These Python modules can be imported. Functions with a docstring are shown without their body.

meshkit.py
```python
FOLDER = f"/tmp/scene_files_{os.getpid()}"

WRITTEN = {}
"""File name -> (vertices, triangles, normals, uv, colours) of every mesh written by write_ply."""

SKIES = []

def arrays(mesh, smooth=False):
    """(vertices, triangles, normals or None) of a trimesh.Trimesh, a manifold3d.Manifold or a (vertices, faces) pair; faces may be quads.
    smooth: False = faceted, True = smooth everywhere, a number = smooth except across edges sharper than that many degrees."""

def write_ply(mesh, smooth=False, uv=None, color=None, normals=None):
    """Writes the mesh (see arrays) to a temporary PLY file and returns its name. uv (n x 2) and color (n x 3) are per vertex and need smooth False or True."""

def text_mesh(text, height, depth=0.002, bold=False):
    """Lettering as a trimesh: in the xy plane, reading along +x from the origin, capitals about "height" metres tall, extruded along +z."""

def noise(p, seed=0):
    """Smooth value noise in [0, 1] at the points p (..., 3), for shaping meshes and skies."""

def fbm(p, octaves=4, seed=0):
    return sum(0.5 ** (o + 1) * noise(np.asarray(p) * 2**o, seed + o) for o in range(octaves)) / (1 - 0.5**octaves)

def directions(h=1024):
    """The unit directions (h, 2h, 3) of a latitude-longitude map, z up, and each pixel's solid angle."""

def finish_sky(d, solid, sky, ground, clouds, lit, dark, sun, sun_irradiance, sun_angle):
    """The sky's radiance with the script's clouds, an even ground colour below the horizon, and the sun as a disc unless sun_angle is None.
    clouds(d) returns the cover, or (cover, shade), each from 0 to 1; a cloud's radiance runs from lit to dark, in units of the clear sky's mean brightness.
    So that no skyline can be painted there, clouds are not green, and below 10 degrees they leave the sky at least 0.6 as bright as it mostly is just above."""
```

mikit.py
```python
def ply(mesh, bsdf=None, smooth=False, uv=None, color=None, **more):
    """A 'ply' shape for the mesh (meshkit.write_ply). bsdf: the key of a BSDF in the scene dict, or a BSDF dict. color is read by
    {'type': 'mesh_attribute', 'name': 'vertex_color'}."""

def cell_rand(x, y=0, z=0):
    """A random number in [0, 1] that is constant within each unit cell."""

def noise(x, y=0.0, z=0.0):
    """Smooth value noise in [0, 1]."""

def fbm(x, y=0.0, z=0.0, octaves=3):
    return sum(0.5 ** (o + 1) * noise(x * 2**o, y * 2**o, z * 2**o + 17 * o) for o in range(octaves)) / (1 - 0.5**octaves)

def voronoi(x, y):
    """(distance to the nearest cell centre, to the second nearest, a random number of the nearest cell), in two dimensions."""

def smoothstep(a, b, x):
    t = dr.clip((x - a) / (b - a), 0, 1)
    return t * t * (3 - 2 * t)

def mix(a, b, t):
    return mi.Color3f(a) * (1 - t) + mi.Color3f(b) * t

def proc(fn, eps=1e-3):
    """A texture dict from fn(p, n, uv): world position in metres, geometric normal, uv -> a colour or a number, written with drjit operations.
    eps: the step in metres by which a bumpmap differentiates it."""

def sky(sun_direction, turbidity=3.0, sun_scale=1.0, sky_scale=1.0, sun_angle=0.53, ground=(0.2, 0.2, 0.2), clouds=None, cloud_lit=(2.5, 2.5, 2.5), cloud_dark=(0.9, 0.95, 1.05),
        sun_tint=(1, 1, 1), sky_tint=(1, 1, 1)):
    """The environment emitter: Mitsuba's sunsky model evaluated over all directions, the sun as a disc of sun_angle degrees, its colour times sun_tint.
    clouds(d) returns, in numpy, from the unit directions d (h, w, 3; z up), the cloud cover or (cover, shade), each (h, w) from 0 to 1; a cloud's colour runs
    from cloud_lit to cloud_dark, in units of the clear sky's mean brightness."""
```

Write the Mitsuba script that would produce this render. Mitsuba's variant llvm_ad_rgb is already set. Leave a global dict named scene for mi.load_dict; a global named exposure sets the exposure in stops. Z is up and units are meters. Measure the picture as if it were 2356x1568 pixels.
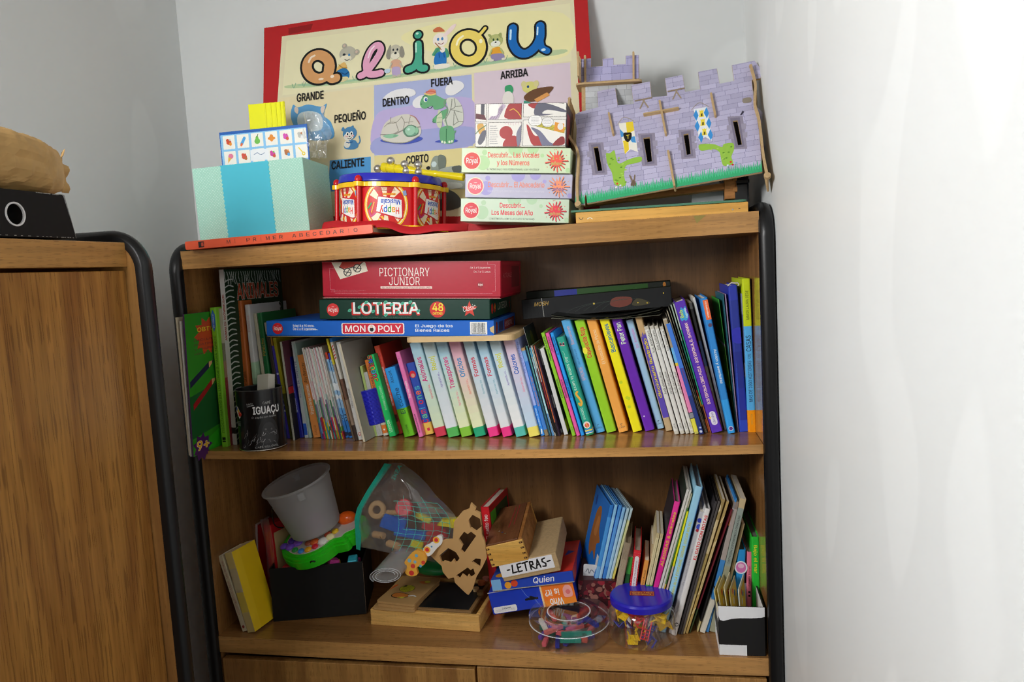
import math, random
import numpy as np
import trimesh
import mitsuba as mi
import drjit as dr
import mikit, meshkit
from mikit import proc, fbm, noise, smoothstep, mix
from shapely.geometry import Polygon, LineString, Point, box as sbox
from shapely.ops import unary_union
from shapely import affinity

random.seed(7)
rng = np.random.default_rng(7)
scene, labels = {'type': 'scene'}, {}
T = mi.ScalarTransform4f

# ------------------------------------------------------------------ camera, lights, exposure
FOC, CX, CY = 1715.4, 1178.0, 784.0
CAM = np.array([0.9911, -1.4671, 1.5072])
def _rot(r):
    a = np.linalg.norm(r); k = np.asarray(r) / a
    K = np.array([[0, -k[2], k[1]], [k[2], 0, -k[0]], [-k[1], k[0], 0]])
    return np.eye(3) + math.sin(a) * K + (1 - math.cos(a)) * K @ K
RW = _rot([0.10105, 0.18091, -0.04687]) @ np.array([[1, 0, 0], [0, 0, -1], [0, 1, 0]], float)
_r, _d, _f = RW
scene['camera'] = {'type': 'perspective', 'fov': math.degrees(2 * math.atan(1178.0 / FOC)), 'fov_axis': 'x', 'near_clip': 0.05, 'far_clip': 50.0,
                   'to_world': T(np.array([[-_r[0], -_d[0], _f[0], CAM[0]], [-_r[1], -_d[1], _f[1], CAM[1]], [-_r[2], -_d[2], _f[2], CAM[2]], [0, 0, 0, 1]]).tolist())}
exposure = 0.15
ADDED_FILL = [   # centre, width, height, radiance: an added window-shaped fill light, unseen behind the camera
    ((0.10, -2.57, 1.75), 1.3, 1.0, (0.7, 0.72, 0.75)),
]
ADDED_PANEL = ((0.06, -1.42, 1.90), (0.73, 0.56, -0.36), 0.45, 0.45, (34.5, 34.5, 34.1))   # an added light panel, out of view left of the camera, tilted at the shelves

# ------------------------------------------------------------------ small tools
def lin(c):
    if isinstance(c, str):
        c = [int(c[i:i + 2], 16) for i in (0, 2, 4)]
    c = np.asarray(c, float) / 255.0
    return np.where(c <= 0.04045, c / 12.92, ((c + 0.055) / 1.055) ** 2.4)
def c3(c): return mi.Color3f(*[float(q) for q in lin(c)])
def nz(v):
    v = np.asarray(v, float); return v / np.linalg.norm(v)
def ray(px, py):
    return RW.T @ np.array([(px - CX) / FOC, (py - CY) / FOC, 1.0])
def on_plane(p, o, n):
    d = ray(*p); t = np.dot(np.asarray(o) - CAM, n) / np.dot(d, n); return CAM + t * d
def PY(p, y): return on_plane(p, (0, y, 0), np.array([0, 1., 0]))
def PZ(p, z): return on_plane(p, (0, 0, z), np.array([0, 0, 1.]))
def PX(p, x): return on_plane(p, (x, 0, 0), np.array([1., 0, 0]))

class Fr:
    """A right-handed frame: origin o, axes u (right), v (up), n (out, towards the viewer)."""
    def __init__(s, o, u=(1, 0, 0), v=(0, 0, 1)):
        s.o = np.asarray(o, float); s.u = nz(u); v = np.asarray(v, float); s.v = nz(v - np.dot(v, s.u) * s.u); s.n = np.cross(s.u, s.v)
    def p(s, a, b=0.0, c=0.0): return s.o + s.u * a + s.v * b + s.n * c
    def at(s, a=0.0, b=0.0, c=0.0):
        f = Fr(s.o, s.u, s.v); f.o = s.p(a, b, c); return f
    def roll(s, deg):
        c, w = math.cos(math.radians(deg)), math.sin(math.radians(deg)); return Fr(s.o, s.u * c + s.v * w, s.v * c - s.u * w)
    def top(s): return Fr(s.o, s.u, -s.n)          # lying frame: u right, v away, n up
    def side(s): return Fr(s.o, -s.n, s.v)         # the right-hand face
    def mat(s):
        m = np.eye(4); m[:3, 0], m[:3, 1], m[:3, 2], m[:3, 3] = s.u, s.v, s.n, s.o; return m
def frame_px(bl, br, tl, o, n):
    """Frame and size (w, h) of a rectangle seen at three pixels, in the plane through o with normal n."""
    a, b, c = (on_plane(p, o, np.asarray(n, float)) for p in (bl, br, tl))
    if np.linalg.norm(c - a) > np.linalg.norm(b - a):      # a tall face: its long edge sets the tilt
        v = nz(c - a); f = Fr(a, (b - a) - np.dot(b - a, v) * v, v)
    else: f = Fr(a, b - a, c - a)
    return f, float(np.dot(b - a, f.u)), float(np.dot(c - a, f.v))

# pieces: (trimesh, linear colour)
def place(m, f):
    m = m.copy(); m.apply_transform(f.mat()); return m
def cbox(w, h, d, ch=0.0):
    """Box 0..w, 0..h, -d..0, its edges chamfered by ch."""
    if ch <= 0:
        m = trimesh.creation.box((w, h, d))
    else:
        ch = min(ch, 0.45 * min(w, h, d)); v = []
        for sx in (-1, 1):
            for sy in (-1, 1):
                for sz in (-1, 1):
                    x, y, z = sx * w / 2, sy * h / 2, sz * d / 2
                    v += [(x - sx * ch, y - sy * ch, z), (x - sx * ch, y, z - sz * ch), (x, y - sy * ch, z - sz * ch)]
        m = trimesh.convex.convex_hull(np.array(v))
    m.apply_translation((w / 2, h / 2, -d / 2)); return m
def bx(f, w, h, d, col, ch=0.0): return (place(cbox(w, h, d, ch), f), col)
def tri2(poly):
    v, t = trimesh.creation.triangulate_polygon(poly, engine='earcut')
    v, t = np.asarray(v), np.asarray(t)
    a = np.cross(v[t[:, 1]] - v[t[:, 0]], v[t[:, 2]] - v[t[:, 0]]); t[a < 0] = t[a < 0][:, ::-1]
    return v, t
def polys(g):
    if g.is_empty: return []
    return [q for q in (g.geoms if hasattr(g, 'geoms') else [g]) if q.geom_type == 'Polygon' and q.area > 1e-12]
def extr(f, poly, d, col, back=True):
    """Extrude a polygon of frame f from n = 0 down to n = -d."""
    ms = []
    for q in polys(poly):
        m = trimesh.creation.extrude_polygon(q, d, engine='earcut'); m.apply_translation((0, 0, -d)); ms.append(place(m, f))
    return (trimesh.util.concatenate(ms), col)
def ball(c, r, col, s=(1, 1, 1), sub=2):
    m = trimesh.creation.icosphere(sub, 1.0); m.apply_scale(np.array(s) * r); m.apply_translation(c); return (m, col)
def ball_f(f, r, col, s=(1, 1, 1), sub=2):
    m = trimesh.creation.icosphere(sub, 1.0); m.apply_scale(np.array(s) * r); return (place(m, f), col)
def lathe(f, prof, col, seg=40, a0=0.0, a1=2 * math.pi):
    """Revolve (radius, height) points about the v axis of f."""
    n = len(prof); closed = abs(a1 - a0 - 2 * math.pi) < 1e-6
    A = np.linspace(a0, a1, seg + 1)[:seg + (0 if closed else 1)]
    V = [(r * math.cos(a), h, -r * math.sin(a)) for a in A for r, h in prof]
    F = []; k = len(A)
    for i in range(k if closed else k - 1):
        j = (i + 1) % k
        for q in range(n - 1):
            F += [(i * n + q, j * n + q, j * n + q + 1), (i * n + q, j * n + q + 1, i * n + q + 1)]
    m = trimesh.Trimesh(np.array(V), np.array(F), process=False)
    m.update_faces(m.area_faces > 1e-14); return (place(m, f), col)
def tube(pts, r, col, seg=8, closed=False, cap=True):
    P = np.asarray(pts, float); n = len(P); R = np.broadcast_to(r, (n,))
    if closed: t = np.roll(P, -1, 0) - np.roll(P, 1, 0)
    else: t = np.gradient(P, axis=0)
    t /= np.linalg.norm(t, axis=1)[:, None] + 1e-12
    a = np.cross(t[0], (0.31, 0.22, 0.93)); a /= np.linalg.norm(a); V = []
    for i in range(n):
        a = a - np.dot(a, t[i]) * t[i]; a /= np.linalg.norm(a); b = np.cross(t[i], a)
        for k in range(seg):
            w = 2 * math.pi * k / seg; V.append(P[i] + R[i] * (math.cos(w) * a + math.sin(w) * b))
    F = []
    for i in range(n if closed else n - 1):
        j = (i + 1) % n
        for k in range(seg):
            q = (k + 1) % seg; F += [(i * seg + k, i * seg + q, j * seg + q), (i * seg + k, j * seg + q, j * seg + k)]
    if cap and not closed:
        c0, c1 = len(V), len(V) + 1; V += [P[0], P[-1]]
        for k in range(seg):
            q = (k + 1) % seg; F += [(c0, q, k), (c1, (n - 1) * seg + k, (n - 1) * seg + q)]
    return (trimesh.Trimesh(np.array(V), np.array(F), process=False), col)
def sheet(grid, col, thick=0.0):
    """A surface through a grid of points (rows, columns, 3); thick > 0 closes it to a slab."""
    G = np.asarray(grid, float); r, c = G.shape[:2]
    F = [q for i in range(r - 1) for j in range(c - 1) for q in ((i * c + j, i * c + j + 1, (i + 1) * c + j + 1), (i * c + j, (i + 1) * c + j + 1, (i + 1) * c + j))]
    m = trimesh.Trimesh(G.reshape(-1, 3), np.array(F), process=False)
    if thick:
        n = m.vertex_normals; V = np.vstack([m.vertices, m.vertices - n * thick]); N = len(m.vertices); F2 = m.faces[:, ::-1] + N
        rim = [i * c for i in range(r)][::-1] + list(range(1, c)) + [i * c + c - 1 for i in range(1, r)] + [(r - 1) * c + j for j in range(c - 2, 0, -1)]
        E = [q for a, b in zip(rim, rim[1:] + rim[:1]) for q in ((a, a + N, b), (b, a + N, b + N))]
        m = trimesh.Trimesh(V, np.vstack([m.faces, F2, np.array(E)]), process=False)
    return (m, col)
def spline(pts, n=10, closed=True):
    P = np.asarray(pts, float); k = len(P); out = []
    for i in range(k if closed else k - 1):
        p0, p1, p2, p3 = (P[(i + j) % k] if closed else P[min(max(i + j, 0), k - 1)] for j in (-1, 0, 1, 2))
        for t in np.linspace(0, 1, n, endpoint=False):
            out.append(0.5 * (2 * p1 + (p2 - p0) * t + (2 * p0 - 5 * p1 + 4 * p2 - p3) * t * t + (3 * p1 - p0 - 3 * p2 + p3) * t ** 3))
    if not closed: out.append(P[-1])
    return np.array(out)
def rrect(x0, y0, x1, y1, r, q=6):
    r = min(r, 0.49 * min(x1 - x0, y1 - y0)); return sbox(x0 + r, y0 + r, x1 - r, y1 - r).buffer(r, quad_segs=q)

_text = {}
def text_tri(s, bold=False):
    """Flat triangles of a line of lettering, capitals one unit tall."""
    k = (s, bold)
    if k not in _text:
        m = meshkit.text_mesh(s, 1.0, 0.01, bold); f = m.faces[m.face_normals[:, 2] > 0.9]
        used, inv = np.unique(f, return_inverse=True); _text[k] = (np.array(m.vertices[used][:, :2]), inv.reshape(-1, 3))
    return _text[k]
_tpoly = {}
def text_poly(s, bold=False):
    k = (s, bold)
    if k not in _tpoly:
        v, f = text_tri(s, bold); _tpoly[k] = unary_union([Polygon(v[t]).buffer(0.004) for t in f]).buffer(-0.004)
    return _tpoly[k]

class Ink:
    """Flat print on a face: every mark lies a hair above the one before it. Units are metres in the frame, or fractions of (w, h)."""
    def __init__(s, f, w=1.0, h=1.0, lift=0.00022, step=0.000009):
        s.f, s.w, s.h, s.z, s.step, s.V, s.F, s.C, s.n = f, w, h, lift, step, [], [], [], 0
        s.ok = None
    def _add(s, v, t, col, z=None):
        v = np.asarray(v, float); z = s.z if z is None else z
        s.V.append(s.f.o + np.outer(v[:, 0], s.f.u) + np.outer(v[:, 1], s.f.v) + s.f.n * z); s.F.append(np.asarray(t) + s.n); s.n += len(v)
        s.C.append(np.tile(lin(col), (len(v), 1)))
    def sh(s, poly, col):
        if s.ok is not None: poly = poly.intersection(s.ok)
        s.z += s.step
        for q in polys(poly):
            v, t = tri2(q); s._add(v, t, col)
        return s
    def S(s, pts): return np.asarray(pts, float) * (s.w, s.h)
    def poly(s, pts, col): return s.sh(Polygon(s.S(pts)).buffer(0), col)
    def blob(s, pts, col, n=7): return s.sh(Polygon(spline(s.S(pts), n)).buffer(0), col)
    def rect(s, x0, y0, x1, y1, col, r=0.0):
        a, b, c, d = x0 * s.w, y0 * s.h, x1 * s.w, y1 * s.h
        return s.sh(rrect(a, b, c, d, r) if r else sbox(a, b, c, d), col)
    def ell(s, x, y, rx, ry, col, rot=0, q=8):
        """Radii as fractions of the height, so that equal radii give a circle."""
        g = affinity.scale(Point(0, 0).buffer(1, quad_segs=q), rx * s.h, ry * s.h)
        return s.sh(affinity.translate(affinity.rotate(g, rot, origin=(0, 0)), x * s.w, y * s.h), col)
    def line(s, pts, wd, col, smooth=False, cap=1):
        P = s.S(pts)
        if smooth: P = spline(P, 6, False)
        return s.sh(LineString(P).buffer(wd * s.h / 2, cap_style=cap, quad_segs=3), col)
    def ring(s, pts, wd, col, n=7): return s.sh(Polygon(spline(s.S(pts), n)).exterior.buffer(wd * s.h / 2, quad_segs=3), col)
    def burst(s, x, y, r, col, k=14, inner=0.62, rot=0.0, ry=1.0, jit=0.12):
        R = random.Random(int(1000 * (x + 2 * y + r)))
        pts = [(x * s.w + s.h * r * (1 + R.uniform(-jit, jit)) * (1 if i % 2 == 0 else inner) * math.cos(rot + math.pi * i / k), y * s.h + s.h * ry * r * (1 if i % 2 == 0 else inner) * math.sin(rot + math.pi * i / k)) for i in range(2 * k)]
        return s.sh(Polygon(pts).buffer(0), col)
    def text(s, t, x, y, hh, col, wd=None, rot=0, bold=False, anchor='l', sk=0.0, outline=None, ow=0.0, flip=False):
        """Lettering from (x, y), capitals hh (fraction of h) tall, fitted to the width wd (fraction of w) if given; rot in degrees."""
        if outline is not None:
            g = text_poly(t, bold).buffer(ow, quad_segs=2); parts = [tri2(q) for q in polys(g)]
        v, f = text_tri(t, bold); L = v[:, 0].max(); H = hh * s.h
        c, w = math.cos(math.radians(rot)), math.sin(math.radians(rot))
        sx = H if wd is None else (wd * (s.w if abs(c) > 0.7 else s.h)) / max(L, 1e-6)
        def tr(q):
            q = np.array(q, float); q[:, 0] += sk * q[:, 1]
            q[:, 0] = (q[:, 0] - {'l': 0, 'm': L / 2, 'r': L}[anchor]) * sx; q[:, 1] *= H
            return np.stack([q[:, 0] * c - q[:, 1] * w + x * s.w, q[:, 0] * w + q[:, 1] * c + y * s.h], 1)
        if outline is not None:
            s.z += s.step
            for a, b in parts: s._add(tr(a), b, outline)
        s.z += s.step; s._add(tr(v), f, col); return s
    def mesh(s):
        return (trimesh.Trimesh(np.vstack(s.V), np.vstack(s.F), process=False), np.vstack(s.C)) if s.V else None

# ------------------------------------------------------------------ scene entries
def numbered(k):
    if not any(q == k or q.startswith(k + '__') for q in list(scene) + list(labels)): return k
    i = 1
    while any(q == f'{k}_{i:03d}' or q.startswith(f'{k}_{i:03d}__') for q in list(scene) + list(labels)): i += 1
    return f'{k}_{i:03d}'
def thing(name, label, cat, group=None, kind=None):
    k = numbered(name); labels[k] = {'label': label, 'category': cat}
    if group: labels[k]['group'] = group
    if kind: labels[k]['kind'] = kind
    return k
def build(pieces, smooth):
    vs, fs, cs, n = [], [], [], 0
    for m, col in pieces:
        if smooth not in (False, True): m = trimesh.graph.smooth_shade(trimesh.Trimesh(m.vertices, m.faces, process=True), angle=math.radians(smooth), facet_minarea=None); 
        v, f = np.asarray(m.vertices), np.asarray(m.faces)
        if len(f) == 0: continue
        cc = col if isinstance(col, np.ndarray) and col.ndim == 2 else np.tile(lin(col), (len(v), 1))
        vs.append(v); fs.append(f + n); cs.append(cc); n += len(v)
    return trimesh.Trimesh(np.vstack(vs), np.vstack(fs), process=False), np.vstack(cs)
def put(parent, name, pieces, mat='paper', smooth=False, label=None, kind=None):
    """One entry of the scene under parent (None: top level)."""
    if pieces is None: return None
    if isinstance(pieces, tuple): pieces = [pieces]
    k = numbered(name if parent is None else parent + '__' + name)
    m, c = build(pieces, smooth)
    scene[k] = mikit.ply(m, mat, smooth=bool(smooth), color=c)
    if label or kind: labels.setdefault(k, {})
    if label: labels[k]['label'] = label
    if kind: labels[k]['kind'] = kind
    return k
def ink(parent, name, k, mat='print'):
    return put(parent, name, [k.mesh()], mat) if k.V else None

# ------------------------------------------------------------------ materials
VC = {'type': 'mesh_attribute', 'name': 'vertex_color'}
def principled(col, **k): return {'type': 'twosided', 'bsdf': {'type': 'principled', 'base_color': col, **k}}
def rgb(c): return {'type': 'rgb', 'value': lin(c).tolist()}
scene['paper'] = principled(VC, roughness=0.62, specular=0.3)
scene['print'] = principled(VC, roughness=0.42, specular=0.4)
scene['gloss'] = principled(VC, roughness=0.32, specular=0.32)
scene['plastic'] = principled(VC, roughness=0.22, specular=0.5)
scene['chalky'] = principled(VC, roughness=0.9, specular=0.1)
scene['metal'] = {'type': 'twosided', 'bsdf': {'type': 'roughconductor', 'alpha': 0.16, 'specular_reflectance': {'type': 'rgb', 'value': [0.72, 0.69, 0.64]}}}
scene['clear'] = {'type': 'blendbsdf', 'weight': 0.022, 'bsdf_0': {'type': 'thindielectric', 'int_ior': 1.5}, 'bsdf_1': {'type': 'principledthin', 'base_color': {'type': 'rgb', 'value': [0.8, 0.81, 0.82]}, 'roughness': 0.3, 'spec_trans': 0.0, 'diff_trans': 1.0, 'eta': 1.4}}
scene['frosted'] = {'type': 'principledthin', 'base_color': {'type': 'rgb', 'value': [0.70, 0.70, 0.70]}, 'roughness': 0.5, 'spec_trans': 0.05, 'diff_trans': 1.25, 'eta': 1.4}
scene['clear_bag'] = {'type': 'blendbsdf', 'weight': 0.10, 'bsdf_0': {'type': 'thindielectric', 'int_ior': 1.5}, 'bsdf_1': {'type': 'principledthin', 'base_color': {'type': 'rgb', 'value': [0.8, 0.81, 0.82]}, 'roughness': 0.3, 'spec_trans': 0.0, 'diff_trans': 1.0, 'eta': 1.4}}
scene['film'] = {'type': 'principledthin', 'base_color': VC, 'roughness': 0.25, 'spec_trans': 0.3, 'diff_trans': 0.9, 'eta': 1.4}
def wood(axis, light='ad8048', mid='8c6236', dark='62401f', scale=1.0, board=0.0):
    L, M, D = (c3(c) for c in (light, mid, dark))
    def fn(p, n, uv):
        x, y, z = p.x, p.y, p.z
        if axis == 'z': a, b, c = z, x, y
        elif axis == 'x': a, b, c = x, z, y
        else: a, b, c = y, z, x
        a, b, c = a * scale, b * scale, c * scale
        w = fbm(a * 1.7, b * 7, c * 7, 3) * 0.09
        rings = fbm((b + w) * 30, (c + w) * 30, a * 1.2, 3)
        fine = fbm(b * 260, c * 260, a * 9, 2)
        pore = smoothstep(0.68, 0.84, noise(b * 1300, c * 1300, a * 60))
        t = smoothstep(0.30, 0.70, rings)
        col = mix(M, L, t) * (0.80 + 0.40 * fine)
        return mix(col, D, pore * 0.38)
    return fn
scene['wood_upright'] = principled(proc(wood('z')), roughness=0.30, specular=0.45)
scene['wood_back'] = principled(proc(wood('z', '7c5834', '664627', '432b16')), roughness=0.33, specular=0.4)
scene['wood_along'] = principled(proc(wood('x', 'c08f55', 'a17642', '6f4826')), roughness=0.21, specular=0.5)
scene['wood_board'] = principled(proc(wood('x', '94693c', '7a552f', '523519')), roughness=0.2, specular=0.55)
scene['wood_side'] = principled(proc(wood('z', '94693c', '77522c', '523519')), roughness=0.12, specular=0.55)
scene['wood_deep'] = principled(proc(wood('y', 'b58448', '966a36', '64401e')), roughness=0.3, specular=0.45)
scene['wood_pale'] = principled(proc(wood('x', 'dcb06a', 'c89a52', 'a87838', 1.6)), roughness=0.45, specular=0.35)
scene['wood_yellow'] = principled(proc(wood('x', 'deaf5c', 'cf9a48', 'a87434', 1.0)), roughness=0.38, specular=0.4)
scene['rubber'] = principled(rgb('101113'), roughness=0.36, specular=0.4)
_wl = c3('d2d5d5')
def wall_fn(p, n, uv):
    s = fbm(p.x * 3, p.y * 3, p.z * 3, 3)
    sc = smoothstep(0.72, 0.80, noise(p.y * 9 + p.z * 5, p.x * 9, p.z * 2.2 - p.y * 6)) * 0.05
    return _wl * (0.96 + 0.07 * s + sc)
scene['paint'] = {'type': 'twosided', 'bsdf': {'type': 'bumpmap', 'bsdf': {'type': 'principled', 'base_color': proc(wall_fn), 'roughness': 0.45, 'specular': 0.35},
                  'texture': proc(lambda p, n, uv: fbm(p.x * 160, p.y * 160, p.z * 160, 2), eps=0.002), 'scale': 0.0004}}
def card_fn(p, n, uv):
    return c3('b59a72') * (0.85 + 0.3 * fbm(p.x * 240, p.y * 240, p.z * 240, 2))
scene['cardboard'] = principled(proc(card_fn), roughness=0.8, specular=0.2)
def kraft_fn(p, n, uv):
    return c3('c09a62') * (0.8 + 0.35 * fbm(p.x * 40, p.y * 40, p.z * 40, 4))
scene['kraft'] = principled(proc(kraft_fn), roughness=0.6, specular=0.3)
# ------------------------------------------------------------------ the room
SH = 1.2
ZT_TOP, ZT_BOT = 1.5848, 1.5455        # top board (heights at its left end)
ZM_TOP, ZM_BOT = 1.1422, 1.1238        # middle shelf
ZL_TOP, ZL_BOT = 0.7140, 0.6772        # lower shelf
RISE_T, RISE_L = 0.0046, -0.0022       # the right ends of the top and lower boards sit that much higher
DEEP = 0.330
YB = 0.362                             # the wall behind
SAG_M, SAG_L = 0.0048, 0.0045
XR, XL = 1.228, -0.185
def zs(which, x):
    s = min(max(x / SH, 0), 1); q = 4 * s * (1 - s)
    return ZT_TOP + RISE_T * s if which == 'T' else ZM_TOP - SAG_M * q if which == 'M' else ZL_TOP + RISE_L * s - SAG_L * q
def quad_wall(key, o, u, v, w, h, d=0.06, mat='paint'):
    f = Fr(o, u, v); k = put(None, key, [bx(f, w, h, d, 'ffffff')], mat, kind='structure'); return k
quad_wall('wall_back', (XL, YB, 0), (1, 0, 0), (0, 0, 1), XR - XL, 2.5)
quad_wall('wall_right', (XR, YB, 0), (0, -1, 0), (0, 0, 1), 2.95, 2.5)
quad_wall('wall_left', (XL, -1.5, 0), (0, 1, 0), (0, 0, 1), 1.5 + YB, 2.5)
quad_wall('wall_left_far', (-2.0, -2.6, 0), (0, 1, 0), (0, 0, 1), 1.1, 2.5, mat='paint_far')
quad_wall('wall_passage', (-2.0, -1.5, 0), (1, 0, 0), (0, 0, 1), 2.0 + XL - 0.06, 2.5, mat='paint_far')
quad_wall('wall_front', (XR, -2.6, 0), (-1, 0, 0), (0, 0, 1), XR + 2.0, 2.5, mat='paint_far')
quad_wall('ceiling', (-2.0, YB, 2.5), (1, 0, 0), (0, -1, 0), XR + 2.0, 2.6 + YB, mat='paint_far')
quad_wall('floor', (-2.0, -2.6, 0), (1, 0, 0), (0, 1, 0), XR + 2.0, 2.6 + YB, mat='floor_tile')
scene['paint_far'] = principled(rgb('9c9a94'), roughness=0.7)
scene['floor_tile'] = principled(rgb('6a5e50'), roughness=0.4)
def added_area_light(key, part, o, u, v, w, h, rad):
    f = Fr(o, u, v).at(-w / 2, -h / 2)
    k = put(None, key, [bx(f.at(-.015, -.015, -.002), w + .03, h + .03, .03, 'e4e4e2', .004)], 'paper')
    m = trimesh.Trimesh([f.p(0, 0), f.p(w, 0), f.p(w, h), f.p(0, h)], [(0, 1, 2), (0, 2, 3)], process=False)
    e = put(k, part, [(m, 'ffffff')], 'paper'); scene[e]['emitter'] = {'type': 'area', 'radiance': {'type': 'rgb', 'value': list(rad)}}; return k
for (c, w, h, rad) in ADDED_FILL:
    labels[added_area_light('added_fill_light_1', 'pane', c, (-1, 0, 0), (0, 0, 1), w, h, rad)] = {'kind': 'structure'}  # added fill light shaped like a window, out of view
c, nrm, w, h, rad = ADDED_PANEL
_u = nz(np.cross((0, 0, 1), nrm)); lk = added_area_light('added_light_panel', 'diffuser', c, _u, np.cross(nz(nrm), _u), w, h, rad)
labels[lk] = {'label': 'added square light panel out of view left of the camera, tilted towards the shelves', 'category': 'lamp'}
put(lk, 'rod', [tube([np.array(c) - nz(nrm) * .02, (c[0], c[1] - .05, 2.3), (c[0], c[1] - .05, 2.499)], .006, '8a8a8a', 10)], 'metal', smooth=True)

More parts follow.
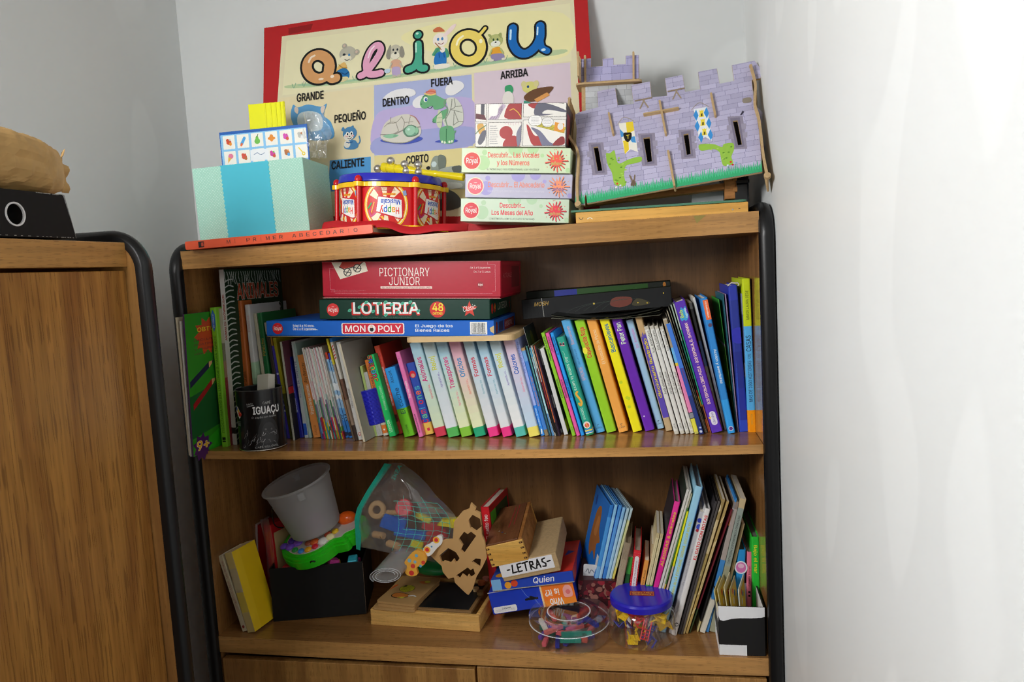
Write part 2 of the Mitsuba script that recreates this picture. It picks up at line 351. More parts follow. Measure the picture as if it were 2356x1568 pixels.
# ------------------------------------------------------------------ bookcase
def side_panel(parent, x0, th, y0, y1, z1, mat='wood_upright', ax='x', r=0.055):
    """Upright panel with a rounded top front corner, and its black bulging edge strip; returns nothing."""
    pts = [(y1, 0), (y1, z1)] + [(y0 + r - r * math.sin(a), z1 - r + r * math.cos(a)) for a in np.linspace(0, math.pi / 2, 9)] + [(y0, 0)]
    if ax == 'x':   # panel in the y-z plane, x from x0 to x0 + th
        f = Fr((x0, 0, 0), (0, 1, 0), (0, 0, 1)); poly = Polygon(pts)
        put(parent, 'side_panel', [extr(f.at(0, 0, th), poly, th, 'ffffff')], mat)
        path = [(y1, z1)] + [(y0 + r - r * math.sin(a), z1 - r + r * math.cos(a)) for a in np.linspace(0, math.pi / 2, 14)] + [(y0, z) for z in np.linspace(z1 - r - 0.08, 0.0, 12)]
        path3 = [np.array((x0 + th / 2, p[0], p[1])) for p in path]; wdir = np.array((1., 0, 0))
    else:           # panel in the x-z plane (the cabinet on the left wall); y here is -x
        f = Fr((0, x0, 0), (-1, 0, 0), (0, 0, 1)); poly = Polygon(pts)
        put(parent, 'side_panel', [extr(f.at(0, 0, th), poly, th, 'ffffff')], mat)
        path = [(y1, z1)] + [(y0 + r - r * math.sin(a), z1 - r + r * math.cos(a)) for a in np.linspace(0, math.pi / 2, 14)] + [(y0, z) for z in np.linspace(z1 - r - 0.08, 0.0, 12)]
        path3 = [np.array((-p[0], x0 - th / 2 + (th if False else 0), p[1])) for p in path]; wdir = np.array((0, 1., 0))
    hw = th / 2 + 0.0015
    P = np.array(path3); t = np.gradient(P, axis=0); t /= np.linalg.norm(t, axis=1)[:, None]
    nn = np.cross(t, wdir) ; mid = P.mean(0)
    prof = [(-1, -0.006), (-1, 0.004), (-0.8, 0.0085), (-0.4, 0.0115), (0, 0.0125), (0.4, 0.0115), (0.8, 0.0085), (1, 0.004), (1, -0.006)]
    inner = np.array((x0 + th / 2, (y0 + y1) / 2, z1 / 2)) if ax == 'x' else np.array((-(y0 + y1) / 2, x0, z1 / 2))
    sgn = np.sign(np.einsum('ij,ij->i', nn, P - inner)); sgn = np.where(sgn == 0, 1, sgn)
    G = np.array([[P[i] + wdir * a * hw + nn[i] * sgn[i] * b for a, b in prof] for i in range(len(P))])
    put(parent, 'edge_strip', [sheet(G, '17191c')], 'rubber', smooth=True)

bc = thing('bookcase', 'wood-grain bookcase with black rounded edge strips, packed with books and toys', 'bookcase')
side_panel(bc, -0.024, 0.024, 0.0, DEEP, 1.592, 'wood_side')
side_panel(bc, 1.2, 0.024, 0.0, DEEP, 1.596, 'wood_side')
def shelf(x0, x1, y0, y1, zt, zb, sag, rise=0.0):
    xs = np.linspace(x0, x1, 25)
    q = lambda x: 4 * (x / SH) * (1 - x / SH) * sag - rise * x / SH
    ring = [(x, zt - q(x)) for x in xs] + [(x, zb - q(x)) for x in xs[::-1]]
    return extr(Fr((0, y0, 0)), Polygon(ring), y1 - y0, 'ffffff')
for nm, x0, x1, y0, y1, zt, zb, sag, rise in (('top_board', 0.0, 1.2, .004, DEEP, ZT_TOP, ZT_BOT, 0.0, RISE_T), ('middle_shelf', .001, 1.199, .012, DEEP - .012, ZM_TOP, ZM_BOT, SAG_M, 0.0), ('lower_shelf', 0.0, 1.2, .004, DEEP - .012, ZL_TOP, ZL_BOT, SAG_L, RISE_L)):
    kb = put(bc, nm, [shelf(x0, x1, y0 + .001, y1, zt, zb, sag, rise)], 'wood_board')
    put(kb, 'edge_band', [shelf(x0, x1, y0, y0 + .001, zt, zb, sag, rise)], 'wood_along')
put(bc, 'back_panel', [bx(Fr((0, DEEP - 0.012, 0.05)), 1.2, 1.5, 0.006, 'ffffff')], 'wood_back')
put(bc, 'door', [bx(Fr((0.004, 0.006, 0.06)), 0.592, 0.6005, 0.018, 'ffffff', 0.001)], 'wood_upright')
put(bc, 'door', [bx(Fr((0.601, 0.006, 0.06)), 0.594, 0.6065, 0.018, 'ffffff', 0.001)], 'wood_upright')
put(bc, 'plinth', [bx(Fr((0.0, 0.02, 0.0)), 1.2, 0.055, 0.02, 'ffffff')], 'wood_along')

# ------------------------------------------------------------------ cabinet on the left wall
XC, YC = 0.1760, -0.372       # front face of its side panel, inner face of the panel nearest the corner
cb = thing('cabinet', 'tall wood-grain cabinet with black edge strip, door facing the room, at the left edge', 'cabinet')
def cab_panel(x_in):
    """Side panel of the cabinet nearest the corner: it stands in the x-z plane, its front edge towards +x."""
    r, z1 = 0.055, 1.594; xb = XL + 0.004
    side = [(xb, 0), (xb, z1)] + [(XC - r + r * math.sin(a), z1 - r + r * math.cos(a)) for a in np.linspace(0, math.pi / 2, 9)] + [(XC, 0)]
    f = Fr((0, x_in, 0))
    put(cb, 'side_panel', [extr(Fr((0, x_in, 0)), Polygon(side), 0.024, 'ffffff')], 'wood_upright')
    path = [(xb, z1)] + [(XC - r + r * math.sin(a), z1 - r + r * math.cos(a)) for a in np.linspace(0, math.pi / 2, 14)] + [(XC, z) for z in np.linspace(z1 - r - 0.08, 0.0, 12)]
    P = np.array([(a, x_in + 0.012, b) for a, b in path]); t = np.gradient(P, axis=0); t /= np.linalg.norm(t, axis=1)[:, None]
    w = np.array((0, 1., 0)); nn = np.cross(w, t); sg = np.sign(np.einsum('ij,ij->i', nn, P - np.array((0, x_in, 0.8))))
    prof = [(-1, -0.006), (-1, 0.004), (-0.8, 0.0085), (-0.4, 0.0115), (0, 0.0125), (0.4, 0.0115), (0.8, 0.0085), (1, 0.004), (1, -0.006)]
    put(cb, 'edge_strip', [sheet(np.array([[P[i] + w * a * 0.0135 + nn[i] * sg[i] * b for a, b in prof] for i in range(len(P))]), '17191c')], 'rubber', smooth=True)
cab_panel(YC)
cab_panel(YC - 0.92)
put(cb, 'top_board', [bx(Fr((XC - 0.0205, YC - 0.896, ZT_BOT), (0, 1, 0), (0, 0, 1)), 0.896, 0.0395, 0.30, 'ffffff', 0.0008)], 'wood_deep')
put(cb, 'door', [bx(Fr((XC - 0.025, YC - 0.896 + 0.003, 0.06), (0, 1, 0), (0, 0, 1)), 0.891, 1.4795, 0.018, 'ffffff', 0.0008)], 'wood_door')
put(cb, 'back_panel', [bx(Fr((XL + 0.012, YC - 0.896, 0.03), (0, 1, 0), (0, 0, 1)), 0.896, 1.55, 0.008, 'ffffff')], 'wood_upright')
def door_fn(p, n, uv):
    L, M, D = (c3(c) for c in ('a87638', '8a5a2a', '5e3a1a'))
    y, z = p.y, p.z
    a = y + 0.52 + 0.05 * fbm(z * 2.0, y * 3, 1.0, 2)
    arch = dr.sqrt(a * a * 1.0 + 0.0004) * 16 - dr.select(z > 0, z, 0) * 2.6 + fbm(y * 14, z * 1.4, 3.0, 3) * 2.2
    band = dr.abs(arch - dr.floor(arch) - 0.5) * 2
    side = fbm(y * 46, z * 1.3, 5.0, 3)
    t = mix(mi.Color3f(0), mi.Color3f(1), 0).x + smoothstep(0.25, 0.75, side * 0.72 + band * 0.28)
    fine = fbm(y * 300, z * 9, 2.0, 2)
    pore = smoothstep(0.66, 0.8, noise(y * 640, z * 22, 4.0))
    return mix(mix(M, L, t) * (0.80 + 0.40 * fine), D, pore * 0.5)
scene['wood_door'] = principled(proc(door_fn), roughness=0.32, specular=0.45)
# ------------------------------------------------------------------ books and boxes
def base_y(p, which, lift=0.0):
    z = zs(which, 0.6) + lift
    for _ in range(4):
        q = PZ(p, z); z = zs(which, q[0]) + lift
    return q[1]
def solid_u(w, d, r, th):
    """Cross-section of a cover: two boards and a spine with rounded corners (x across, y into the shelf)."""
    r = min(r, 0.45 * w)
    out = [(0, d)] + [(r - r * math.cos(a), r - r * math.sin(a)) for a in np.linspace(0, math.pi / 2, 5)] + [(w - r + r * math.sin(a), r - r * math.cos(a)) for a in np.linspace(0, math.pi / 2, 5)] + [(w, d)]
    return Polygon(out).difference(sbox(th, th * 1.1, w - th, d + 1))
def book(label, bl, br, tl, col, depth=0.17, shelf='M', y0=None, yaw=0.0, name='book', cat='book', group=None, bands=(), pages='d9d2c2', soft=False, texts=(), marks=None, cover=None, mat='print', board=None, lift=0.0, r=None, side=None, dx=0.0, left=None):
    """A book from three pixels of its spine. bands: (start fraction of the height, colour); texts: (words, u, v0, v1, colour, way, options);
    marks(ink) draws on the spine, side(ink) on the right-hand cover."""
    n = np.array([math.sin(yaw), math.cos(yaw), 0.0])
    if y0 is None: y0 = base_y(bl, shelf, lift)
    f, w, h = frame_px(bl, br, tl, PY(bl, y0), n)
    for _ in range(2):      # run the tilted spine down until its lower corner stands on the shelf
        o2 = f.o if f.u[2] >= 0 else f.p(w, 0, 0)
        t = (o2[2] - zs(shelf, o2[0]) - lift - 0.0003) / f.v[2]; f.o = f.o - f.v * t; h += t
    if dx: f.o = f.o + np.array((dx, 0, 0))
    k = thing(name, label, cat, group)
    th = board or (min(0.0022, w * 0.16) if not soft else min(0.0006, w * 0.2))
    r = (min(0.0035, w * 0.3) if not soft else min(0.0012, w * 0.3)) if r is None else r
    sec = solid_u(w, depth, r, th)
    cuts = [(0.0, col)] if not bands else list(bands)
    if cuts[0][0] > 0: cuts = [(0.0, col)] + cuts
    ps = []
    for i, (a, c) in enumerate(cuts):
        b = cuts[i + 1][0] if i + 1 < len(cuts) else 1.0
        # section drawn in (u, -n); extruded along v
        g = Fr(f.p(0, b * h), f.u, -f.n); ps.append(extr(g, sec, (b - a) * h, c))
    if cover:      # the boards' own colour behind the spine strip
        ps = [(m, c) for m, c in ps]
    put(k, 'cover', ps, mat)
    ov = 0.0 if soft else 0.003
    if w > 0.004:
        put(k, 'pages', [bx(f.at(th, ov + 0.0004, -th * 1.1), w - 2 * th, h - 2 * ov - 0.0008, depth - ov - th - 0.001, pages)], 'chalky')
    if texts or marks:
        q = Ink(f, w, h)
        for t in texts:
            s, u, v0, v1, c, way = t[:6]; opt = t[6] if len(t) > 6 else {}
            hh = opt.pop('hh', 0.55) * w / h
            v, _ = text_tri(s, opt.get('bold', False)); L = v[:, 0].max()
            if way == 'up': q.text(s, u + hh * h / w / 2, v0, hh, c, wd=v1 - v0, rot=90, **opt)
            else: q.text(s, u - hh * h / w / 2, v1, hh, c, wd=v1 - v0, rot=-90, **opt)
        if marks: marks(q)
        ink(k, 'lettering', q)
    if side:
        q = Ink(f.side().at(0, 0, w), depth, h); q.f = Fr(f.p(w, 0, 0), -f.n, f.v); side(q); ink(k, 'cover_print', q)
    if left: q = Ink(Fr(f.p(0, 0, -depth), f.n, f.v), depth, h); left(q); ink(k, 'cover_print', q)
    return k
def crop(ox, oy, s): return lambda x, y: (ox + x / s, oy + y / s)

# --- far left of the middle shelf
A = crop(400, 680, 4.0)
G = 'books at the left end of the middle shelf'
book('thin cream booklet leaning against the left panel, outermost of the shelf', A(140, 1440), A(156, 1440), A(18, 200), 'c6bda4', 0.19, y0=-0.035, soft=True, name='booklet', cat='booklet', lift=0.002, dx=-0.002)
book('thin white booklet beside the green activity book at the left panel', A(150, 1455), A(166, 1455), A(52, 235), 'd8d6cf', 0.19, y0=-0.036, soft=True, name='booklet', cat='booklet', dx=-0.001)
def act_cover(q):
    q.rect(0, 0, 1, 1, '2f8a1f'); q.poly([(0, .12), (.0, .42), (1, .52), (1, .2)], '1c5a2a'); q.poly([(.1, .05), (1, .22), (1, .0), (.1, 0)], '2fa01f')
    q.burst(.42, .83, .155, 'c44a24', 10, .72, ry=.9); q.text('OBTO', .22, .865, .030, 'e2c02c', bold=True, wd=.36)
    for i, s in enumerate(('INCLUYE', 'PEGATINAS', 'Y PAGINAS', 'PARA PINTAR')): q.text(s, .14, .80 - .032 * i, .014, '6c1f3a', wd=.46)
    q.burst(.18, .045, .115, '4a1c5a', 9, .7, ry=.9)
    for i, (x, y, c) in enumerate(((.62, .70, 'b8c4cc'), (.68, .56, 'd59ab0'), (.75, .45, 'c08440'), (.92, .66, 'd6d050'))):
        q.ell(x, y, .034, .034, '1b3c22'); q.ell(x, y, .029, .029, c); q.ell(x + .02, y + .005, .012, .012, 'e6c838')
    for c, pts in (('1c1c40', [(.02, .50), (.42, .62)]), ('a01820', [(.06, .34), (.46, .49)])):
        (x0, y0), (x1, y1) = pts
        q.poly([(x0, y0 - .02), (x0, y0 + .025), (x1, y1 + .02), (x1, y1 - .025)], c); q.poly([(x1, y1 + .02), (x1, y1 - .025), (x1 + .11, y1 + .025)], 'e0a878'); q.poly([(x1 + .07, y1 + .022), (x1 + .07, y1 + .005), (x1 + .11, y1 + .025)], c)
    q.text('SIETE', .80, .25, .05, 'e0a028', bold=True); q.text('9+', .06, .03, .062, 'e2a824', bold=True, outline='f0dcb0', ow=.05, wd=.26)
book('tall purple and green activity book with a 9+ badge, jutting past the shelf edge', A(166, 1495), A(184, 1500), A(76, 172), '4a2a58', 0.185, y0=-0.040, soft=True, r=0.002, side=act_cover, pages='cfc8b8', lift=0.0)
book('lime green picture dictionary spine beside the purple activity book', A(440, 1390), A(495, 1385), A(325, 110), '7cbf2a', 0.19, group=None,
     texts=[('DICCIONARIO EN IMAGENES PARA NINOS', .5, .10, .80, '2a6a18', 'up', {'hh': .36}), ], marks=lambda q: (q.poly([(.18, .87), (.5, .83), (.82, .87), (.82, .95), (.5, .985), (.18, .95)], '2a62b8'), q.text('IM-DINARIO', .62, .855, .26 * q.w / q.h, 'd8e8f0', rot=90, wd=.10), q.rect(.25, .035, .78, .07, '0e1a10'), q.rect(.25, .045, .78, .05, '7cbf2a')))
book('thin photo-spined book between the lime dictionary and the white animal book', A(498, 1378), A(526, 1374), A(398, 118), '8f8a74', 0.19, soft=True, bands=[(0, '7a1c20'), (.5, '8a6a50'), (.62, '6b6a52'), (.75, 'a39f88')])
def zebra(q):
    q.rect(0, 0, 1, 1, '17301a')
    for i in range(26):
        x = .01 + .038 * i; q.line([(x, .985), (x + .02 * math.sin(i), .955), (x + .012, .93 - .012 * (i % 3))], .006, 'aab0a8', True)
    for i in range(30):
        y = .03 + .031 * i; q.line([(.0, y), (.06, y + .012), (.13, y + .004 + .01 * (i % 2))], .007, 'b4b8b0', True)
    q.text('ANIMALES', .18, .83, .085, 'a23a1c', wd=.74, bold=True, outline='b9b0a0', ow=.05)
    q.text('ASOMBROSOS', .20, .71, .075, '101010', wd=.76, bold=True, outline='8c8c84', ow=.05)
    for (x, y, r, c) in ((.3, .5, .06, '6a3a20'), (.55, .55, .05, '7a1c20'), (.5, .35, .08, '3a5a28'), (.3, .25, .06, '5a4628')): q.ell(x, y, r, r, c)
book('tallest book, white spine and dark zebra-striped animal cover, behind the black coffee tin', A(540, 1370), A(584, 1370), (502.7, 620), 'c9c9c6', 0.205, yaw=0.16, bands=[(0, 'cfcfcc'), (.065, '2a2a28'), (.10, 'd2d2cf'), ], soft=True, board=.0012, side=zebra, texts=[('ANIMALES ASOMBROSOS', .5, .60, .86, '9c2026', 'up', {'hh': .40, 'bold': True})])
book('thin blue, green and orange book behind the coffee tin', (570, 1012), (577, 1011), (537, 766), '2a6fae', 0.16, soft=True, bands=[(0, 'c07a2a'), (.33, '7ab84a'), (.55, '2a6fae'), (.8, '4a86c0')])
book('brown-orange hardback behind the coffee tin with dark lettering', (572, 1014), (586, 1013), (540, 692), 'b4622a', 0.18, texts=[('LOS PINGUINITOS', .5, .78, .93, '4a220e', 'up', {'hh': .42}), ('Y CEBRA', .5, .40, .50, '4a220e', 'up', {'hh': .42})])
book('white hardback with pale pink lettering and green foot, behind the coffee tin', (594, 1013), (605, 1012), (561.5, 701), 'c4c6c4', 0.18, bands=[(0, '5d8a74'), (.42, 'a6c8a8'), (.58, 'c8c9c8')], texts=[('Palabras', .5, .80, .92, 'c89aa0', 'up', {'hh': .5})])
book('dark green storybook with cream page edge, left of the blue game box', (629, 1010), (640, 1009), (590, 720), '1c6a3a', 0.17, texts=[('Pinocho', .5, .66, .80, 'c08a3a', 'up', {'hh': .6})], bands=[(0, '1c6a3a')])
book('cream thin spine in front of the dark green storybook', (622, 1010), (629, 1010), (582, 721), 'c9c2a4', 0.17, soft=True, bands=[(0, '3a6a5a'), (.3, 'c8b050'), (.5, 'b9b49c')])
book('worn grey-brown paperback under the left corner of the blue game box', (651, 1010), (658, 1009), (607, 742), '6a6252', 0.17, soft=True, bands=[(0, '3a342c'), (.9, 'a8a498')])
book('thin blue and red picture book behind the coffee tin, under the blue game box', (656, 1009), (663, 1008), (617, 776), '2a4a9c', 0.16, soft=True, bands=[(0, '2a3a8c'), (.6, 'b02a3a'), (.7, '2f62b0'), (.9, 'c09030')])
book('violet picture book with white speckles behind the coffee tin', (662, 1009), (672, 1008), (622, 796), '4a3fae', 0.16, soft=True, marks=lambda q: [q.ell(.5, v, .012, .012, 'c8c8e8') for v in (.3, .36, .42, .7)])
book('yellow-olive thin book right of the coffee tin', (668, 1010), (675, 1009), (627, 777), '8f8a1e', 0.18, soft=True, bands=[(0, '55561c'), (.45, 'a39a1c')])
book('mauve-fronted magazine with a red patch, white spine edge, right of the coffee tin', (674, 1013), (679, 1012), (643, 786), 'b9b8a8', 0.17, soft=True, side=lambda q: (q.rect(0, 0, 1, 1, '1c1818'), q.rect(0, .55, 1, 1, '5e3040'), q.rect(0, .47, .5, .54, 'a81c1c'), q.ell(.3, .2, .08, .08, '38302c')))

# --- black coffee tin at the shelf front, with a small white box in it
k = thing('coffee_tin', 'black coffee tin with white lettering at the front of the middle shelf', 'tin')
ct = PY((606, 1018), .055); ct[2] = zs('M', ct[0]) + .0006; ft = Fr(ct); RT = .0505; HT = PY((560, 893), .052)[2] - ct[2]
put(k, 'body', [lathe(ft, [(.0005, .0005), (RT - .002, .0005), (RT, .002), (RT, HT), (RT - .0008, HT), (RT - .0008, .003), (.0005, .003)], '141416', 64)], 'plastic', smooth=35)
put(k, 'seam_ring', [lathe(ft, [(RT - .001, 0), (RT + .0014, .0006), (RT + .0014, .0022), (RT, .0030)], 'b8b8b4', 64)], 'metal', smooth=True); put(k, 'rim', [lathe(ft, [(RT - .0012, HT - .0005), (RT + .0010, HT), (RT - .0012, HT + .0012), (RT - .0018, HT)], '4a4a4c', 64)], 'plastic', smooth=True)
flat0 = Fr((0, 0, 0), (1, 0, 0), (0, 1, 0))
def wrap(q, f, R, rot):
    m, c = q.mesh(); v, fc = m.vertices, m.faces
    for _ in range(5):
        e = np.linalg.norm(v[fc[:, [0, 1, 2]]] - v[fc[:, [1, 2, 0]]], axis=2).max(1)
        if not (e > .006).any(): break
        v, fc, at = trimesh.remesh.subdivide(v, fc, face_index=np.nonzero(e > .006)[0], vertex_attributes={'c': c}); c = at['c']
    a, r = v[:, 0] / R + rot, R + v[:, 2]
    return trimesh.Trimesh(f.o + np.outer(r * np.sin(a), f.u) + np.outer(v[:, 1], f.v) + np.outer(r * np.cos(a), f.n), fc, process=False), c
q = Ink(flat0, lift=.0004, step=.00005); R = random.Random(9)
q.blob([(.002, .012), (.012, .062), (.030, .072), (.046, .060), (.050, .020), (.030, .006)], '2c2c2e'); q.blob([(.012, .02), (.018, .055), (.032, .062), (.042, .05), (.042, .02)], '39393b')
for i in range(46):
    x, y = R.uniform(-.032, .046), R.uniform(.006, .042); g = R.uniform(.2, 1.2) if x < .015 else R.uniform(1.4, 2.6); l = R.uniform(.006, .014)
    q.sh(LineString([(x, y), (x + l * .6 * math.cos(g), y + l * .7 * math.sin(g)), (x + l * math.cos(g + .3), y + l * math.sin(g + .3))]).buffer(R.uniform(.0002, .0005), quad_segs=1), R.choice(('5a5a5c', '8a8a8c', 'a8a8aa', '444446', 'c4c4c6')))
q.sh(Point(.022, .048).buffer(.0022), '6a6a6c'); q.sh(Point(.034, .047).buffer(.002), '606062')
q.text('CAFÉ', .020, .1035, .0052, 'd8d8d8', wd=.016); q.text('IGUAÇU', -.001, .083, .0155, 'f2f2f2', bold=True, wd=.056, outline='f2f2f2', ow=.02); q.text('O Japão em todas', -.004, .0735, .0042, 'b8b8b8', wd=.05)
q.text('Edição', -.012, .1035, .003, 'd0d0d0', rot=12, wd=.013); q.text('Limitada', -.012, .099, .003, 'd0d0d0', rot=12, wd=.015); q.text('CAFÉ SOLÚVEL', -.002, .0075, .0042, 'c4c4c4', wd=.048)
q.sh(Polygon([(-.044, .103), (-.036, .098), (-.032, .090), (-.030, .078), (-.034, .073), (-.040, .082), (-.045, .092)]), 'e8e4dc'); q.sh(Polygon([(-.044, .101), (-.040, .098), (-.038, .090), (-.044, .092)]), '2a5ab0'); q.sh(Polygon([(-.037, .097), (-.033, .090), (-.035, .086), (-.040, .090)]), 'e0b820'); q.sh(Point(-.032, .0835).buffer(.0052, quad_segs=8), 'd03020'); q.sh(Point(-.0305, .086).buffer(.002), 'f08060')
for i in range(4): q.rect(-.043, .066 - .0028 * i, -.032, .0672 - .0028 * i, '8a8a8a')
put(k, 'label_print', [wrap(q, ft, RT, .22)], 'print')
k = thing('small_carton', 'small white carton sticking out of the coffee tin', 'box')
u = nz((.80, -.25, .10)); v = nz((.38, .10, .92)); fk = Fr(ct + np.array((-.012, .012, .020)), u, v); put(k, 'body', [bx(fk.at(0, 0, .012), .036, HT + .006, .020, 'e0ddd0', .0008)], 'paper')
B = crop(640, 750, 5.6)
book('navy book with white lettering right of the coffee tin', B(265, 1440), B(330, 1430), B(55, 282), '1c1f8c', 0.17, texts=[('MACSOLIS  *  BAILE DE LUNA', .5, .28, .72, 'c8cce8', 'up', {'hh': .5, 'bold': True})])
book('white paperback with a blue lettered spine beside the navy book', B(342, 1440), B(392, 1438), B(165, 200), 'bcc2c4', 0.17, soft=True, texts=[('EL SOL DE SANTA FE', .4, .42, .80, '2a3f8c', 'up', {'hh': .5})], marks=lambda q: q.rect(.05, .03, .9, .15, '2a5ac0'))
book('thin mint-grey booklet beside the orange storybook', B(398, 1440), B(432, 1440), B(188, 222), '9fb8b0', 0.17, soft=True, group=G)
book('orange storybook spine, italic black and white lettering, left of the magazine row', B(455, 1440), B(550, 1435), B(243, 375), 'd98a45', 0.17, soft=True,
     texts=[('Roy Berocay', .5, .66, .90, '2c2018', 'up', {'hh': .42, 'sk': .25}), ('El pais de las cercanias', .5, .28, .64, 'f2e2cc', 'up', {'hh': .42, 'bold': True}), ('ALFAGUARA', .5, .03, .15, '8a4a1c', 'up', {'hh': .3})])
R = random.Random(3)
cols = ['d8d4ce', 'c9b9ae', 'cdd6cf', 'd9c3c6', 'd2cfc6', 'c9a3a8', 'd8d8d2', 'bfcac2', 'd3bfb4', 'cfd4d6', 'cf9ea4', 'd8d6d0', 'c8cfc8', 'd0b4b0', 'd9d9d4', 'c4bdb2']
feet = ['3a5a8c', '6a2a6a', 'c02a5a', '2a7a4a', 'c8a02a', '5a8ab0', '2f6a4a', 'c8c8b0', 'a03a2a', '3a8a8c', '8a2a4a', '7aa03a', 'c07a2a', '2a4a6a', 'a8a82a', 'b02a2a']
OR16 = 'first second third fourth fifth sixth seventh eighth ninth tenth eleventh twelfth thirteenth fourteenth fifteenth last'.split()
for i in range(16):
    a, b = i / 16, (i + .86) / 16
    x0, x1 = 300 + 258 * a, 300 + 258 * b; X0, X1 = 560 + 298 * a, 560 + 298 * b
    tp = 292 - 16 * a + R.uniform(-14, 10)
    book(f'thin stapled children\'s magazine, {OR16[i]} in the row right of the orange storybook', B(X0, 1455), B(X1, 1455), B(x0, tp), cols[i], 0.17, soft=True, name='magazine', cat='magazine', group='thin magazines right of the orange storybook', bands=[(0, feet[i]), (R.uniform(.06, .1), feet[(i * 5) % 16]), (R.uniform(.13, .26), ['4a7a5a', '7a6a8c', '9ab0a8', 'b8b4b0'][i % 4]), (R.uniform(.34, .5), cols[(i + 3) % 16]), (R.uniform(.55, .7), cols[i])])
for (bl, br, tl, c, w) in ((B(865, 1442), B(912, 1436), B(580, 345), 'd84a26', 'blue children\'s paperback with a red top, first of the pair by the magazines'), (B(918, 1442), B(985, 1440), B(637, 350), '3a3fae', 'blue children\'s paperback with a dark blue top, second of the pair by the magazines')):
    def mk(q, c=c):
        q.text('La Ruta', .62, .80, .40 * q.w / q.h, '2a6ab0', rot=90); q.ell(.5, .60, .045, .045, 'e8eef2'); q.ell(.5, .48, .03, .03, 'dfe8ee')
        for i in range(10): q.rect(.2 + .16 * (i % 4), .20 + .016 * (i // 2), .32 + .16 * (i % 4), .215 + .016 * (i // 2), '1c1c1c')
        q.ell(.4, .045, .03, .025, '1c2a4a'); q.text('R', .3, .90, .5 * q.w / q.h, 'f0f0f0')
    book(w, bl, br, tl, '6fa8dc', 0.16, soft=True, bands=[(0, '2f78c8'), (.2, '5fa0dc'), (.35, '9cc4e6'), (.6, 'c8dcea'), (.78, '8ec0ea'), (.92, c)], marks=mk)
book('yellow-topped magazine edge beside the blue paperbacks', B(968, 1482), B(992, 1480), B(612, 165), 'c8b820', 0.2, soft=True, name='magazine', cat='magazine', bands=[(0, '5a4a3a'), (.2, '8a6a50'), (.45, '9a8a78'), (.75, 'c8b820')])
book('tall white magazine with blue head and red script on its spine', B(994, 1478), B(1026, 1472), B(655, 155), 'c3bfb2', 0.2, soft=True, name='magazine', cat='magazine', bands=[(0, '3a2a22'), (.15, '8f7a68'), (.4, '6a4a3a'), (.6, 'c6c2b8'), (.96, '2a7ac8')],
     marks=lambda q: [q.line([(.3, .80 + .028 * i), (.8, .812 + .028 * i)], .009, 'b02a2a') or q.line([(.55, .795 + .028 * i), (.55, .82 + .028 * i)], .007, 'b02a2a') for i in range(5)])
book('white storybook with thin black lettering left of the grey folder', B(1030, 1470), B(1090, 1466), B(738, 212), 'd6d6d2', 0.17, texts=[('VAMOS EL DOMINGO', .5, .33, .53, '2c2c2c', 'up', {'hh': .35})], marks=lambda q: q.text('C', .3, .045, .6 * q.w / q.h, 'c03028', bold=True))
def fold(q):
    q.rect(0, 0, 1, 1, 'aaa79f')
    R = random.Random(5)
    for i in range(9):
        y = .80 - .05 * i; q.line([(.45 + .05 * R.random() + .04 * j, y + .012 * math.sin(j * 2.1 + i)) for j in range(7 - i // 2)], .003, '6a6e88', True)
book('grey cardboard folder with faint pen notes, its cover facing right', B(1095, 1495), B(1124, 1495), B(775, 232), 'cfc6ae', 0.16, name='folder', cat='folder', yaw=0.06, soft=True, side=fold, lift=0.0)
book('sliver of a pale green booklet beside the grey folder', (862, 1004), (868, 1004), (827, 842), 'a3b86a', 0.12, soft=True)
book('grey board book bound by the blue plastic coil', B(1268, 1420), B(1350, 1415), B(1066, 605), 'b9b9b4', 0.16, soft=True, bands=[(0, 'b9b9b4')], marks=lambda q: [q.rect(.16 * i + .1, 0.01, .16 * i + .13, .99, '8a8a88') for i in range(5)])
book('orange board book spine beside the blue coil', B(1352, 1415), B(1424, 1410), B(1108, 440), 'e07a30', 0.16, bands=[(0, 'd8d4c4'), (.03, 'e07a30'), (.14, 'd2c8b0'), (.2, 'e07a30')], texts=[('MI PRIMER LIBRO', .55, .52, .93, '2a1a3a', 'up', {'hh': .36})], marks=lambda q: q.ell(.5, .08, .012, .012, 'f0e8e0'))
# the coil itself, round the front edges of those two books
k = thing('binding_coil', 'blue plastic binding coil standing in front of the grey board book', 'coil')
c0, c1 = PY((848, 896), .045), PY((868, 974), .045); L = np.linalg.norm(c1 - c0); ax = nz(c1 - c0); e1 = nz(np.cross(ax, (0, 1, 0))); e2 = np.cross(ax, e1); N = 27
put(k, 'coil', [tube([c0 + ax * L * t / (N * 16) + 0.0165 * (math.cos(2 * math.pi * t / 16) * e1 + math.sin(2 * math.pi * t / 16) * e2) for t in range(N * 16 + 1)], 0.0012, '2226b4', 6)], 'plastic', smooth=True)
put(k, 'sleeve', [tube([c0 + ax * L * t / 8 for t in range(9)], 0.0158, '1c1f98', 20)], 'plastic', smooth=40)
C = crop(820, 770, 6.274)
book('bright green children\'s book with colourful title, right of the blue coil', B(1432, 1428), B(1516, 1410), B(1142, 382), '1fd06c', 0.16,
     texts=[('Animales del Oceano', .6, .32, .62, 'c8f0d8', 'up', {'hh': .36}), ('LEXICON', .5, .05, .20, 'd8f8e0', 'up', {'hh': .42, 'bold': True})], marks=lambda q: [q.text(ch, .66 + .0 * i, .68 + .045 * i, .62 * q.w / q.h, cc, rot=90, bold=True, outline='2a2a3a', ow=.09) for i, (ch, cc) in enumerate(zip('JUGUEMS', ('e8a030', 'e83a6a', '40c0f0', 'f0d040', 'd83030', '4060d8', 'e07030')))])
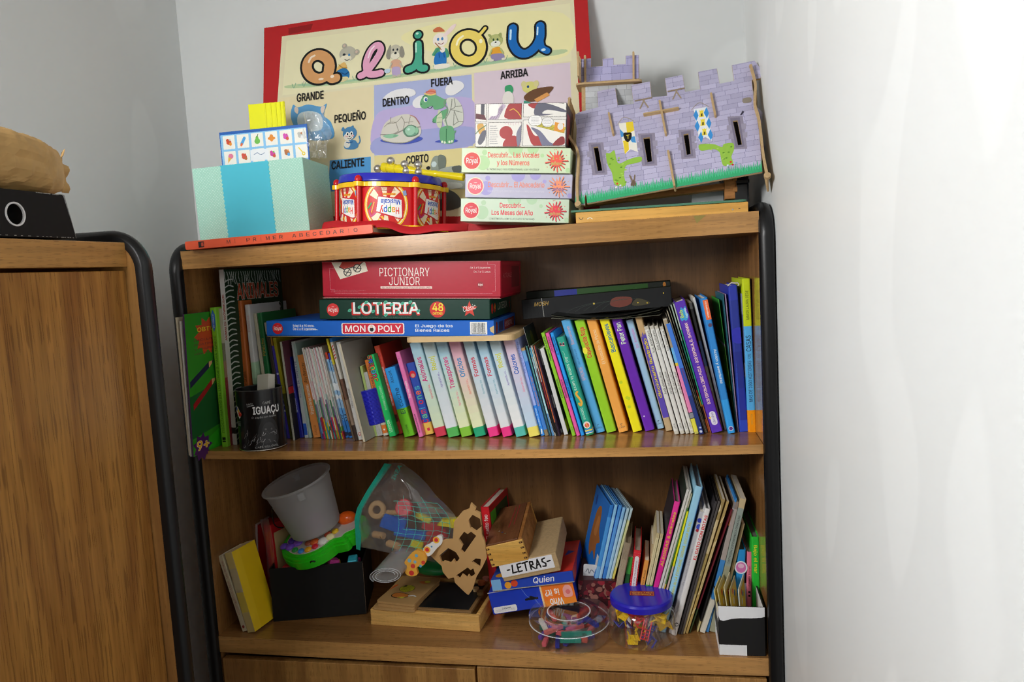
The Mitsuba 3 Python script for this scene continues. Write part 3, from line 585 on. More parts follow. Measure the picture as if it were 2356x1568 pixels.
book('red board book with rounded corners and layered pages beside the bright green book', B(1545, 1395), B(1618, 1388), B(1228, 262), 'd8422e', 0.16, board=0.004, r=0.004, pages='c85a2a',
     texts=[('MI PRIMER LIBRO CON DESPLEGABLES', .55, .32, .76, 'f4dcd4', 'up', {'hh': .26, 'bold': True}), ('Pinto', .5, .80, .92, 'b4141c', 'up', {'hh': .5})], marks=lambda q: ([q.rect(.12 + .2 * i, .955, .15 + .2 * i, .998, 'e8843a') for i in range(5)], [q.rect(.12 + .2 * i, .004, .15 + .2 * i, .05, 'e8843a') for i in range(5)], q.rect(.3, .14, .75, .22, '6a1418')))
book('thick blue and green board book about a car, its grey page tops showing', C(690, 1482), C(838, 1445), C(400, 492), '2a9ae8', 0.19, bands=[(0, '6cc41c'), (.405, '2a9ae8')], pages='9a9c98', board=.003,
     texts=[('El coche', .58, .32, .70, '14305a', 'up', {'hh': .42}), ('Abbott', .42, .78, .96, '14305a', 'up', {'hh': .28}), ('combel', .5, .04, .17, '2a6a14', 'up', {'hh': .22})])
book('slim pink board book leaning between the car book and the blue truck book', C(900, 1480), C(966, 1470), C(556, 255), 'ee7ab8', 0.17, board=.002, texts=[('Soy una Fresita', .5, .46, .66, 'fbe6f2', 'up', {'hh': .42, 'bold': True}), ('PLAYHOUSE/VEREVIA', .5, .05, .27, '3a1430', 'up', {'hh': .30, 'bold': True}), ('T B C', .5, .90, .95, 'b03a80', 'up', {'hh': .3})])
def cam(q):
    for i, (ch, cc) in enumerate(zip('Camiones', ('e02a48', '6cc890', 'e83a4a', '48b0d8', 'e02a48', '54b8a0', 'f0704a', '48b8c8'))):
        q.text(ch, .80, .155 + .066 * i * (1.0), .62 * q.w / q.h, cc, rot=90, bold=True, wd=.058 if ch != 'i' else .02)
    q.ell(.5, .84, .045, .05, 'd82038'); q.ell(.5, .825, .026, .028, 'd89a80'); q.rect(.45, .05, .72, .09, 'd8304a')
book('short thick blue truck book with big multicoloured title and yellow foot', C(985, 1452), C(1120, 1428), C(700, 420), '2a50b4', 0.17, bands=[(0, 'f0c85a'), (.165, '2a50b4')], marks=cam)

# --- the eight pale-blue learning books
D = crop(900, 700, 4.611)
GA = None
eight = [('Animales', 'las', (190, 415), (475, 1410), (590, 1385), 'd63a54', 'c8387c', 'e0285a', 'a9cfe2', '7a9ac0', 'red', 'd9e8c8'),
         ('Reloj', 'el', (325, 410), (605, 1415), (725, 1395), '55b85a', 'cfd24a', '6a4ab0', 'bcd6dc', '6a4ab0', 'green', 'e2e8ee'),
         ('Transportes', 'los', (465, 400), (745, 1410), (860, 1390), '86c83a', 'd0387c', 'e86a8a', 'a6cfe6', 'e86a8a', 'lime green', 'e6eec2'),
         ('Oficios', 'los', (605, 400), (890, 1410), (1005, 1385), '1fa878', '3f86c0', 'e0604a', 'dfa8c0', 'e0604a', 'teal-green', 'e8efc4'),
         ('Formas', 'las', (755, 390), (1040, 1410), (1145, 1385), 'f0388a', 'c8324a', '4a9ab0', 'b3d0de', '4a9ab0', 'pink', 'e4e6ea'),
         ('Formas', 'las', (895, 385), (1185, 1410), (1285, 1385), 'f0388a', 'c8324a', '4a9ab0', 'a8cee4', '4a7ac0', 'pink', 'e4e8ec'),
         ('Reloj', 'el', (1030, 375), (1325, 1410), (1435, 1385), '58c0b4', 'cfd24a', '6a4ab0', 'bcd6e2', '6a4ab0', 'turquoise', 'eef0f0'),
         ('Colores', 'los', (1180, 365), (1465, 1410), (1575, 1380), 'f2e46a', '2a5ab4', 'e86a8a', 'dcc0d4', 'e86a8a', 'yellow', 'c4dcf0')]
ords = ['first from the left', 'second', 'third', 'fourth', 'fifth', 'sixth', 'seventh', 'last on the right']
for i, (t, art, tl, bl, br, foot, tc, ac, top, _, cn, low) in enumerate(eight):
    L = {'Animales': .26, 'Reloj': .145, 'Transportes': .33, 'Oficios': .20, 'Formas': .20, 'Colores': .20}[t]
    v0 = {'Animales': .58, 'Reloj': .70, 'Transportes': .50, 'Oficios': .62, 'Formas': .62, 'Colores': .63}[t]
    def mix8(a, b, x): return ''.join('%02x' % int(round(int(a[j:j + 2], 16) * (1 - x) + int(b[j:j + 2], 16) * x)) for j in (0, 2, 4))
    bands = [(0, foot), (.095, low)] + [(.095 + .9 * j / 12, mix8(low, top, (j / 11) ** 1.2)) for j in range(1, 12)]
    book(f'pale-blue learning book with {cn} foot, {ords[i]} of the eight alike books', D(*bl), D(*br), D(*tl), top, 0.15, name='learning_book', bands=bands, group='eight pale-blue learning books', pages='6a8a94' if i % 2 else '3f6a7a', board=.0024,
         texts=[(t, .46, v0, v0 + L, tc, 'up', {'hh': .42, 'bold': True}), (f'Aprendo {art}...', .66, v0 - .185, v0 - .02, ac, 'up', {'hh': .2})], mat='gloss')
# the pale board lying on them, under the game boxes
k = thing('wooden_board', 'pale rounded board lying on the learning books under the blue game box', 'board')
f = Fr(PY((930, 785), .05) , PY((1205, 757), .30) - PY((930, 785), .05))
_a, _b = PY((931, 784), .055), PY((1150, 779), .055); fb = Fr(_a, _b - _a).top()
put(k, 'board', [extr(fb.at(0, 0, 0.008), rrect(0, 0, float(np.linalg.norm(_b - _a)) + .03, .25, .02), .012, 'd6b888')], 'paper')
# --- right half of the middle shelf
D = crop(1170, 730, 5.405)
book('lavender paperback with a bright blue foot, right of the learning books', D(400, 1475), D(450, 1465), D(65, 260), 'a3b4ec', 0.16, soft=True, bands=[(0, '2f8cea'), (.31, 'a3b4ec')], texts=[('Por que del lobo feroz', .5, .64, .96, '4a5aa8', 'up', {'hh': .5}), ('Susana y la bruja', .5, .10, .28, 'd8ecff', 'up', {'hh': .42})], marks=lambda q: q.poly([(.3, .02), (.6, .02), (.8, .06), (.5, .075)], 'e8f2ff'))
book('blue paperback with orange lettering on the spine beside the lavender one', D(455, 1475), D(500, 1468), D(155, 385), '3f86d0', 0.15, soft=True, bands=[(0, '8a7a5a'), (.07, '3f80d0'), (.85, '6aa4dc'), (.97, 'c8a870')], texts=[('Historias para leer', .5, .34, .68, 'e0804a', 'up', {'hh': .5})])
GT = 'thin coloured booklets beside the lavender paperback'
for i, (x0, x1, t0, c, bd) in enumerate(((504, 515, 205, '2a4a5c', ()), (518, 530, 218, '58b0a8', [(0, '3a7a8a'), (.5, '58b0a8')]), (533, 542, 232, '1f2f38', ()), (545, 572, 252, 'a8dce8', [(0, '5a90c0'), (.25, 'a8dce8'), (.9, '40b0e0')]))):
    book(('dark teal', 'sea-green', 'near-black', 'pale cyan')[i] + ' stapled booklet in the thin row right of the lavender paperback', D(x0, 1472), D(x1, 1470), D(t0, 345 + 12 * i), c, 0.15, soft=True, name='booklet', cat='booklet', bands=bd, group=GT)
book('tall black-covered booklet with a white edge rising behind the thin booklets', D(574, 1474), D(578, 1474), D(182, 122), 'c8c8c4', 0.14, soft=True, name='booklet', cat='booklet', side=lambda q: (q.rect(0, 0, 1, 1, '22262e'), q.ell(.5, .86, .07, .09, '4a4426')))
for i, (x0, x1, t0, c, bd) in enumerate(((582, 590, 272, '1c1a1c', [(0, 'c8c4b0'), (.04, '1c1a1c'), (.6, '8a2a2a'), (.75, 'd8d4c8')]), (592, 602, 285, 'cfcac0', [(0, '1c1a1c'), (.3, 'a02a3a'), (.6, 'cfcac0')]), (604, 614, 300, '2a1c1c', [(0, '14100f'), (.4, '5a2030'), (.7, '2a1c1c')]), (616, 628, 310, 'c0562a', [(0, '2a2020'), (.15, 'd06a3a'), (.7, 'c86a48')]), (630, 640, 322, '3a2440', ()))):
    book(('black and red', 'white and red', 'dark maroon', 'orange-streaked', 'aubergine')[i] + ' slim booklet in the thin row left of the white booklet', D(x0, 1474), D(x1, 1473), D(t0, 352), c, 0.14, soft=True, name='booklet', cat='booklet', bands=bd, group=GT)
book('dark navy booklet with a greyish top, left of the white booklet', D(648, 1438), D(672, 1436), D(360, 388), '2c3050', 0.14, soft=True, name='booklet', cat='booklet', bands=[(0, 'b0b0b0'), (.05, '2a2c4a'), (.3, 'c4c8cc'), (.45, '3a4a4a'), (.8, 'b8bcc0')])
book('plain white booklet spine left of the three slim lime, pink and blue books', D(692, 1462), D(745, 1458), D(388, 392), 'd5d5d6', 0.14, soft=True, name='booklet', cat='booklet', side=lambda q: (q.rect(0, 0, 1, 1, '24243a'), q.rect(0, .02, 1, .16, 'b8a81c')))
for (bl, br, tl, c, t, t2, n) in (((792, 1476), (838, 1470), (402, 196), '8ccc2a', 'PRIMERAS PALABRAS', 'LIBSA', 'lime'), ((847, 1476), (893, 1470), (457, 200), 'ea5aa8', 'LOS NUMEROS', 'LIBSA', 'pink'), ((902, 1472), (945, 1468), (516, 196), '1f9af0', 'EL ABECEDARIO', 'LIBSA', 'sky-blue')):
    book(f'slim {n} board book with small black capitals, one of a set of three', D(*bl), D(*br), D(*tl), c, 0.15, board=.0016, texts=[(t, .5, .965 - .0138 * len(t), .965, '1c2430', 'up', {'hh': .40, 'bold': True}), ('PRIMEROS PASOS', .5, .37, .55, '1c2430', 'up', {'hh': .38, 'bold': True}), (t2, .5, .04, .09, '50605c', 'up', {'hh': .36})], pages='9aa0a0')
def selva(q):
    q.poly([(.25, .955), (.45, .935), (.45, .905), (.25, .915)], 'f09aa8'); q.poly([(.8, .945), (.55, .935), (.52, .905), (.75, .905)], 'f09aa8')
    q.ell(.32, .93, .010, .012, '4a2a3a'); q.ell(.68, .925, .010, .012, '4a2a3a'); q.line([(.3, .86), (.45, .83), (.35, .79), (.5, .77)], .004, '9ad8c0', True)
    q.line([(.55, .44), (.35, .42), (.6, .37), (.7, .33), (.5, .305), (.35, .325)], .022, 'e8b040', True)
    q.ell(.5, .105, .034, .034, 'e6e0d8'); q.ell(.5, .10, .022, .022, 'd85a4a'); q.rect(.46, .08, .54, .13, 'f0c84a')
book('teal storybook with white handwritten title and striped foot, right of the blue slim book', D(967, 1475), D(1064, 1462), D(592, 256), '1ea08a', 0.16, board=.0022, bands=[(0, '1f8a5a'), (.018, 'e8e8e0'), (.026, '3f8ad0'), (.042, 'f0d858'), (.055, '3f8ad0'), (.065, '1ea08a')],
     texts=[('Asi suena la selva', .5, .46, .80, 'd8f0e4', 'down', {'hh': .40}), ('baborno', .5, .16, .28, 'c8e8dc', 'down', {'hh': .36})], marks=selva)
E3 = crop(1180, 600, 3.563)
five = [((1371.5, 997), (1391.5, 991), (1290.6, 738), '5aabe0', 'sky-blue', (('Blancanieves', .78, .94, 'e89a98', 'up', {'hh': .34}), ('que camina por', .60, .74, '1c4a8c', 'up', {'hh': .22}), ('APRENDE', .46, .58, 'e8a0a8', 'up', {'hh': .42}))),
        ((1396, 996), (1418, 991), (1321, 738), '9ad22a', 'lime green', (('Caperucita Roja', .66, .93, 'b0301c', 'up', {'hh': .44, 'bold': True, 'outline': 'e8c040', 'ow': .06}),)),
        ((1424, 995.5), (1445.5, 991.5), (1348.6, 735), 'f3a94e', 'orange', (('El Soldadito de Plomo', .60, .90, 'fbe2b8', 'up', {'hh': .36}),)),
        ((1456.5, 994.5), (1477.5, 990), (1379, 735), 'f4ea1e', 'yellow', (('Blancanieves', .70, .95, '2a6aa0', 'up', {'hh': .46, 'bold': True}),)),
        ((1484.5, 992.5), (1506.5, 988.5), (1407, 735), '6a2ab0', 'purple', (('Peter Pan', .77, .96, 'd8f0c8', 'up', {'hh': .5, 'bold': True}),))]
for i, (bl, br, tl, c, n, tx) in enumerate(five):
    def mk(q, i=i):
        if i in (0, 2, 4): q.line([(.45, .055), (.45, .07), (.6, .07)], .003, '20304a') if i != 4 else q.ell(.35, .13, .006, .006, 'e0d8f0')
        if i == 3: [q.ell(x, y, .014, .014, 'c8d820') for x, y in ((.3, .44), (.45, .30), (.6, .29), (.4, .22))]
        if i == 1: q.ell(.22, .73, .02, .03, 'f0e840')
        if i in (0, 2): q.text('LIBSA', .5, .035, .16 * q.w / q.h, '2a3a4a', anchor='m')
    book(f'tall {n} fairy-tale hardback in the bright set of five', bl, br, tl, c, 0.19, board=.0024, mat='gloss', name='storybook', texts=[(t[0], .5, *t[1:]) for t in tx], marks=mk)
book('pale blue hardback with small pink title beside the purple storybook', (1512.6, 987.5), (1529, 985.5), (1439.8, 737.5), 'a3cbe8', 0.19, board=.0024, texts=[('los Animales', .5, .74, .92, 'd86ac0', 'up', {'hh': .42})], marks=lambda q: (q.line([(.4, .06), (.4, .075), (.6, .075)], .004, '20304a'), q.text('LIBSA', .5, .04, .18 * q.w / q.h, '2a3a4a', anchor='m')))
def torn(q):
    q.rect(.12, .115, 1, .80, '5a48b0')
    q.poly([(.12, .80), (.12, .83), (.3, .82), (.45, .865), (.6, .83), (.8, .85), (1, .81), (1, .80)], '5a48b0')
    q.text('diccionario ilustrado', .78, .285, .44 * q.w / q.h, 'ecd820', rot=90, bold=True, wd=.52)
book('picture dictionary with torn cardboard spine ends and yellow script on purple', (1532.5, 992), (1548, 990.7), (1460.5, 729), 'b99a6c', 0.18, bands=[(0, 'bfa880'), (.5, 'b4946a'), (.85, 'c8a878')], marks=torn, mat='paper', pages='c0a070')
E5 = crop(1460, 660, 4.355)
for i, (t, bl, br, tl, nn) in enumerate((('los animales', (402, 1480), (450, 1475), (92, 398), 'first'), ('los colores', (460, 1476), (506, 1471), (146, 394), 'second'), ('las formas', (514, 1472), (553, 1467), (196, 392), 'third'), ('los numeros', (561, 1471), (600, 1466), (247, 398), 'fourth'))):
    book(f'thin white picture book with black spine lettering, {nn} of the four white ones', E5(*bl), E5(*br), E5(*tl), 'dadad2', 0.17, board=.0014, pages='8a8478', group='four white picture books', bands=[(0, 'cbc8ba'), (.03, 'dcdcd6'), (.97, 'c2beb0')],
         texts=[(t, .55, .955 - .0165 * len(t), .955, '1c1c1c' if i != 2 else '7a7a74', 'up', {'hh': .46}), ('Ardi descubre', .55, .37, .575, '1c1c1c' if i != 2 else '6a6a64', 'up', {'hh': .46}), ('LIBSA', .5, .045, .10, '4a4a4a', 'up', {'hh': .34})])
book('thin book with a sky, pink, grey and yellow striped spine beside the white ones', E5(604, 1475), E5(646, 1470), E5(285, 335), 'b0a084', 0.17, soft=True, bands=[(0, 'c8c460'), (.02, 'e6e04a'), (.135, '20242c'), (.14, '8a9098'), (.185, '2c2430'), (.19, 'f08ab8'), (.60, 'e8c83a'), (.625, '6ab4e0'), (.76, 'a8987c')])
book('blue and navy paperback right of the striped-spined book', E5(652, 1480), E5(697, 1474), E5(316, 372), '3f7ad8', 0.17, soft=True, bands=[(0, '1c2868'), (.03, '24387e'), (.35, '2c50b0'), (.6, '3f7ad8')], texts=[('Cuentame', .5, .46, .60, '8a3a5a', 'up', {'hh': .4})], marks=lambda q: (q.ell(.5, .025, .012, .012, 'c8d0e8'), q.ell(.6, .06, .01, .008, 'b0c0e8')))
GM = 'worn grey magazines beside the purple picture book'
for i, (bl, br, tl, c) in enumerate((((702, 1462), (711, 1460), (308, 262), '5a5448'), ((713, 1460), (724, 1457), (322, 240), 'a49c88'), ((726, 1455), (732, 1453), (342, 205), '8f8f80'))):
    book(('brown', 'beige', 'grey-green')[i] + ' worn magazine left of the purple picture book', E5(*bl), E5(*br), E5(*tl), c, 0.19, soft=True, name='magazine', cat='magazine', group=GM)
book('pale mint magazine left of the purple picture book', E5(738, 1452), E5(752, 1450), E5(360, 182), 'aab8a8', 0.19, soft=True, name='magazine', cat='magazine', bands=[(0, 'c8642a'), (.1, '2a1a14'), (.2, 'd8a02a'), (.28, 'b8382a'), (.33, '2a2018'), (.42, '3a6a3a'), (.55, '2a8a78'), (.72, '9fb0a4')])
book('green-edged thin book against the purple picture book', E5(757, 1462), E5(770, 1461), E5(386, 170), '2a8a74', 0.19, soft=True, bands=[(0, '9a5a3a'), (.22, '2a9a78'), (.8, 'b8c4bc')])
def bob(q):
    q.blob([(.12, .885), (.3, .90), (.3, .93), (.45, .955), (.6, .94), (.85, .955), (.8, .915), (.92, .89), (.75, .86), (.55, .85), (.4, .86), (.2, .855)], '3aa0d8')
    q.text('Bob', .48, .875, .30 * q.w / q.h, 'd8e020', rot=90, bold=True, wd=.06); q.text('Esponja', .82, .87, .18 * q.w / q.h, 'e8f0f8', rot=90, bold=True, wd=.07)
    q.rect(.22, .055, .78, .16, 'e6e2f0', r=.006); q.text('LibroVivo', .60, .065, .22 * q.w / q.h, '3a2a8a', rot=90, wd=.085); q.burst(.2, .115, .012, 'f0c838', 5, .5)
    q.text('BOB ESPONJA LIBRO PUZLE - BOB ESPONJA, EL SHOWMAN', .62, .215, .26 * q.w / q.h, 'f2e8ee', rot=90, wd=.62, bold=True, outline='b8243a', ow=.05)
book('thick purple picture book with white and red lettering, tilted left', E5(776, 1466), E5(885, 1442), E5(398, 157), '5a30b4', 0.20, board=.0026, texts=(), marks=bob, side=lambda q: (q.rect(0, 0, 1, .55, 'b01c2a'), q.rect(0, .55, 1, .78, 'a8183c'), q.rect(0, .78, 1, 1, 'c8b030')))
F6 = crop(1590, 620, 3.92)
book('grey transparent plastic sleeve behind the purple picture book', F6(262, 1440), F6(290, 1436), F6(-22, 300), '4a4a4c', 0.20, soft=True, name='sleeve', cat='folder', bands=[(0, '7a6a5a'), (.3, '8a8a70'), (.5, '3a5a8a'), (.7, '3c3c3e'), (.95, '8c8c8c')], mat='plastic')
book('white spiral-page booklet left of the tall blue adventure book', F6(302, 1446), F6(326, 1442), F6(13, 256), 'd0d0cc', 0.20, soft=True, name='booklet', cat='booklet')
book('bright blue adventure book with an orange top label, right of the white booklet', F6(337, 1480), F6(400, 1466), F6(83, 262), '2f8ad8', 0.20, board=.0022, bands=[(0, '34a0ec'), (.25, '2f8ad8')], texts=[('Accion y aventuras', .55, .37, .625, 'e4f2ff', 'down', {'hh': .36, 'bold': True})],
     marks=lambda q: (q.rect(.25, .84, .97, .985, 'f0703c'), q.text('nickelodeon', .5, .975, .26 * q.w / q.h, 'fbe8dc', rot=-90, wd=.12, bold=True), q.ell(.6, .80, .014, .014, '5a4a6a'), q.ell(.5, .035, .017, .017, 'e8e8f0'), q.ell(.5, .035, .013, .013, '5a3a8a')), side=lambda q: (q.rect(0, 0, 1, 1, '1f4a78'), q.rect(0, .1, 1, .45, '5a6a50')))
book('thin green-edged booklet right of the blue adventure book', F6(404, 1445), F6(409, 1444), F6(246, 268), '7ac848', 0.18, soft=True, name='booklet', cat='booklet', bands=[(0, '3a6a3a'), (.3, '7cc84a'), (.64, 'c8ccc4'), (.66, '4ab848')])
book('thin teal-edged booklet left of the dark blue book', F6(412, 1460), F6(419, 1460), F6(286, 222), '2f6a7c', 0.18, soft=True, name='booklet', cat='booklet')
book('thin mauve-edged booklet touching the dark blue book', F6(422, 1464), F6(431, 1463), F6(306, 220), '9a86a8', 0.18, soft=True, name='booklet', cat='booklet')
k = book('dark blue thick book with a torn white spine top', F6(436, 1458), F6(520, 1450), F6(331, 145), '25329c', 0.19, y0=.124, bands=[(0, '2c48c0'), (.08, '26329c'), (.3, '22308e'), (.55, '28389a'), (.9, '2c3cae')], marks=lambda q: (setattr(q, 'ok', sbox(.0005, 0, q.w - .0005, q.h)), q.ell(.72, .66, .055, .055, '3236b8'), q.poly([(.1, .0), (.12, .35), (.28, .5), (.2, .1)], '2f58c8')))
put(k, 'torn_edge', [tube([PY(F6(x, y), .123) for x, y in ((330, 148), (345, 132), (365, 118), (400, 122), (418, 118), (430, 130), (424, 148))], .0016, 'c8c4ba', 6)], 'paper', smooth=True)
book('thin white and navy booklet between the dark blue book and the houses book', F6(519, 1460), F6(527, 1460), F6(452, 216), '9aa4b4', 0.18, y0=.122, soft=True, name='booklet', cat='booklet', bands=[(0, 'a8b0bc'), (.5, '5a6484'), (.85, '8a94a8')])
book('tall book with lime, sky-blue and orange spine, last on the middle shelf', F6(529, 1456), F6(604, 1453), F6(471, 84), '58b2ee', 0.19, y0=.118, board=.0022, mat='gloss', bands=[(0, 'f79a12'), (.145, '58b2ee'), (.695, 'c9dd20')],
     texts=[('MARIA LAURA DEDE', .52, .735, .925, '1c2a20', 'up', {'hh': .34}), ('MAS DE 1000 HISTORIAS', .5, .20, .47, '142040', 'up', {'hh': .42}), ('DE', .5, .485, .515, '142040', 'up', {'hh': .3}), ('CASAS', .46, .53, .635, '142040', 'up', {'hh': .6}), ('AMAUTICA', .5, .05, .12, 'c0a04a', 'up', {'hh': .22})], side=lambda q: (q.rect(0, 0, 1, 1, '3a1848'), q.rect(0, .5, 1, .7, '8a1a3a'), q.rect(0, .25, 1, .5, '8ac82a')), dx=-0.003)

# --- game boxes lying on the books
def lid_box(name, label, bl, br, tl, y0, depth, col, marks, yaw=0.0, side=None, cat='box', lip=None, under=None, group=None, mat='gloss', ch=.0012, dz=0.0):
    n = np.array([math.sin(yaw), math.cos(yaw), 0.0]); o = PY(bl, y0); f, w, h = frame_px(bl, br, tl, o, n)
    if dz: f.o = f.o + np.array((0, 0, dz))
    k = thing(name, label, cat, group)
    if lip:
        put(k, 'base', [bx(f.at(.0022, 0, -.0022), w - .0044, h * .6, depth - .0044, lip, .0008)], mat); put(k, 'lid', [bx(f.at(0, h * .05, 0), w, h * .95, depth, col, ch)], mat)
    else: put(k, 'body', [bx(f, w, h, depth, col, ch)], mat)
    q = Ink(f, w, h); marks(q); ink(k, 'front_print', q)
    if side: q = Ink(Fr(f.p(w, 0, 0), -f.n, f.v), depth, h); side(q); ink(k, 'side_print', q)
    return k, f, w, h
def royal(q, x, y, r, c='d8222e', cream=None):
    if cream: q.ell(x, y, r * 1.13, r * 1.13, cream, q=12)
    q.ell(x, y, r, r, c, q=12); q.text('Royal', x, y - r * .28, r * .62, 'f4e4dc', anchor='m', bold=True, wd=1.55 * r * q.h / q.w)
    q.rect(x - .2 * r * q.h / q.w, y + r * .42, x + .2 * r * q.h / q.w, y + r * .48, 'f4e4dc')
def mono(q):
    q.rect(0, .0, 1, .018, 'b8a88a'); royal(q, .053, .52, .36)
    q.text('Edad 8 a 90 anos.', .123, .62, .155, 'e8ecf4', bold=True, wd=.098); q.text('De 2 a 8 jugadores.', .123, .42, .155, 'e8ecf4', bold=True, wd=.107)
    q.rect(.343, .17, .620, .86, 'f0dcd8', r=.004); q.rect(.349, .21, .614, .82, 'd2203a', r=.003)
    q.text('MON', .356, .32, .38, 'f8f0ee', bold=True, wd=.094); q.text('POLY', .502, .32, .38, 'f8f0ee', bold=True, wd=.104)
    q.ell(.477, .51, .26, .26, 'f4eeee'); q.ell(.477, .46, .13, .13, '1c1c1c'); q.ell(.477, .64, .1, .09, 'e8c8b8')
    q.text('El Juego de los', .665, .60, .17, 'e8ecf4', bold=True, wd=.163); q.text('Bienes Raices', .665, .33, .17, 'e8ecf4', bold=True, wd=.148)
    q.rect(.90, .15, .972, .92, 'e8e8e4'); R = random.Random(4)
    x = .906
    while x < .966:
        w = R.choice((.0012, .0018, .003)); q.rect(x, .26, x + w, .86, '20242a'); x += w + R.choice((.0014, .0022, .003))
    q.rect(.906, .19, .966, .225, '6a6a6a'); q.line([(.20, .44), (.23, .46), (.236, .43)], .03, 'c8d4ec'); q.poly([(1, .2), (.985, .35), (.982, .55), (1, .7)], 'c8b080')
def mono_s(q): q.rect(.2, .2, .4, .8, '1f2f66'); q.ell(.11, .5, .3, .36, '7a1a24'); q.rect(.45, .15, .93, .8, '8a2430', r=.003); q.text('MONOPOLY', .48, .32, .34, 'c8a0a0', bold=True, wd=.42)
k, fm, wm, hm = lid_box('board_game_box', 'blue board game box, lowest of the three game boxes stacked on the books', (613.6, 774), (1137, 775), (612, 738), .055, .255, '1f66c8', mono, side=mono_s, lip='9a8a70')
def lot(q):
    royal(q, .083, .48, .33, 'd83030')
    q.text('LOTERIA', .192, .25, .56, 'c82a24', bold=True, wd=.405, outline='c82a24', ow=.06); q.text('LOTERIA', .198, .29, .56, 'ecf2ee', bold=True, wd=.40)
    for x, y in ((.185, .45), (.245, .62), (.285, .85), (.325, .4), (.36, .80), (.40, .86), (.435, .74), (.47, .35), (.50, .80), (.56, .70), (.59, .42), (.40, .22), (.545, .86)): q.ell(x, y, .11, .075, '58c0a0', rot=30); q.ell(x, y, .075, .045, '3a9a7c', rot=30)
    q.ell(.702, .49, .40, .40, 'd0261e', q=12); q.text('48', .702, .42, .38, 'f0dc3a', bold=True, anchor='m', wd=.066); q.text('CARTONES', .702, .24, .11, 'f0dc3a', bold=True, anchor='m', wd=.058)
    q.burst(.885, .50, .42, 'd03a2a', 5, .42, rot=math.pi / 2, jit=0); q.text('Clasic', .848, .36, .26, 'f4eee8', wd=.075, rot=14, sk=.3); q.text('EL TRADICIONAL JUEGO MEXICANO', .2, .06, .07, '4a7a6a', wd=.35)
def lot_s(q): q.ell(.09, .5, .26, .26, 'a82a20'); q.ell(.2, .5, .24, .24, '9a2a1c'); q.text('48', .2, .45, .2, 'b09a30', anchor='m', bold=True); q.text('LOTERIA', .32, .36, .34, '8a8a80', bold=True, wd=.45); q.burst(.9, .5, .3, '7a2018', 5, .42, rot=1.57)
lid_box('card_game_box', 'dark green card game box, middle of the three stacked game boxes', (735.5, 734.5), (1127.6, 735), (734.3, 689.5), .06, .25, '10382c', lot, side=lot_s, dz=0.0005)
def pict(q):
    w = .0016; c = 'd88a94'
    q.line([(.07, .16), (.07, .24), (.045, .24), (.045, .82), (.07, .82), (.07, .88)], .008, c); q.line([(.07, .13), (.955, .13)], .008, c); q.line([(.93, .97), (.93, .9), (.97, .9), (.97, .2), (.955, .2)], .008, c)
    q.poly([(.055, 1), (.105, .52), (.265, .74), (.25, 1)], 'e6dcc8')
    q.poly([(.10, .84), (.125, .80), (.215, .90), (.235, .98), (.12, 1.0)], 'b8301c'); q.line([(.10, .86), (.13, .78), (.22, .91), (.24, 1.0)], .02, '1a1414')
    for x, y in ((.148, .71), (.205, .82)): q.ell(x, y, .115, .115, '17120f'); q.ell(x, y, .092, .092, 'e6dcc8'); q.line([(x - .012, y - .08), (x + .012, y + .08)], .022, '17120f'); q.line([(x - .022, y + .02), (x + .022, y - .02)], .022, '17120f')
    q.text('PICTIONARY', .47, .60, .23, 'f2e4dc', anchor='m', wd=.285); q.text('JUNIOR', .47, .36, .22, 'f2e4dc', anchor='m', wd=.175)
    q.rect(.335, .265, .625, .33, 'e8c8c0'); q.text('EL JUEGO EN EL QUE TODOS DIBUJAN', .48, .275, .042, '8a1c28', anchor='m', wd=.27)
    q.text('De 3 a 8 jugadores', .945, .80, .05, 'f0d8d4', anchor='r', wd=.11); q.text('De 7 a 11 anos', .945, .69, .05, 'f0d8d4', anchor='r', wd=.09); royal(q, .89, .37, .085, '9a1424')
    q.text('MANUFACTURED UNDER LICENSE', .05, .20, .025, 'c8606c', wd=.2); q.text('FABRICADO EN MEXICO', .05, .165, .025, 'c8606c', wd=.16)
    q.rect(0, .0, 1, .012, 'e0b0a8'); q.rect(0, .985, 1, 1, 'b85a5a')
def pict_s(q): q.rect(.06, .1, .94, .9, 'a3142a'); q.rect(.5, .25, .9, .85, '7a1020'); q.text('ACTUALE', .1, .55, .12, 'c86a70', wd=.4)
lid_box('drawing_game_box', 'crimson drawing game box on top of the stacked game boxes', (743, 686.5), (1152.5, 688), (739.8, 603), .065, .25, 'b41a30', pict, side=pict_s, lip='9a1428', dz=0.001)

# --- dark books lying on the upright ones, right of the game boxes
def dk(q):
    q.text('MOSH', .08, .62, .2, 'a8842a', bold=True, sk=.3, wd=.10)
    q.ell(.49, .48, .05, .05, 'd8b840'); q.blob([(.60, .32), (.61, .62), (.66, .72), (.74, .62), (.73, .30), (.66, .18)], '6a2c1c'); q.blob([(.74, .25), (.78, .55), (.86, .28), (.8, .18)], '3a3418')
    for x, y in ((.78, .33), (.84, .28), (.95, .70)): q.ell(x, y, .035, .035, 'd0b030')
    for i in range(5): q.line([(.3 + .06 * i, .15), (.36 + .07 * i, .35 + .05 * i), (.5 + .07 * i, .55)], .012, '2a3a30', True)
    q.line([(.145, .05), (.14, 1)], .03, '9a9a94')
k = thing('picture_book', 'large dark picture book with green top cover, lying on the upright books under the shelf', 'book')
o = PY((1204, 736), .19); fb, wb, hb = frame_px((1204, 734), (1547, 704), (1202, 690), o, (0.03, 1, 0))
put(k, 'cover', [bx(fb.at(0, hb * .94, 0), wb, hb * .06, .12, '12180f', .0005), bx(fb, wb, hb * .06, .12, '141414', .0005), bx(fb, wb, hb, .004, '0e1012', .001)], 'paper')
put(k, 'pages', [bx(fb.at(.001, hb * .06, -.004), wb - .002, hb * .88, .114, '8a8478')], 'chalky')
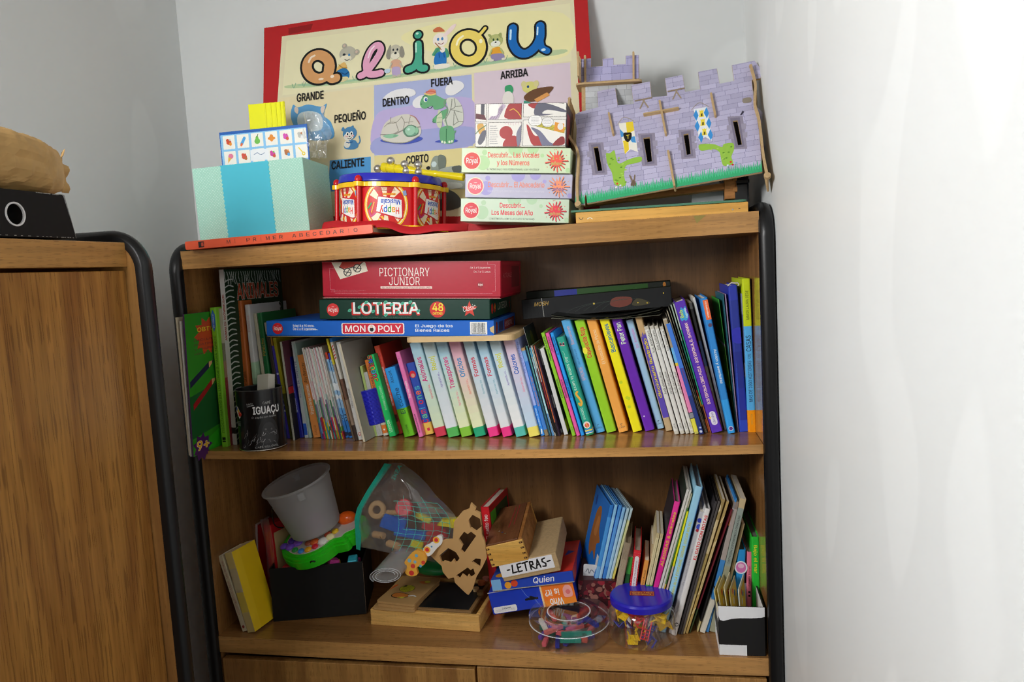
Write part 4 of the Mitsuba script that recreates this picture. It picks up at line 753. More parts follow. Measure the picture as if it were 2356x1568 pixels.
q = Ink(fb, wb, hb); dk(q); ink(k, 'lettering', q)
k = thing('picture_book', 'second dark book with a green spine, topmost of the two lying dark books', 'book')
f2, w2, h2 = frame_px((1212, 689), (1543, 664), (1210, 684), PY((1210, 688), .235), (0.03, 1, 0)); f2.o = f2.o + np.array((0, 0, .0005))
h2 = PY((1540, 645), .235)[2] - PY((1540, 663), .235)[2]
put(k, 'cover', [bx(f2, w2, h2, .07, '0c140a', .001)], 'paper'); q = Ink(f2, w2, h2); q.rect(.36, .05, .85, .9, '1f4a10'); q.rect(.2, .1, .36, .9, '1c2a8a'); q.ell(.96, .6, .2, .3, 'a86a24'); ink(k, 'lettering', q, 'gloss')
k = thing('magazine', 'open dark magazine with curled pages lying on the bright storybooks', 'magazine')
for i, (ya, yb, c) in enumerate(((722, 690, 'a8a894'), (727, 703, '7a7a68'), (733, 716, '2a2c28'), (738, 722, '9a9a86'))):
    pts = []
    for s in np.linspace(0, 1, 10):
        px = 1268 + 250 * s; top = 733 - 4 * i * 0 - (740 - ya) * (1 - s) * .55 - 26 * s * (1 - i * .22) + 14 * math.sin(3.1 * s) * (1 if i < 2 else .4); P = PY((px, top), .13)
        pts.append([P + np.array((.004 * j, .035 * j, .001 * j * (1 - s))) for j in range(4)])
    put(k, 'page', [sheet(np.array(pts).transpose(1, 0, 2), c if i else '1c1e1c', .0006)], 'gloss', smooth=True)
POSTER = [("P",[(-0.4176,0.5542),(0.3124,0.5422),(0.3114,0.2668),(0.3064,0.017),(-0.4465,0.0911),(-0.4268,0.4062)],"ddd6b4"),("P",[(-0.4048,0.5407),(0.3034,0.5298),(0.2995,0.3873),(-0.4152,0.3971)],"e3deb8"),("B",[(-0.0981,0.5142),(0.0807,0.5317),(0.2855,0.5073),(0.2903,0.4027),(0.1113,0.4103),(-0.0628,0.4718)],"e8e2ac"),("P",[(-0.4247,0.3908),(-0.1792,0.3882),(-0.1838,0.2104),(-0.4327,0.2132)],"e0d4ae"),("P",[(-0.1774,0.3916),(0.0638,0.3862),(0.0617,0.2103),(-0.1784,0.2141)],"a9b2d8"),("B",[(-0.1736,0.3141),(-0.1014,0.3267),(0.0603,0.3274),(0.0584,0.2142),(-0.0332,0.2144),(-0.1747,0.2184)],"b9acd8"),("B",[(-0.1743,0.2561),(-0.0671,0.2647),(0.0615,0.2561),(0.0601,0.2123),(-0.0682,0.2114),(-0.1765,0.2168)],"9fa4d4"),("P",[(0.0698,0.389),(0.296,0.3842),(0.2927,0.2208),(0.067,0.2132)],"d6c6d2"),("P",[(-0.291,0.2147),(-0.1874,0.2127),(-0.1882,0.1361),(-0.2949,0.1367)],"4f94cc"),("P",[(-0.1784,0.2127),(0.0627,0.2074),(0.0606,0.0685),(-0.18,0.0719)],"dccf96"),("P",[(0.0669,0.2115),(0.2926,0.2191),(0.2907,0.0852),(0.064,0.0681)],"dcd0ae"),("B",[(-0.4001,0.4216),(-0.2831,0.417),(-0.136,0.4118),(0.0069,0.414),(0.1459,0.4162),(0.2778,0.4188),(0.2739,0.4069),(0.1455,0.4054),(0.0066,0.4031),(-0.1362,0.4026),(-0.2831,0.4058),(-0.3924,0.4122)],"b7c89c"),("B",[(-0.3734,0.4199),(-0.2459,0.4139),(-0.0999,0.4124),(0.0768,0.4115),(0.2139,0.4155),(0.2102,0.4088),(0.0418,0.4055),(-0.1361,0.4081),(-0.3205,0.4101)],"9dbf9c"),("L",[(-0.3894,0.4232),(-0.3848,0.4127),(-0.3796,0.4241)],0.0019,"86a888"),("L",[(-0.3628,0.423),(-0.3583,0.4126),(-0.353,0.424)],0.0019,"86a888"),("L",[(-0.3364,0.4229),(-0.3318,0.4125),(-0.3266,0.4238)],0.0019,"86a888"),("L",[(-0.31,0.4228),(-0.3055,0.4124),(-0.3003,0.4237)],0.0019,"86a888"),("L",[(-0.2838,0.4226),(-0.2794,0.4123),(-0.2741,0.4236)],0.0018,"86a888"),("L",[(-0.2577,0.4225),(-0.2533,0.4122),(-0.2481,0.4234)],0.0019,"86a888"),("L",[(-0.2318,0.4224),(-0.2274,0.4121),(-0.2222,0.4233)],0.0018,"86a888"),("L",[(-0.206,0.4223),(-0.2017,0.412),(-0.1964,0.4232)],0.0018,"86a888"),("L",[(-0.1803,0.4221),(-0.176,0.4119),(-0.1708,0.423)],0.0018,"86a888"),("L",[(-0.1548,0.422),(-0.1505,0.4118),(-0.1453,0.4229)],0.0018,"86a888"),("L",[(-0.1293,0.4219),(-0.1252,0.4117),(-0.1199,0.4228)],0.0019,"86a888"),("L",[(-0.1041,0.4218),(-0.0999,0.4116),(-0.0947,0.4227)],0.0018,"86a888"),("L",[(-0.0789,0.4216),(-0.0748,0.4115),(-0.0696,0.4225)],0.0018,"86a888"),("L",[(-0.0539,0.4215),(-0.0498,0.4114),(-0.0446,0.4224)],0.0018,"86a888"),("L",[(-0.029,0.4214),(-0.0249,0.4113),(-0.0197,0.4223)],0.0017,"86a888"),("L",[(-0.0042,0.4213),(-0.0002,0.4112),(0.005,0.4222)],0.0018,"86a888"),("L",[(0.0205,0.4212),(0.0244,0.4111),(0.0296,0.422)],0.0018,"86a888"),("L",[(0.045,0.421),(0.0489,0.411),(0.0541,0.4219)],0.0017,"86a888"),("L",[(0.0694,0.4209),(0.0733,0.4109),(0.0785,0.4218)],0.0017,"86a888"),("L",[(0.0937,0.4208),(0.0976,0.4108),(0.1028,0.4217)],0.0017,"86a888"),("L",[(0.1179,0.4207),(0.1217,0.4107),(0.1269,0.4216)],0.0017,"86a888"),("L",[(0.142,0.4206),(0.1457,0.4107),(0.1509,0.4214)],0.0017,"86a888"),("L",[(0.1659,0.4204),(0.1696,0.4106),(0.1748,0.4213)],0.0017,"86a888"),("L",[(0.1897,0.4203),(0.1934,0.4105),(0.1986,0.4212)],0.0017,"86a888"),("L",[(0.2134,0.4202),(0.2171,0.4104),(0.2223,0.4211)],0.0017,"86a888"),("L",[(0.237,0.4201),(0.2406,0.4103),(0.2458,0.421)],0.0017,"86a888"),("E",0.2227,0.4225,0.00135,0.00135,"f0ead8"),("L",[(0.2224,0.416),(0.2226,0.4217)],0.001,"6f9a70"),("E",0.1803,0.4227,0.00135,0.00135,"d8a8b8"),("L",[(0.18,0.4162),(0.1803,0.422)],0.0011,"6f9a70"),("E",0.1376,0.4229,0.0014,0.0014,"f0ead8"),("L",[(0.1374,0.4164),(0.1376,0.4222)],0.0011,"6f9a70"),("E",0.0945,0.4231,0.0014,0.0014,"d8a8b8"),("L",[(0.0943,0.4166),(0.0945,0.4224)],0.001,"6f9a70"),("E",0.051,0.4233,0.0014,0.0014,"f0ead8"),("L",[(0.0508,0.4168),(0.051,0.4226)],0.0011,"6f9a70"),("E",0.0072,0.4236,0.0014,0.0014,"d8a8b8"),("L",[(0.007,0.417),(0.0072,0.4228)],0.001,"6f9a70"),("E",-0.0371,0.4238,0.0014,0.0014,"f0ead8"),("L",[(-0.0372,0.4172),(-0.0371,0.4231)],0.0011,"6f9a70"),("E",-0.0817,0.424,0.00145,0.00145,"d8a8b8"),("L",[(-0.0819,0.4174),(-0.0817,0.4233)],0.0011,"6f9a70"),("E",-0.1268,0.4242,0.00145,0.00145,"f0ead8"),("L",[(-0.1269,0.4176),(-0.1268,0.4235)],0.0011,"6f9a70"),("E",-0.1722,0.4245,0.00145,0.00145,"d8a8b8"),("L",[(-0.1723,0.4178),(-0.1722,0.4237)],0.0011,"6f9a70"),("E",-0.2181,0.4247,0.0015,0.0015,"f0ead8"),("L",[(-0.2182,0.418),(-0.2181,0.424)],0.0011,"6f9a70"),("E",-0.2644,0.4249,0.0015,0.0015,"d8a8b8"),("L",[(-0.2644,0.4182),(-0.2644,0.4242)],0.0011,"6f9a70"),("E",-0.3111,0.4252,0.0015,0.0015,"f0ead8"),("L",[(-0.3111,0.4184),(-0.3111,0.4244)],0.0011,"6f9a70"),("E",-0.3583,0.4254,0.0015,0.0015,"d8a8b8"),("L",[(-0.3583,0.4186),(-0.3583,0.4247)],0.0011,"6f9a70"),("B",[(-0.2718,0.4492),(-0.2531,0.4617),(-0.2457,0.4456),(-0.2532,0.4279),(-0.2718,0.4342)],"d8b26a"),("B",[(-0.2737,0.4382),(-0.2531,0.4466),(-0.2402,0.4336),(-0.2422,0.4189),(-0.2607,0.4196)],"2a6fa8"),("B",[(-0.2663,0.4222),(-0.2459,0.4232),(-0.244,0.4155),(-0.2608,0.4103)],"d8cc9c"),("E",-0.2436,0.4822,0.0218,0.01955,"b4b1a0"),("E",-0.2517,0.5037,0.00675,0.00675,"a8a596"),("E",-0.2202,0.4833,0.00745,0.00745,"a8a596"),("E",-0.2493,0.4705,0.01505,0.009,"e2dcc4"),("E",-0.253,0.4812,0.0038,0.003,"2a3038"),("E",-0.2399,0.4786,0.00265,0.0034,"3a7ab0"),("L",[(-0.2512,0.4682),(-0.2456,0.4651),(-0.2381,0.4678)],0.0019,"4a4a4a"),("B",[(-0.1337,0.4448),(-0.1209,0.4504),(-0.1084,0.4431),(-0.1105,0.4231),(-0.1304,0.4258)],"d2a58c"),("B",[(-0.1303,0.4295),(-0.1122,0.4289),(-0.1108,0.4084),(-0.1288,0.409)],"b5a4c8"),("E",-0.1224,0.4692,0.0168,0.01905,"bdb9a6"),("B",[(-0.1424,0.4758),(-0.133,0.4894),(-0.1354,0.4562),(-0.1409,0.4533),(-0.1455,0.4614)],"8f8c80"),("B",[(-0.1041,0.4815),(-0.099,0.4622),(-0.1046,0.4518),(-0.1117,0.4603),(-0.1096,0.4786)],"8f8c80"),("E",-0.1226,0.46,0.011,0.0088,"e4dfca"),("E",-0.1218,0.4662,0.0033,0.00295,"1e2226"),("E",-0.1271,0.4755,0.00215,0.00295,"2a2e34"),("E",-0.1169,0.4748,0.0022,0.00295,"2a2e34"),("B",[(-0.0183,0.4653),(0.0046,0.4601),(0.0112,0.4427),(0.004,0.4364),(-0.0242,0.4441),(-0.0257,0.4553)],"4f9a78"),("B",[(-0.0204,0.4509),(0.0009,0.4515),(0.0036,0.4218),(-0.0088,0.4181),(-0.0264,0.426)],"2a74bc"),("B",[(-0.0247,0.4221),(0.0071,0.4213),(0.0104,0.4117),(-0.0232,0.4109)],"e6e2d4"),("E",-0.0097,0.4843,0.0186,0.0179,"ece4da"),("B",[(-0.0015,0.4961),(0.0203,0.5169),(0.0309,0.5171),(0.0199,0.5021),(0.0037,0.4916)],"ecd8d4"),("B",[(-0.0261,0.5127),(-0.0117,0.518),(0.0022,0.5048),(-0.012,0.5051),(-0.0244,0.5062)],"c8704a"),("E",-0.0149,0.4862,0.0029,0.00395,"4a80b8"),("E",-0.0046,0.4862,0.0029,0.00395,"4a80b8"),("L",[(-0.0145,0.4758),(-0.0075,0.4726),(-0.0014,0.4754)],0.0018,"8a5a5a"),("B",[(0.1142,0.4424),(0.1333,0.4451),(0.1378,0.4282),(0.1153,0.426)],"e0a238"),("B",[(0.112,0.4283),(0.1395,0.4279),(0.1424,0.4149),(0.1183,0.4129)],"8f86ac"),("E",0.1243,0.4628,0.0174,0.01595,"b2b878"),("B",[(0.1062,0.48),(0.1138,0.4789),(0.1151,0.4678)],"9aa266"),("B",[(0.131,0.4764),(0.1387,0.4803),(0.1382,0.4662)],"9aa266"),("E",0.124,0.4548,0.01175,0.00765,"e4e6d8"),("E",0.1195,0.4653,0.0021,0.00315,"2a4a2a"),("E",0.1292,0.4646,0.00205,0.0031,"2a4a2a"),("E",0.1244,0.4584,0.00245,0.00175,"2a2a2a"),("L",[(-0.2897,0.4544),(-0.292,0.4429),(-0.2985,0.4338),(-0.3083,0.4284),(-0.3198,0.4277),(-0.3313,0.4316),(-0.3411,0.4396),(-0.3477,0.4506),(-0.3501,0.4628),(-0.3478,0.4744),(-0.3412,0.4836),(-0.3314,0.4889),(-0.3198,0.4897),(-0.3082,0.4856),(-0.2985,0.4775),(-0.292,0.4665),(-0.2897,0.4544)],0.0362,"16181a"),("L",[(-0.2912,0.4708),(-0.295,0.4412),(-0.2868,0.4232),(-0.2737,0.4233)],0.0325,"16181a"),("L",[(-0.2897,0.4544),(-0.292,0.4429),(-0.2985,0.4338),(-0.3083,0.4284),(-0.3198,0.4277),(-0.3313,0.4316),(-0.3411,0.4396),(-0.3477,0.4506),(-0.3501,0.4628),(-0.3478,0.4744),(-0.3412,0.4836),(-0.3314,0.4889),(-0.3198,0.4897),(-0.3082,0.4856),(-0.2985,0.4775),(-0.292,0.4665),(-0.2897,0.4544)],0.0258,"d09a66"),("L",[(-0.2912,0.4708),(-0.295,0.4412),(-0.2868,0.4232),(-0.2737,0.4233)],0.022,"d09a66"),("L",[(-0.3451,0.4747),(-0.3395,0.4853),(-0.33,0.4896)],0.0053,"f0dcc4"),("E",-0.313,0.4256,0.0068,0.00305,"f0dcc4"),("E",-0.2838,0.4284,0.00525,0.00375,"f0dcc4"),("L",[(-0.2108,0.4202),(-0.1979,0.4259),(-0.1756,0.4507),(-0.1588,0.4782),(-0.1659,0.4935),(-0.1826,0.4835),(-0.1958,0.4536),(-0.1924,0.4251),(-0.176,0.4192),(-0.1595,0.4206)],0.0252,"16181a"),("L",[(-0.2108,0.4202),(-0.1979,0.4259),(-0.1756,0.4507),(-0.1588,0.4782),(-0.1659,0.4935),(-0.1826,0.4835),(-0.1958,0.4536),(-0.1924,0.4251),(-0.176,0.4192),(-0.1595,0.4206)],0.0171,"e0a3c0"),("L",[(-0.1909,0.4641),(-0.1844,0.4819),(-0.1751,0.4918)],0.0037,"f6dce8"),("L",[(-0.0644,0.4813),(-0.0648,0.4462),(-0.0745,0.4254),(-0.0908,0.4196)],0.0268,"16181a"),("L",[(-0.0648,0.4462),(-0.0621,0.4218),(-0.0497,0.4175)],0.0267,"16181a"),("E",-0.0643,0.5047,0.01345,0.01345,"16181a"),("L",[(-0.0644,0.4813),(-0.0648,0.4462),(-0.0745,0.4254),(-0.0908,0.4196)],0.0174,"4aa88c"),("L",[(-0.0648,0.4462),(-0.0621,0.4218),(-0.0497,0.4175)],0.0174,"4aa88c"),("E",-0.0643,0.5047,0.0094,0.0094,"3f9c84"),("L",[(-0.0698,0.4839),(-0.0702,0.4617)],0.0036,"c4ecd8"),("E",-0.0664,0.5087,0.00365,0.0029,"c4ecd8"),("L",[(0.0902,0.4496),(0.0873,0.4372),(0.0801,0.4273),(0.0695,0.4216),(0.0572,0.4208),(0.0451,0.4251),(0.0349,0.4338),(0.0282,0.4457),(0.0261,0.4589),(0.0289,0.4714),(0.0362,0.4813),(0.0469,0.487),(0.0593,0.4878),(0.0715,0.4834),(0.0816,0.4746),(0.0882,0.4627),(0.0902,0.4496)],0.0314,"16181a"),("L",[(0.0807,0.4783),(0.0915,0.4877),(0.1005,0.4974)],0.0155,"16181a"),("L",[(0.0902,0.4496),(0.0873,0.4372),(0.0801,0.4273),(0.0695,0.4216),(0.0572,0.4208),(0.0451,0.4251),(0.0349,0.4338),(0.0282,0.4457),(0.0261,0.4589),(0.0289,0.4714),(0.0362,0.4813),(0.0469,0.487),(0.0593,0.4878),(0.0715,0.4834),(0.0816,0.4746),(0.0882,0.4627),(0.0902,0.4496)],0.0216,"ead36a"),("L",[(0.0807,0.4783),(0.0915,0.4877),(0.1005,0.4974)],0.0077,"ead36a"),("L",[(0.0302,0.4656),(0.0351,0.4777),(0.0459,0.4853)],0.005,"faf4cc"),("E",0.089,0.4661,0.00425,0.00555,"faf4cc"),("L",[(0.1665,0.4874),(0.1645,0.4532),(0.1754,0.4282),(0.1938,0.4194),(0.2145,0.4297),(0.2291,0.4527),(0.2311,0.4831)],0.029,"16181a"),("L",[(0.2293,0.4581),(0.2315,0.4308),(0.2444,0.4193)],0.0238,"16181a"),("L",[(0.1665,0.4874),(0.1645,0.4532),(0.1754,0.4282),(0.1938,0.4194),(0.2145,0.4297),(0.2291,0.4527),(0.2311,0.4831)],0.02,"1a68b4"),("L",[(0.2293,0.4581),(0.2315,0.4308),(0.2444,0.4193)],0.0156,"1a68b4"),("L",[(0.1615,0.4827),(0.1596,0.4612)],0.0049,"bfe0f4"),("L",[(0.2252,0.4804),(0.2234,0.4626)],0.004,"bfe0f4"),("E",0.2361,0.423,0.0054,0.0034,"bfe0f4"),("B",[(-0.3865,0.3671),(-0.3732,0.3597),(-0.3468,0.3638),(-0.3131,0.3539),(-0.2981,0.3594),(-0.3056,0.3307),(-0.2871,0.3099),(-0.2835,0.2692),(-0.3578,0.2781),(-0.3901,0.3301)],"5f9ccc"),("B",[(-0.3808,0.3618),(-0.3724,0.357),(-0.3739,0.343),(-0.3822,0.3515)],"d8c8bc"),("B",[(-0.3131,0.352),(-0.3026,0.3544),(-0.3071,0.3364),(-0.3131,0.3409)],"d8c8bc"),("B",[(-0.3731,0.3392),(-0.343,0.3466),(-0.3131,0.3316),(-0.3131,0.2947),(-0.3654,0.3011)],"c9d8e0"),("E",-0.2394,0.2766,0.0177,0.01695,"4f86b4"),("B",[(-0.2558,0.2951),(-0.2504,0.2816),(-0.2606,0.2865)],"4f86b4"),("B",[(-0.2301,0.2956),(-0.2321,0.2794),(-0.2386,0.2893)],"4f86b4"),("E",-0.2424,0.2686,0.0125,0.00955,"e4e2d6"),("B",[(-0.2505,0.2561),(-0.2286,0.259),(-0.2178,0.2432),(-0.2288,0.2354),(-0.2524,0.24)],"4f86b4"),("E",-0.2462,0.2502,0.0081,0.00955,"e4e2d6"),("L",[(-0.2251,0.2422),(-0.2141,0.2518),(-0.2158,0.2665)],0.0029,"4f86b4"),("E",-0.2449,0.2755,0.0018,0.0029,"1c2a3a"),("E",-0.235,0.2757,0.00185,0.00295,"1c2a3a"),("B",[(-0.155,0.3519),(-0.1367,0.3678),(-0.1078,0.3731),(-0.0793,0.3675),(-0.076,0.3525),(-0.119,0.3472)],"e3e3e6"),("B",[(-0.0798,0.3384),(-0.0583,0.3501),(-0.0338,0.3361),(-0.0483,0.3199),(-0.0766,0.3217)],"e3e3e6"),("B",[(0.0021,0.3638),(0.0199,0.3759),(0.0407,0.3695),(0.0437,0.3547),(0.0189,0.34),(0.0016,0.3458)],"e3e3e6"),("B",[(-0.1564,0.245),(-0.1031,0.2333),(-0.0642,0.2376),(-0.0675,0.2469),(-0.1528,0.2517)],"4a5ab4"),("B",[(-0.1616,0.2636),(-0.1486,0.2928),(-0.1161,0.3068),(-0.0841,0.3028),(-0.0635,0.2714),(-0.0657,0.2503),(-0.0959,0.2378),(-0.1279,0.2398),(-0.1564,0.2504)],"cfccc2"),("L",[(-0.1616,0.2636),(-0.1276,0.2613),(-0.1025,0.269),(-0.0635,0.2714)],0.0029,"8f8c86"),("B",[(-0.1061,0.2677),(-0.0881,0.2799),(-0.0688,0.2685),(-0.0709,0.2527),(-0.0957,0.2503)],"6f9c84"),("E",-0.0883,0.2655,0.01285,0.01215,"9cc8ae"),("L",[(-0.145,0.2887),(-0.1235,0.2897),(-0.109,0.3023)],0.0017,"9a968c"),("L",[(-0.1235,0.2897),(-0.1168,0.2672)],0.0018,"9a968c"),("L",[(-0.0877,0.2996),(-0.0916,0.2821)],0.0018,"9a968c"),("B",[(-0.1562,0.2594),(-0.1347,0.2622),(-0.1169,0.2564),(-0.1384,0.2518)],"8fc0a0"),("B",[(-0.0293,0.2299),(0.0088,0.2236),(0.0262,0.2268),(0.0022,0.235)],"4a5ab4"),("B",[(0.0012,0.3315),(0.0222,0.3323),(0.0389,0.3087),(0.0406,0.2728),(0.0271,0.2603),(0.0028,0.2598),(-0.0088,0.2826),(0.0057,0.3022)],"cfd2c8"),("L",[(0.0152,0.3297),(0.011,0.3051),(-0.0037,0.2784)],0.0021,"8c8f86"),("L",[(0.011,0.3051),(0.0385,0.2945)],0.0018,"8c8f86"),("L",[(0.0196,0.3004),(0.0169,0.2651)],0.0017,"8c8f86"),("B",[(-0.0614,0.336),(-0.0512,0.3492),(-0.03,0.3482),(-0.0092,0.3364),(0.0011,0.3279),(-0.0063,0.3127),(-0.0274,0.31),(-0.0342,0.3199),(-0.0519,0.3149),(-0.0624,0.3235)],"6cab7e"),("B",[(-0.0314,0.289),(-0.0065,0.3055),(0.0058,0.3058),(0.0001,0.2886),(-0.0212,0.277),(-0.0316,0.28)],"6cab7e"),("B",[(-0.0146,0.2619),(0.015,0.2618),(0.0164,0.2245),(-0.0051,0.2235),(-0.0154,0.23)],"6cab7e"),("B",[(-0.0476,0.3523),(-0.0367,0.3625),(-0.0245,0.3583),(-0.0265,0.3477)],"d88a78"),("E",-0.0482,0.3379,0.0032,0.0046,"2a5a9a"),("L",[(-0.0448,0.3176),(-0.0378,0.3142),(-0.0324,0.3196)],0.0014,"2a4a3a"),("B",[(0.1432,0.3449),(0.1569,0.3466),(0.1614,0.3318),(0.149,0.3193),(0.1427,0.3308)],"3f9a6a"),("E",0.1488,0.3122,0.0136,0.0204,"e0dcd6"),("E",0.2004,0.3355,0.01755,0.0142,"d0cc7c"),("E",0.1866,0.3444,0.0061,0.0081,"cfc890"),("E",0.2158,0.3423,0.00605,0.00805,"cfc890"),("E",0.1964,0.3371,0.0027,0.0034,"2a4a7a"),("B",[(0.186,0.3144),(0.2101,0.3289),(0.2503,0.3306),(0.2515,0.3216),(0.2257,0.3022),(0.1955,0.3009)],"6a4a34"),("P",[(0.2091,0.3044),(0.2397,0.3179),(0.246,0.3101),(0.2154,0.2965)],"d89a5a"),("B",[(0.1856,0.3039),(0.202,0.2965),(0.1884,0.2912)],"4a9a84"),("E",-0.0265,0.1714,0.01395,0.02435,"8d978c"),("B",[(-0.0214,0.1954),(-0.0042,0.1899),(-0.0067,0.1621),(-0.0206,0.1602)],"6f786f"),("E",-0.0324,0.1755,0.0063,0.007,"c4d4d4"),("E",-0.0464,0.1683,0.0049,0.0042,"1c1e20"),("B",[(-0.0206,0.1602),(0.0278,0.1653),(0.0615,0.1476),(0.0602,0.1097),(-0.0044,0.1166),(-0.0213,0.1323)],"a4aaa0"),("B",[(0.0106,0.1637),(0.0312,0.1649),(0.0342,0.1506),(0.0171,0.149)],"5a5f5a"),("B",[(-0.0042,0.127),(0.03,0.1233),(0.0314,0.1128),(-0.0011,0.1128)],"c8ccc4"),("B",[(-0.0423,0.1206),(0.0124,0.1044),(0.0319,0.0714),(-0.0025,0.0611),(-0.0434,0.0721)],"4a4c48"),("B",[(-0.0357,0.106),(-0.015,0.1073),(-0.0154,0.09),(-0.0344,0.0902)],"8a8c84"),("B",[(-0.0169,0.3087),(-0.0096,0.2934),(-0.0117,0.2651),(-0.0194,0.2643),(-0.024,0.2773),(-0.0214,0.2949)],"c9d2b4"),("L",[(-0.0209,0.2877),(-0.0111,0.2882)],0.0014,"8fa084"),("L",[(-0.0219,0.277),(-0.0121,0.2766)],0.0014,"8fa084"),("L",[(-0.0,0.2583),(-0.0015,0.2266)],0.002,"3f7a54"),("E",-0.0112,0.2278,0.00245,0.00315,"dfe8d4"),("E",-0.005,0.2256,0.00245,0.0032,"dfe8d4"),("E",0.0061,0.2257,0.00245,0.00315,"dfe8d4"),("E",0.0123,0.2264,0.0024,0.0031,"dfe8d4"),("E",-0.0489,0.338,0.0053,0.0068,"e8ece4"),("E",-0.0476,0.3371,0.0032,0.0046,"2a5a9a"),("E",-0.0468,0.3385,0.00105,0.0014,"f4f4f4"),("L",[(-0.0555,0.3454),(-0.0512,0.3477),(-0.0449,0.3455)],0.0014,"2f5a40"),("E",-0.0594,0.3278,0.00105,0.00105,"2f5a40"),("L",[(-0.0511,0.3528),(-0.0371,0.3473),(-0.0243,0.3485)],0.0032,"e8c87a"),("L",[(-0.0475,0.356),(-0.0368,0.3574),(-0.0256,0.3531)],0.0021,"c8604a"),("L",[(0.0012,0.3315),(-0.0043,0.3214),(0.004,0.306),(-0.0017,0.2853),(0.0029,0.2615)],0.0028,"7f9a80"),("L",[(0.0204,0.3308),(0.0223,0.3108),(0.011,0.3051)],0.0017,"8c8f86"),("L",[(0.0223,0.3108),(0.0372,0.3107)],0.0018,"8c8f86"),("L",[(0.0169,0.2651),(0.0292,0.2725),(0.0396,0.2723)],0.0017,"8c8f86"),("L",[(0.0196,0.3004),(0.0292,0.2725)],0.0017,"8c8f86"),("L",[(-0.0297,0.2852),(-0.033,0.2799),(-0.0282,0.2778)],0.0014,"3f7a54"),("L",[(-0.0093,0.3041),(-0.0236,0.293)],0.0018,"4a8a60"),("B",[(0.0181,0.249),(0.0227,0.252),(0.0198,0.2453)],"6cab7e"),("L",[(-0.1523,0.2824),(-0.1378,0.2914),(-0.1217,0.2894)],0.0014,"9a968c"),("L",[(-0.1378,0.2914),(-0.1358,0.3039)],0.0014,"9a968c"),("L",[(-0.1168,0.2672),(-0.1293,0.2615)],0.0015,"9a968c"),("L",[(-0.109,0.3023),(-0.1022,0.287),(-0.106,0.2695)],0.0018,"9a968c"),("L",[(-0.1022,0.287),(-0.0809,0.2862)],0.0015,"9a968c"),("L",[(-0.0876,0.3032),(-0.0753,0.2963),(-0.0651,0.2788)],0.0018,"b07a6a"),("L",[(-0.1043,0.2675),(-0.0899,0.279),(-0.0706,0.268),(-0.0723,0.2532),(-0.0939,0.2508),(-0.1043,0.2675)],0.0018,"5f7a68"),("E",-0.0918,0.2685,0.0036,0.00285,"c8e4d4"),("E",-0.0725,0.2636,0.0043,0.0078,"8fc0a0"),("L",[(-0.1564,0.2486),(-0.1279,0.2391),(-0.096,0.2371),(-0.0675,0.2487)],0.0022,"8a8a86"),("E",-0.1259,0.2557,0.005,0.0032,"7fae90"),("L",[(-0.2606,0.4346),(-0.2495,0.4293),(-0.2421,0.4339)],0.0019,"1c4a7a"),("L",[(-0.2661,0.456),(-0.2569,0.4472),(-0.2457,0.4456)],0.0019,"a8823a"),("E",-0.2202,0.4833,0.00375,0.00375,"c8b4a4"),("E",-0.2517,0.5037,0.0034,0.0034,"c8b4a4"),("L",[(-0.1312,0.4408),(-0.1365,0.4304)],0.0033,"bdb9a6"),("L",[(-0.1103,0.4378),(-0.105,0.4278)],0.0032,"bdb9a6"),("E",-0.126,0.4068,0.0051,0.00295,"bdb9a6"),("E",-0.1137,0.4066,0.00505,0.0029,"bdb9a6"),("B",[(-0.1496,0.4267),(-0.1358,0.4266),(-0.1378,0.4176),(-0.1475,0.4179)],"b8cfe0"),("L",[(-0.0184,0.4616),(-0.0276,0.4482)],0.0057,"4f9a78"),("L",[(0.0045,0.4565),(0.0085,0.4449)],0.0057,"4f9a78"),("E",-0.0043,0.4578,0.00645,0.0079,"ece4da"),("L",[(-0.0134,0.4499),(-0.0129,0.4388)],0.0017,"1a5a9a"),("L",[(-0.002,0.4497),(-0.0009,0.4385)],0.0018,"1a5a9a"),("L",[(-0.0216,0.4769),(-0.0078,0.4583)],0.0021,"9a6a3a"),("L",[(0.1141,0.4388),(0.1085,0.4269)],0.0041,"b2b878"),("L",[(0.1358,0.4393),(0.1412,0.4277)],0.0041,"b2b878"),("E",0.1132,0.4136,0.00555,0.00315,"d8d4c4"),("E",0.1424,0.4131,0.0055,0.0031,"d8d4c4"),("E",-0.2468,0.2702,0.0033,0.0022,"e8b4b4"),("E",-0.2314,0.2698,0.0033,0.0022,"e8b4b4"),("E",-0.2449,0.2755,0.00405,0.00515,"f0f0ea"),("E",-0.2347,0.2757,0.00405,0.00515,"f0f0ea"),("E",-0.2446,0.2747,0.00185,0.00295,"1c2a3a"),("E",-0.2347,0.275,0.0018,0.0029,"1c2a3a"),("E",-0.2398,0.2683,0.00185,0.00145,"1c2a3a"),("L",[(-0.2446,0.2652),(-0.2399,0.2618),(-0.2351,0.2648)],0.0014,"3a3a4a"),("L",[(-0.2476,0.2547),(-0.2403,0.2524),(-0.2323,0.2543)],0.0022,"2a5a90"),("T","GRANDE",-0.377,0.3741,0.0199,0.0711,"191a1c"),("T","DENTRO",-0.1567,0.3334,0.019,0.0669,"191a1c"),("T","FUERA",-0.0359,0.3675,0.0186,0.0541,"191a1c"),("T","ARRIBA",0.1323,0.3642,0.0179,0.0652,"191a1c"),("T","PEQUEÑO",-0.2793,0.3075,0.0194,0.0808,"191a1c"),("T","CALIENTE",-0.2867,0.1911,0.0191,0.083,"191a1c"),("T","CORTO",-0.1005,0.1832,0.0185,0.055,"191a1c")]
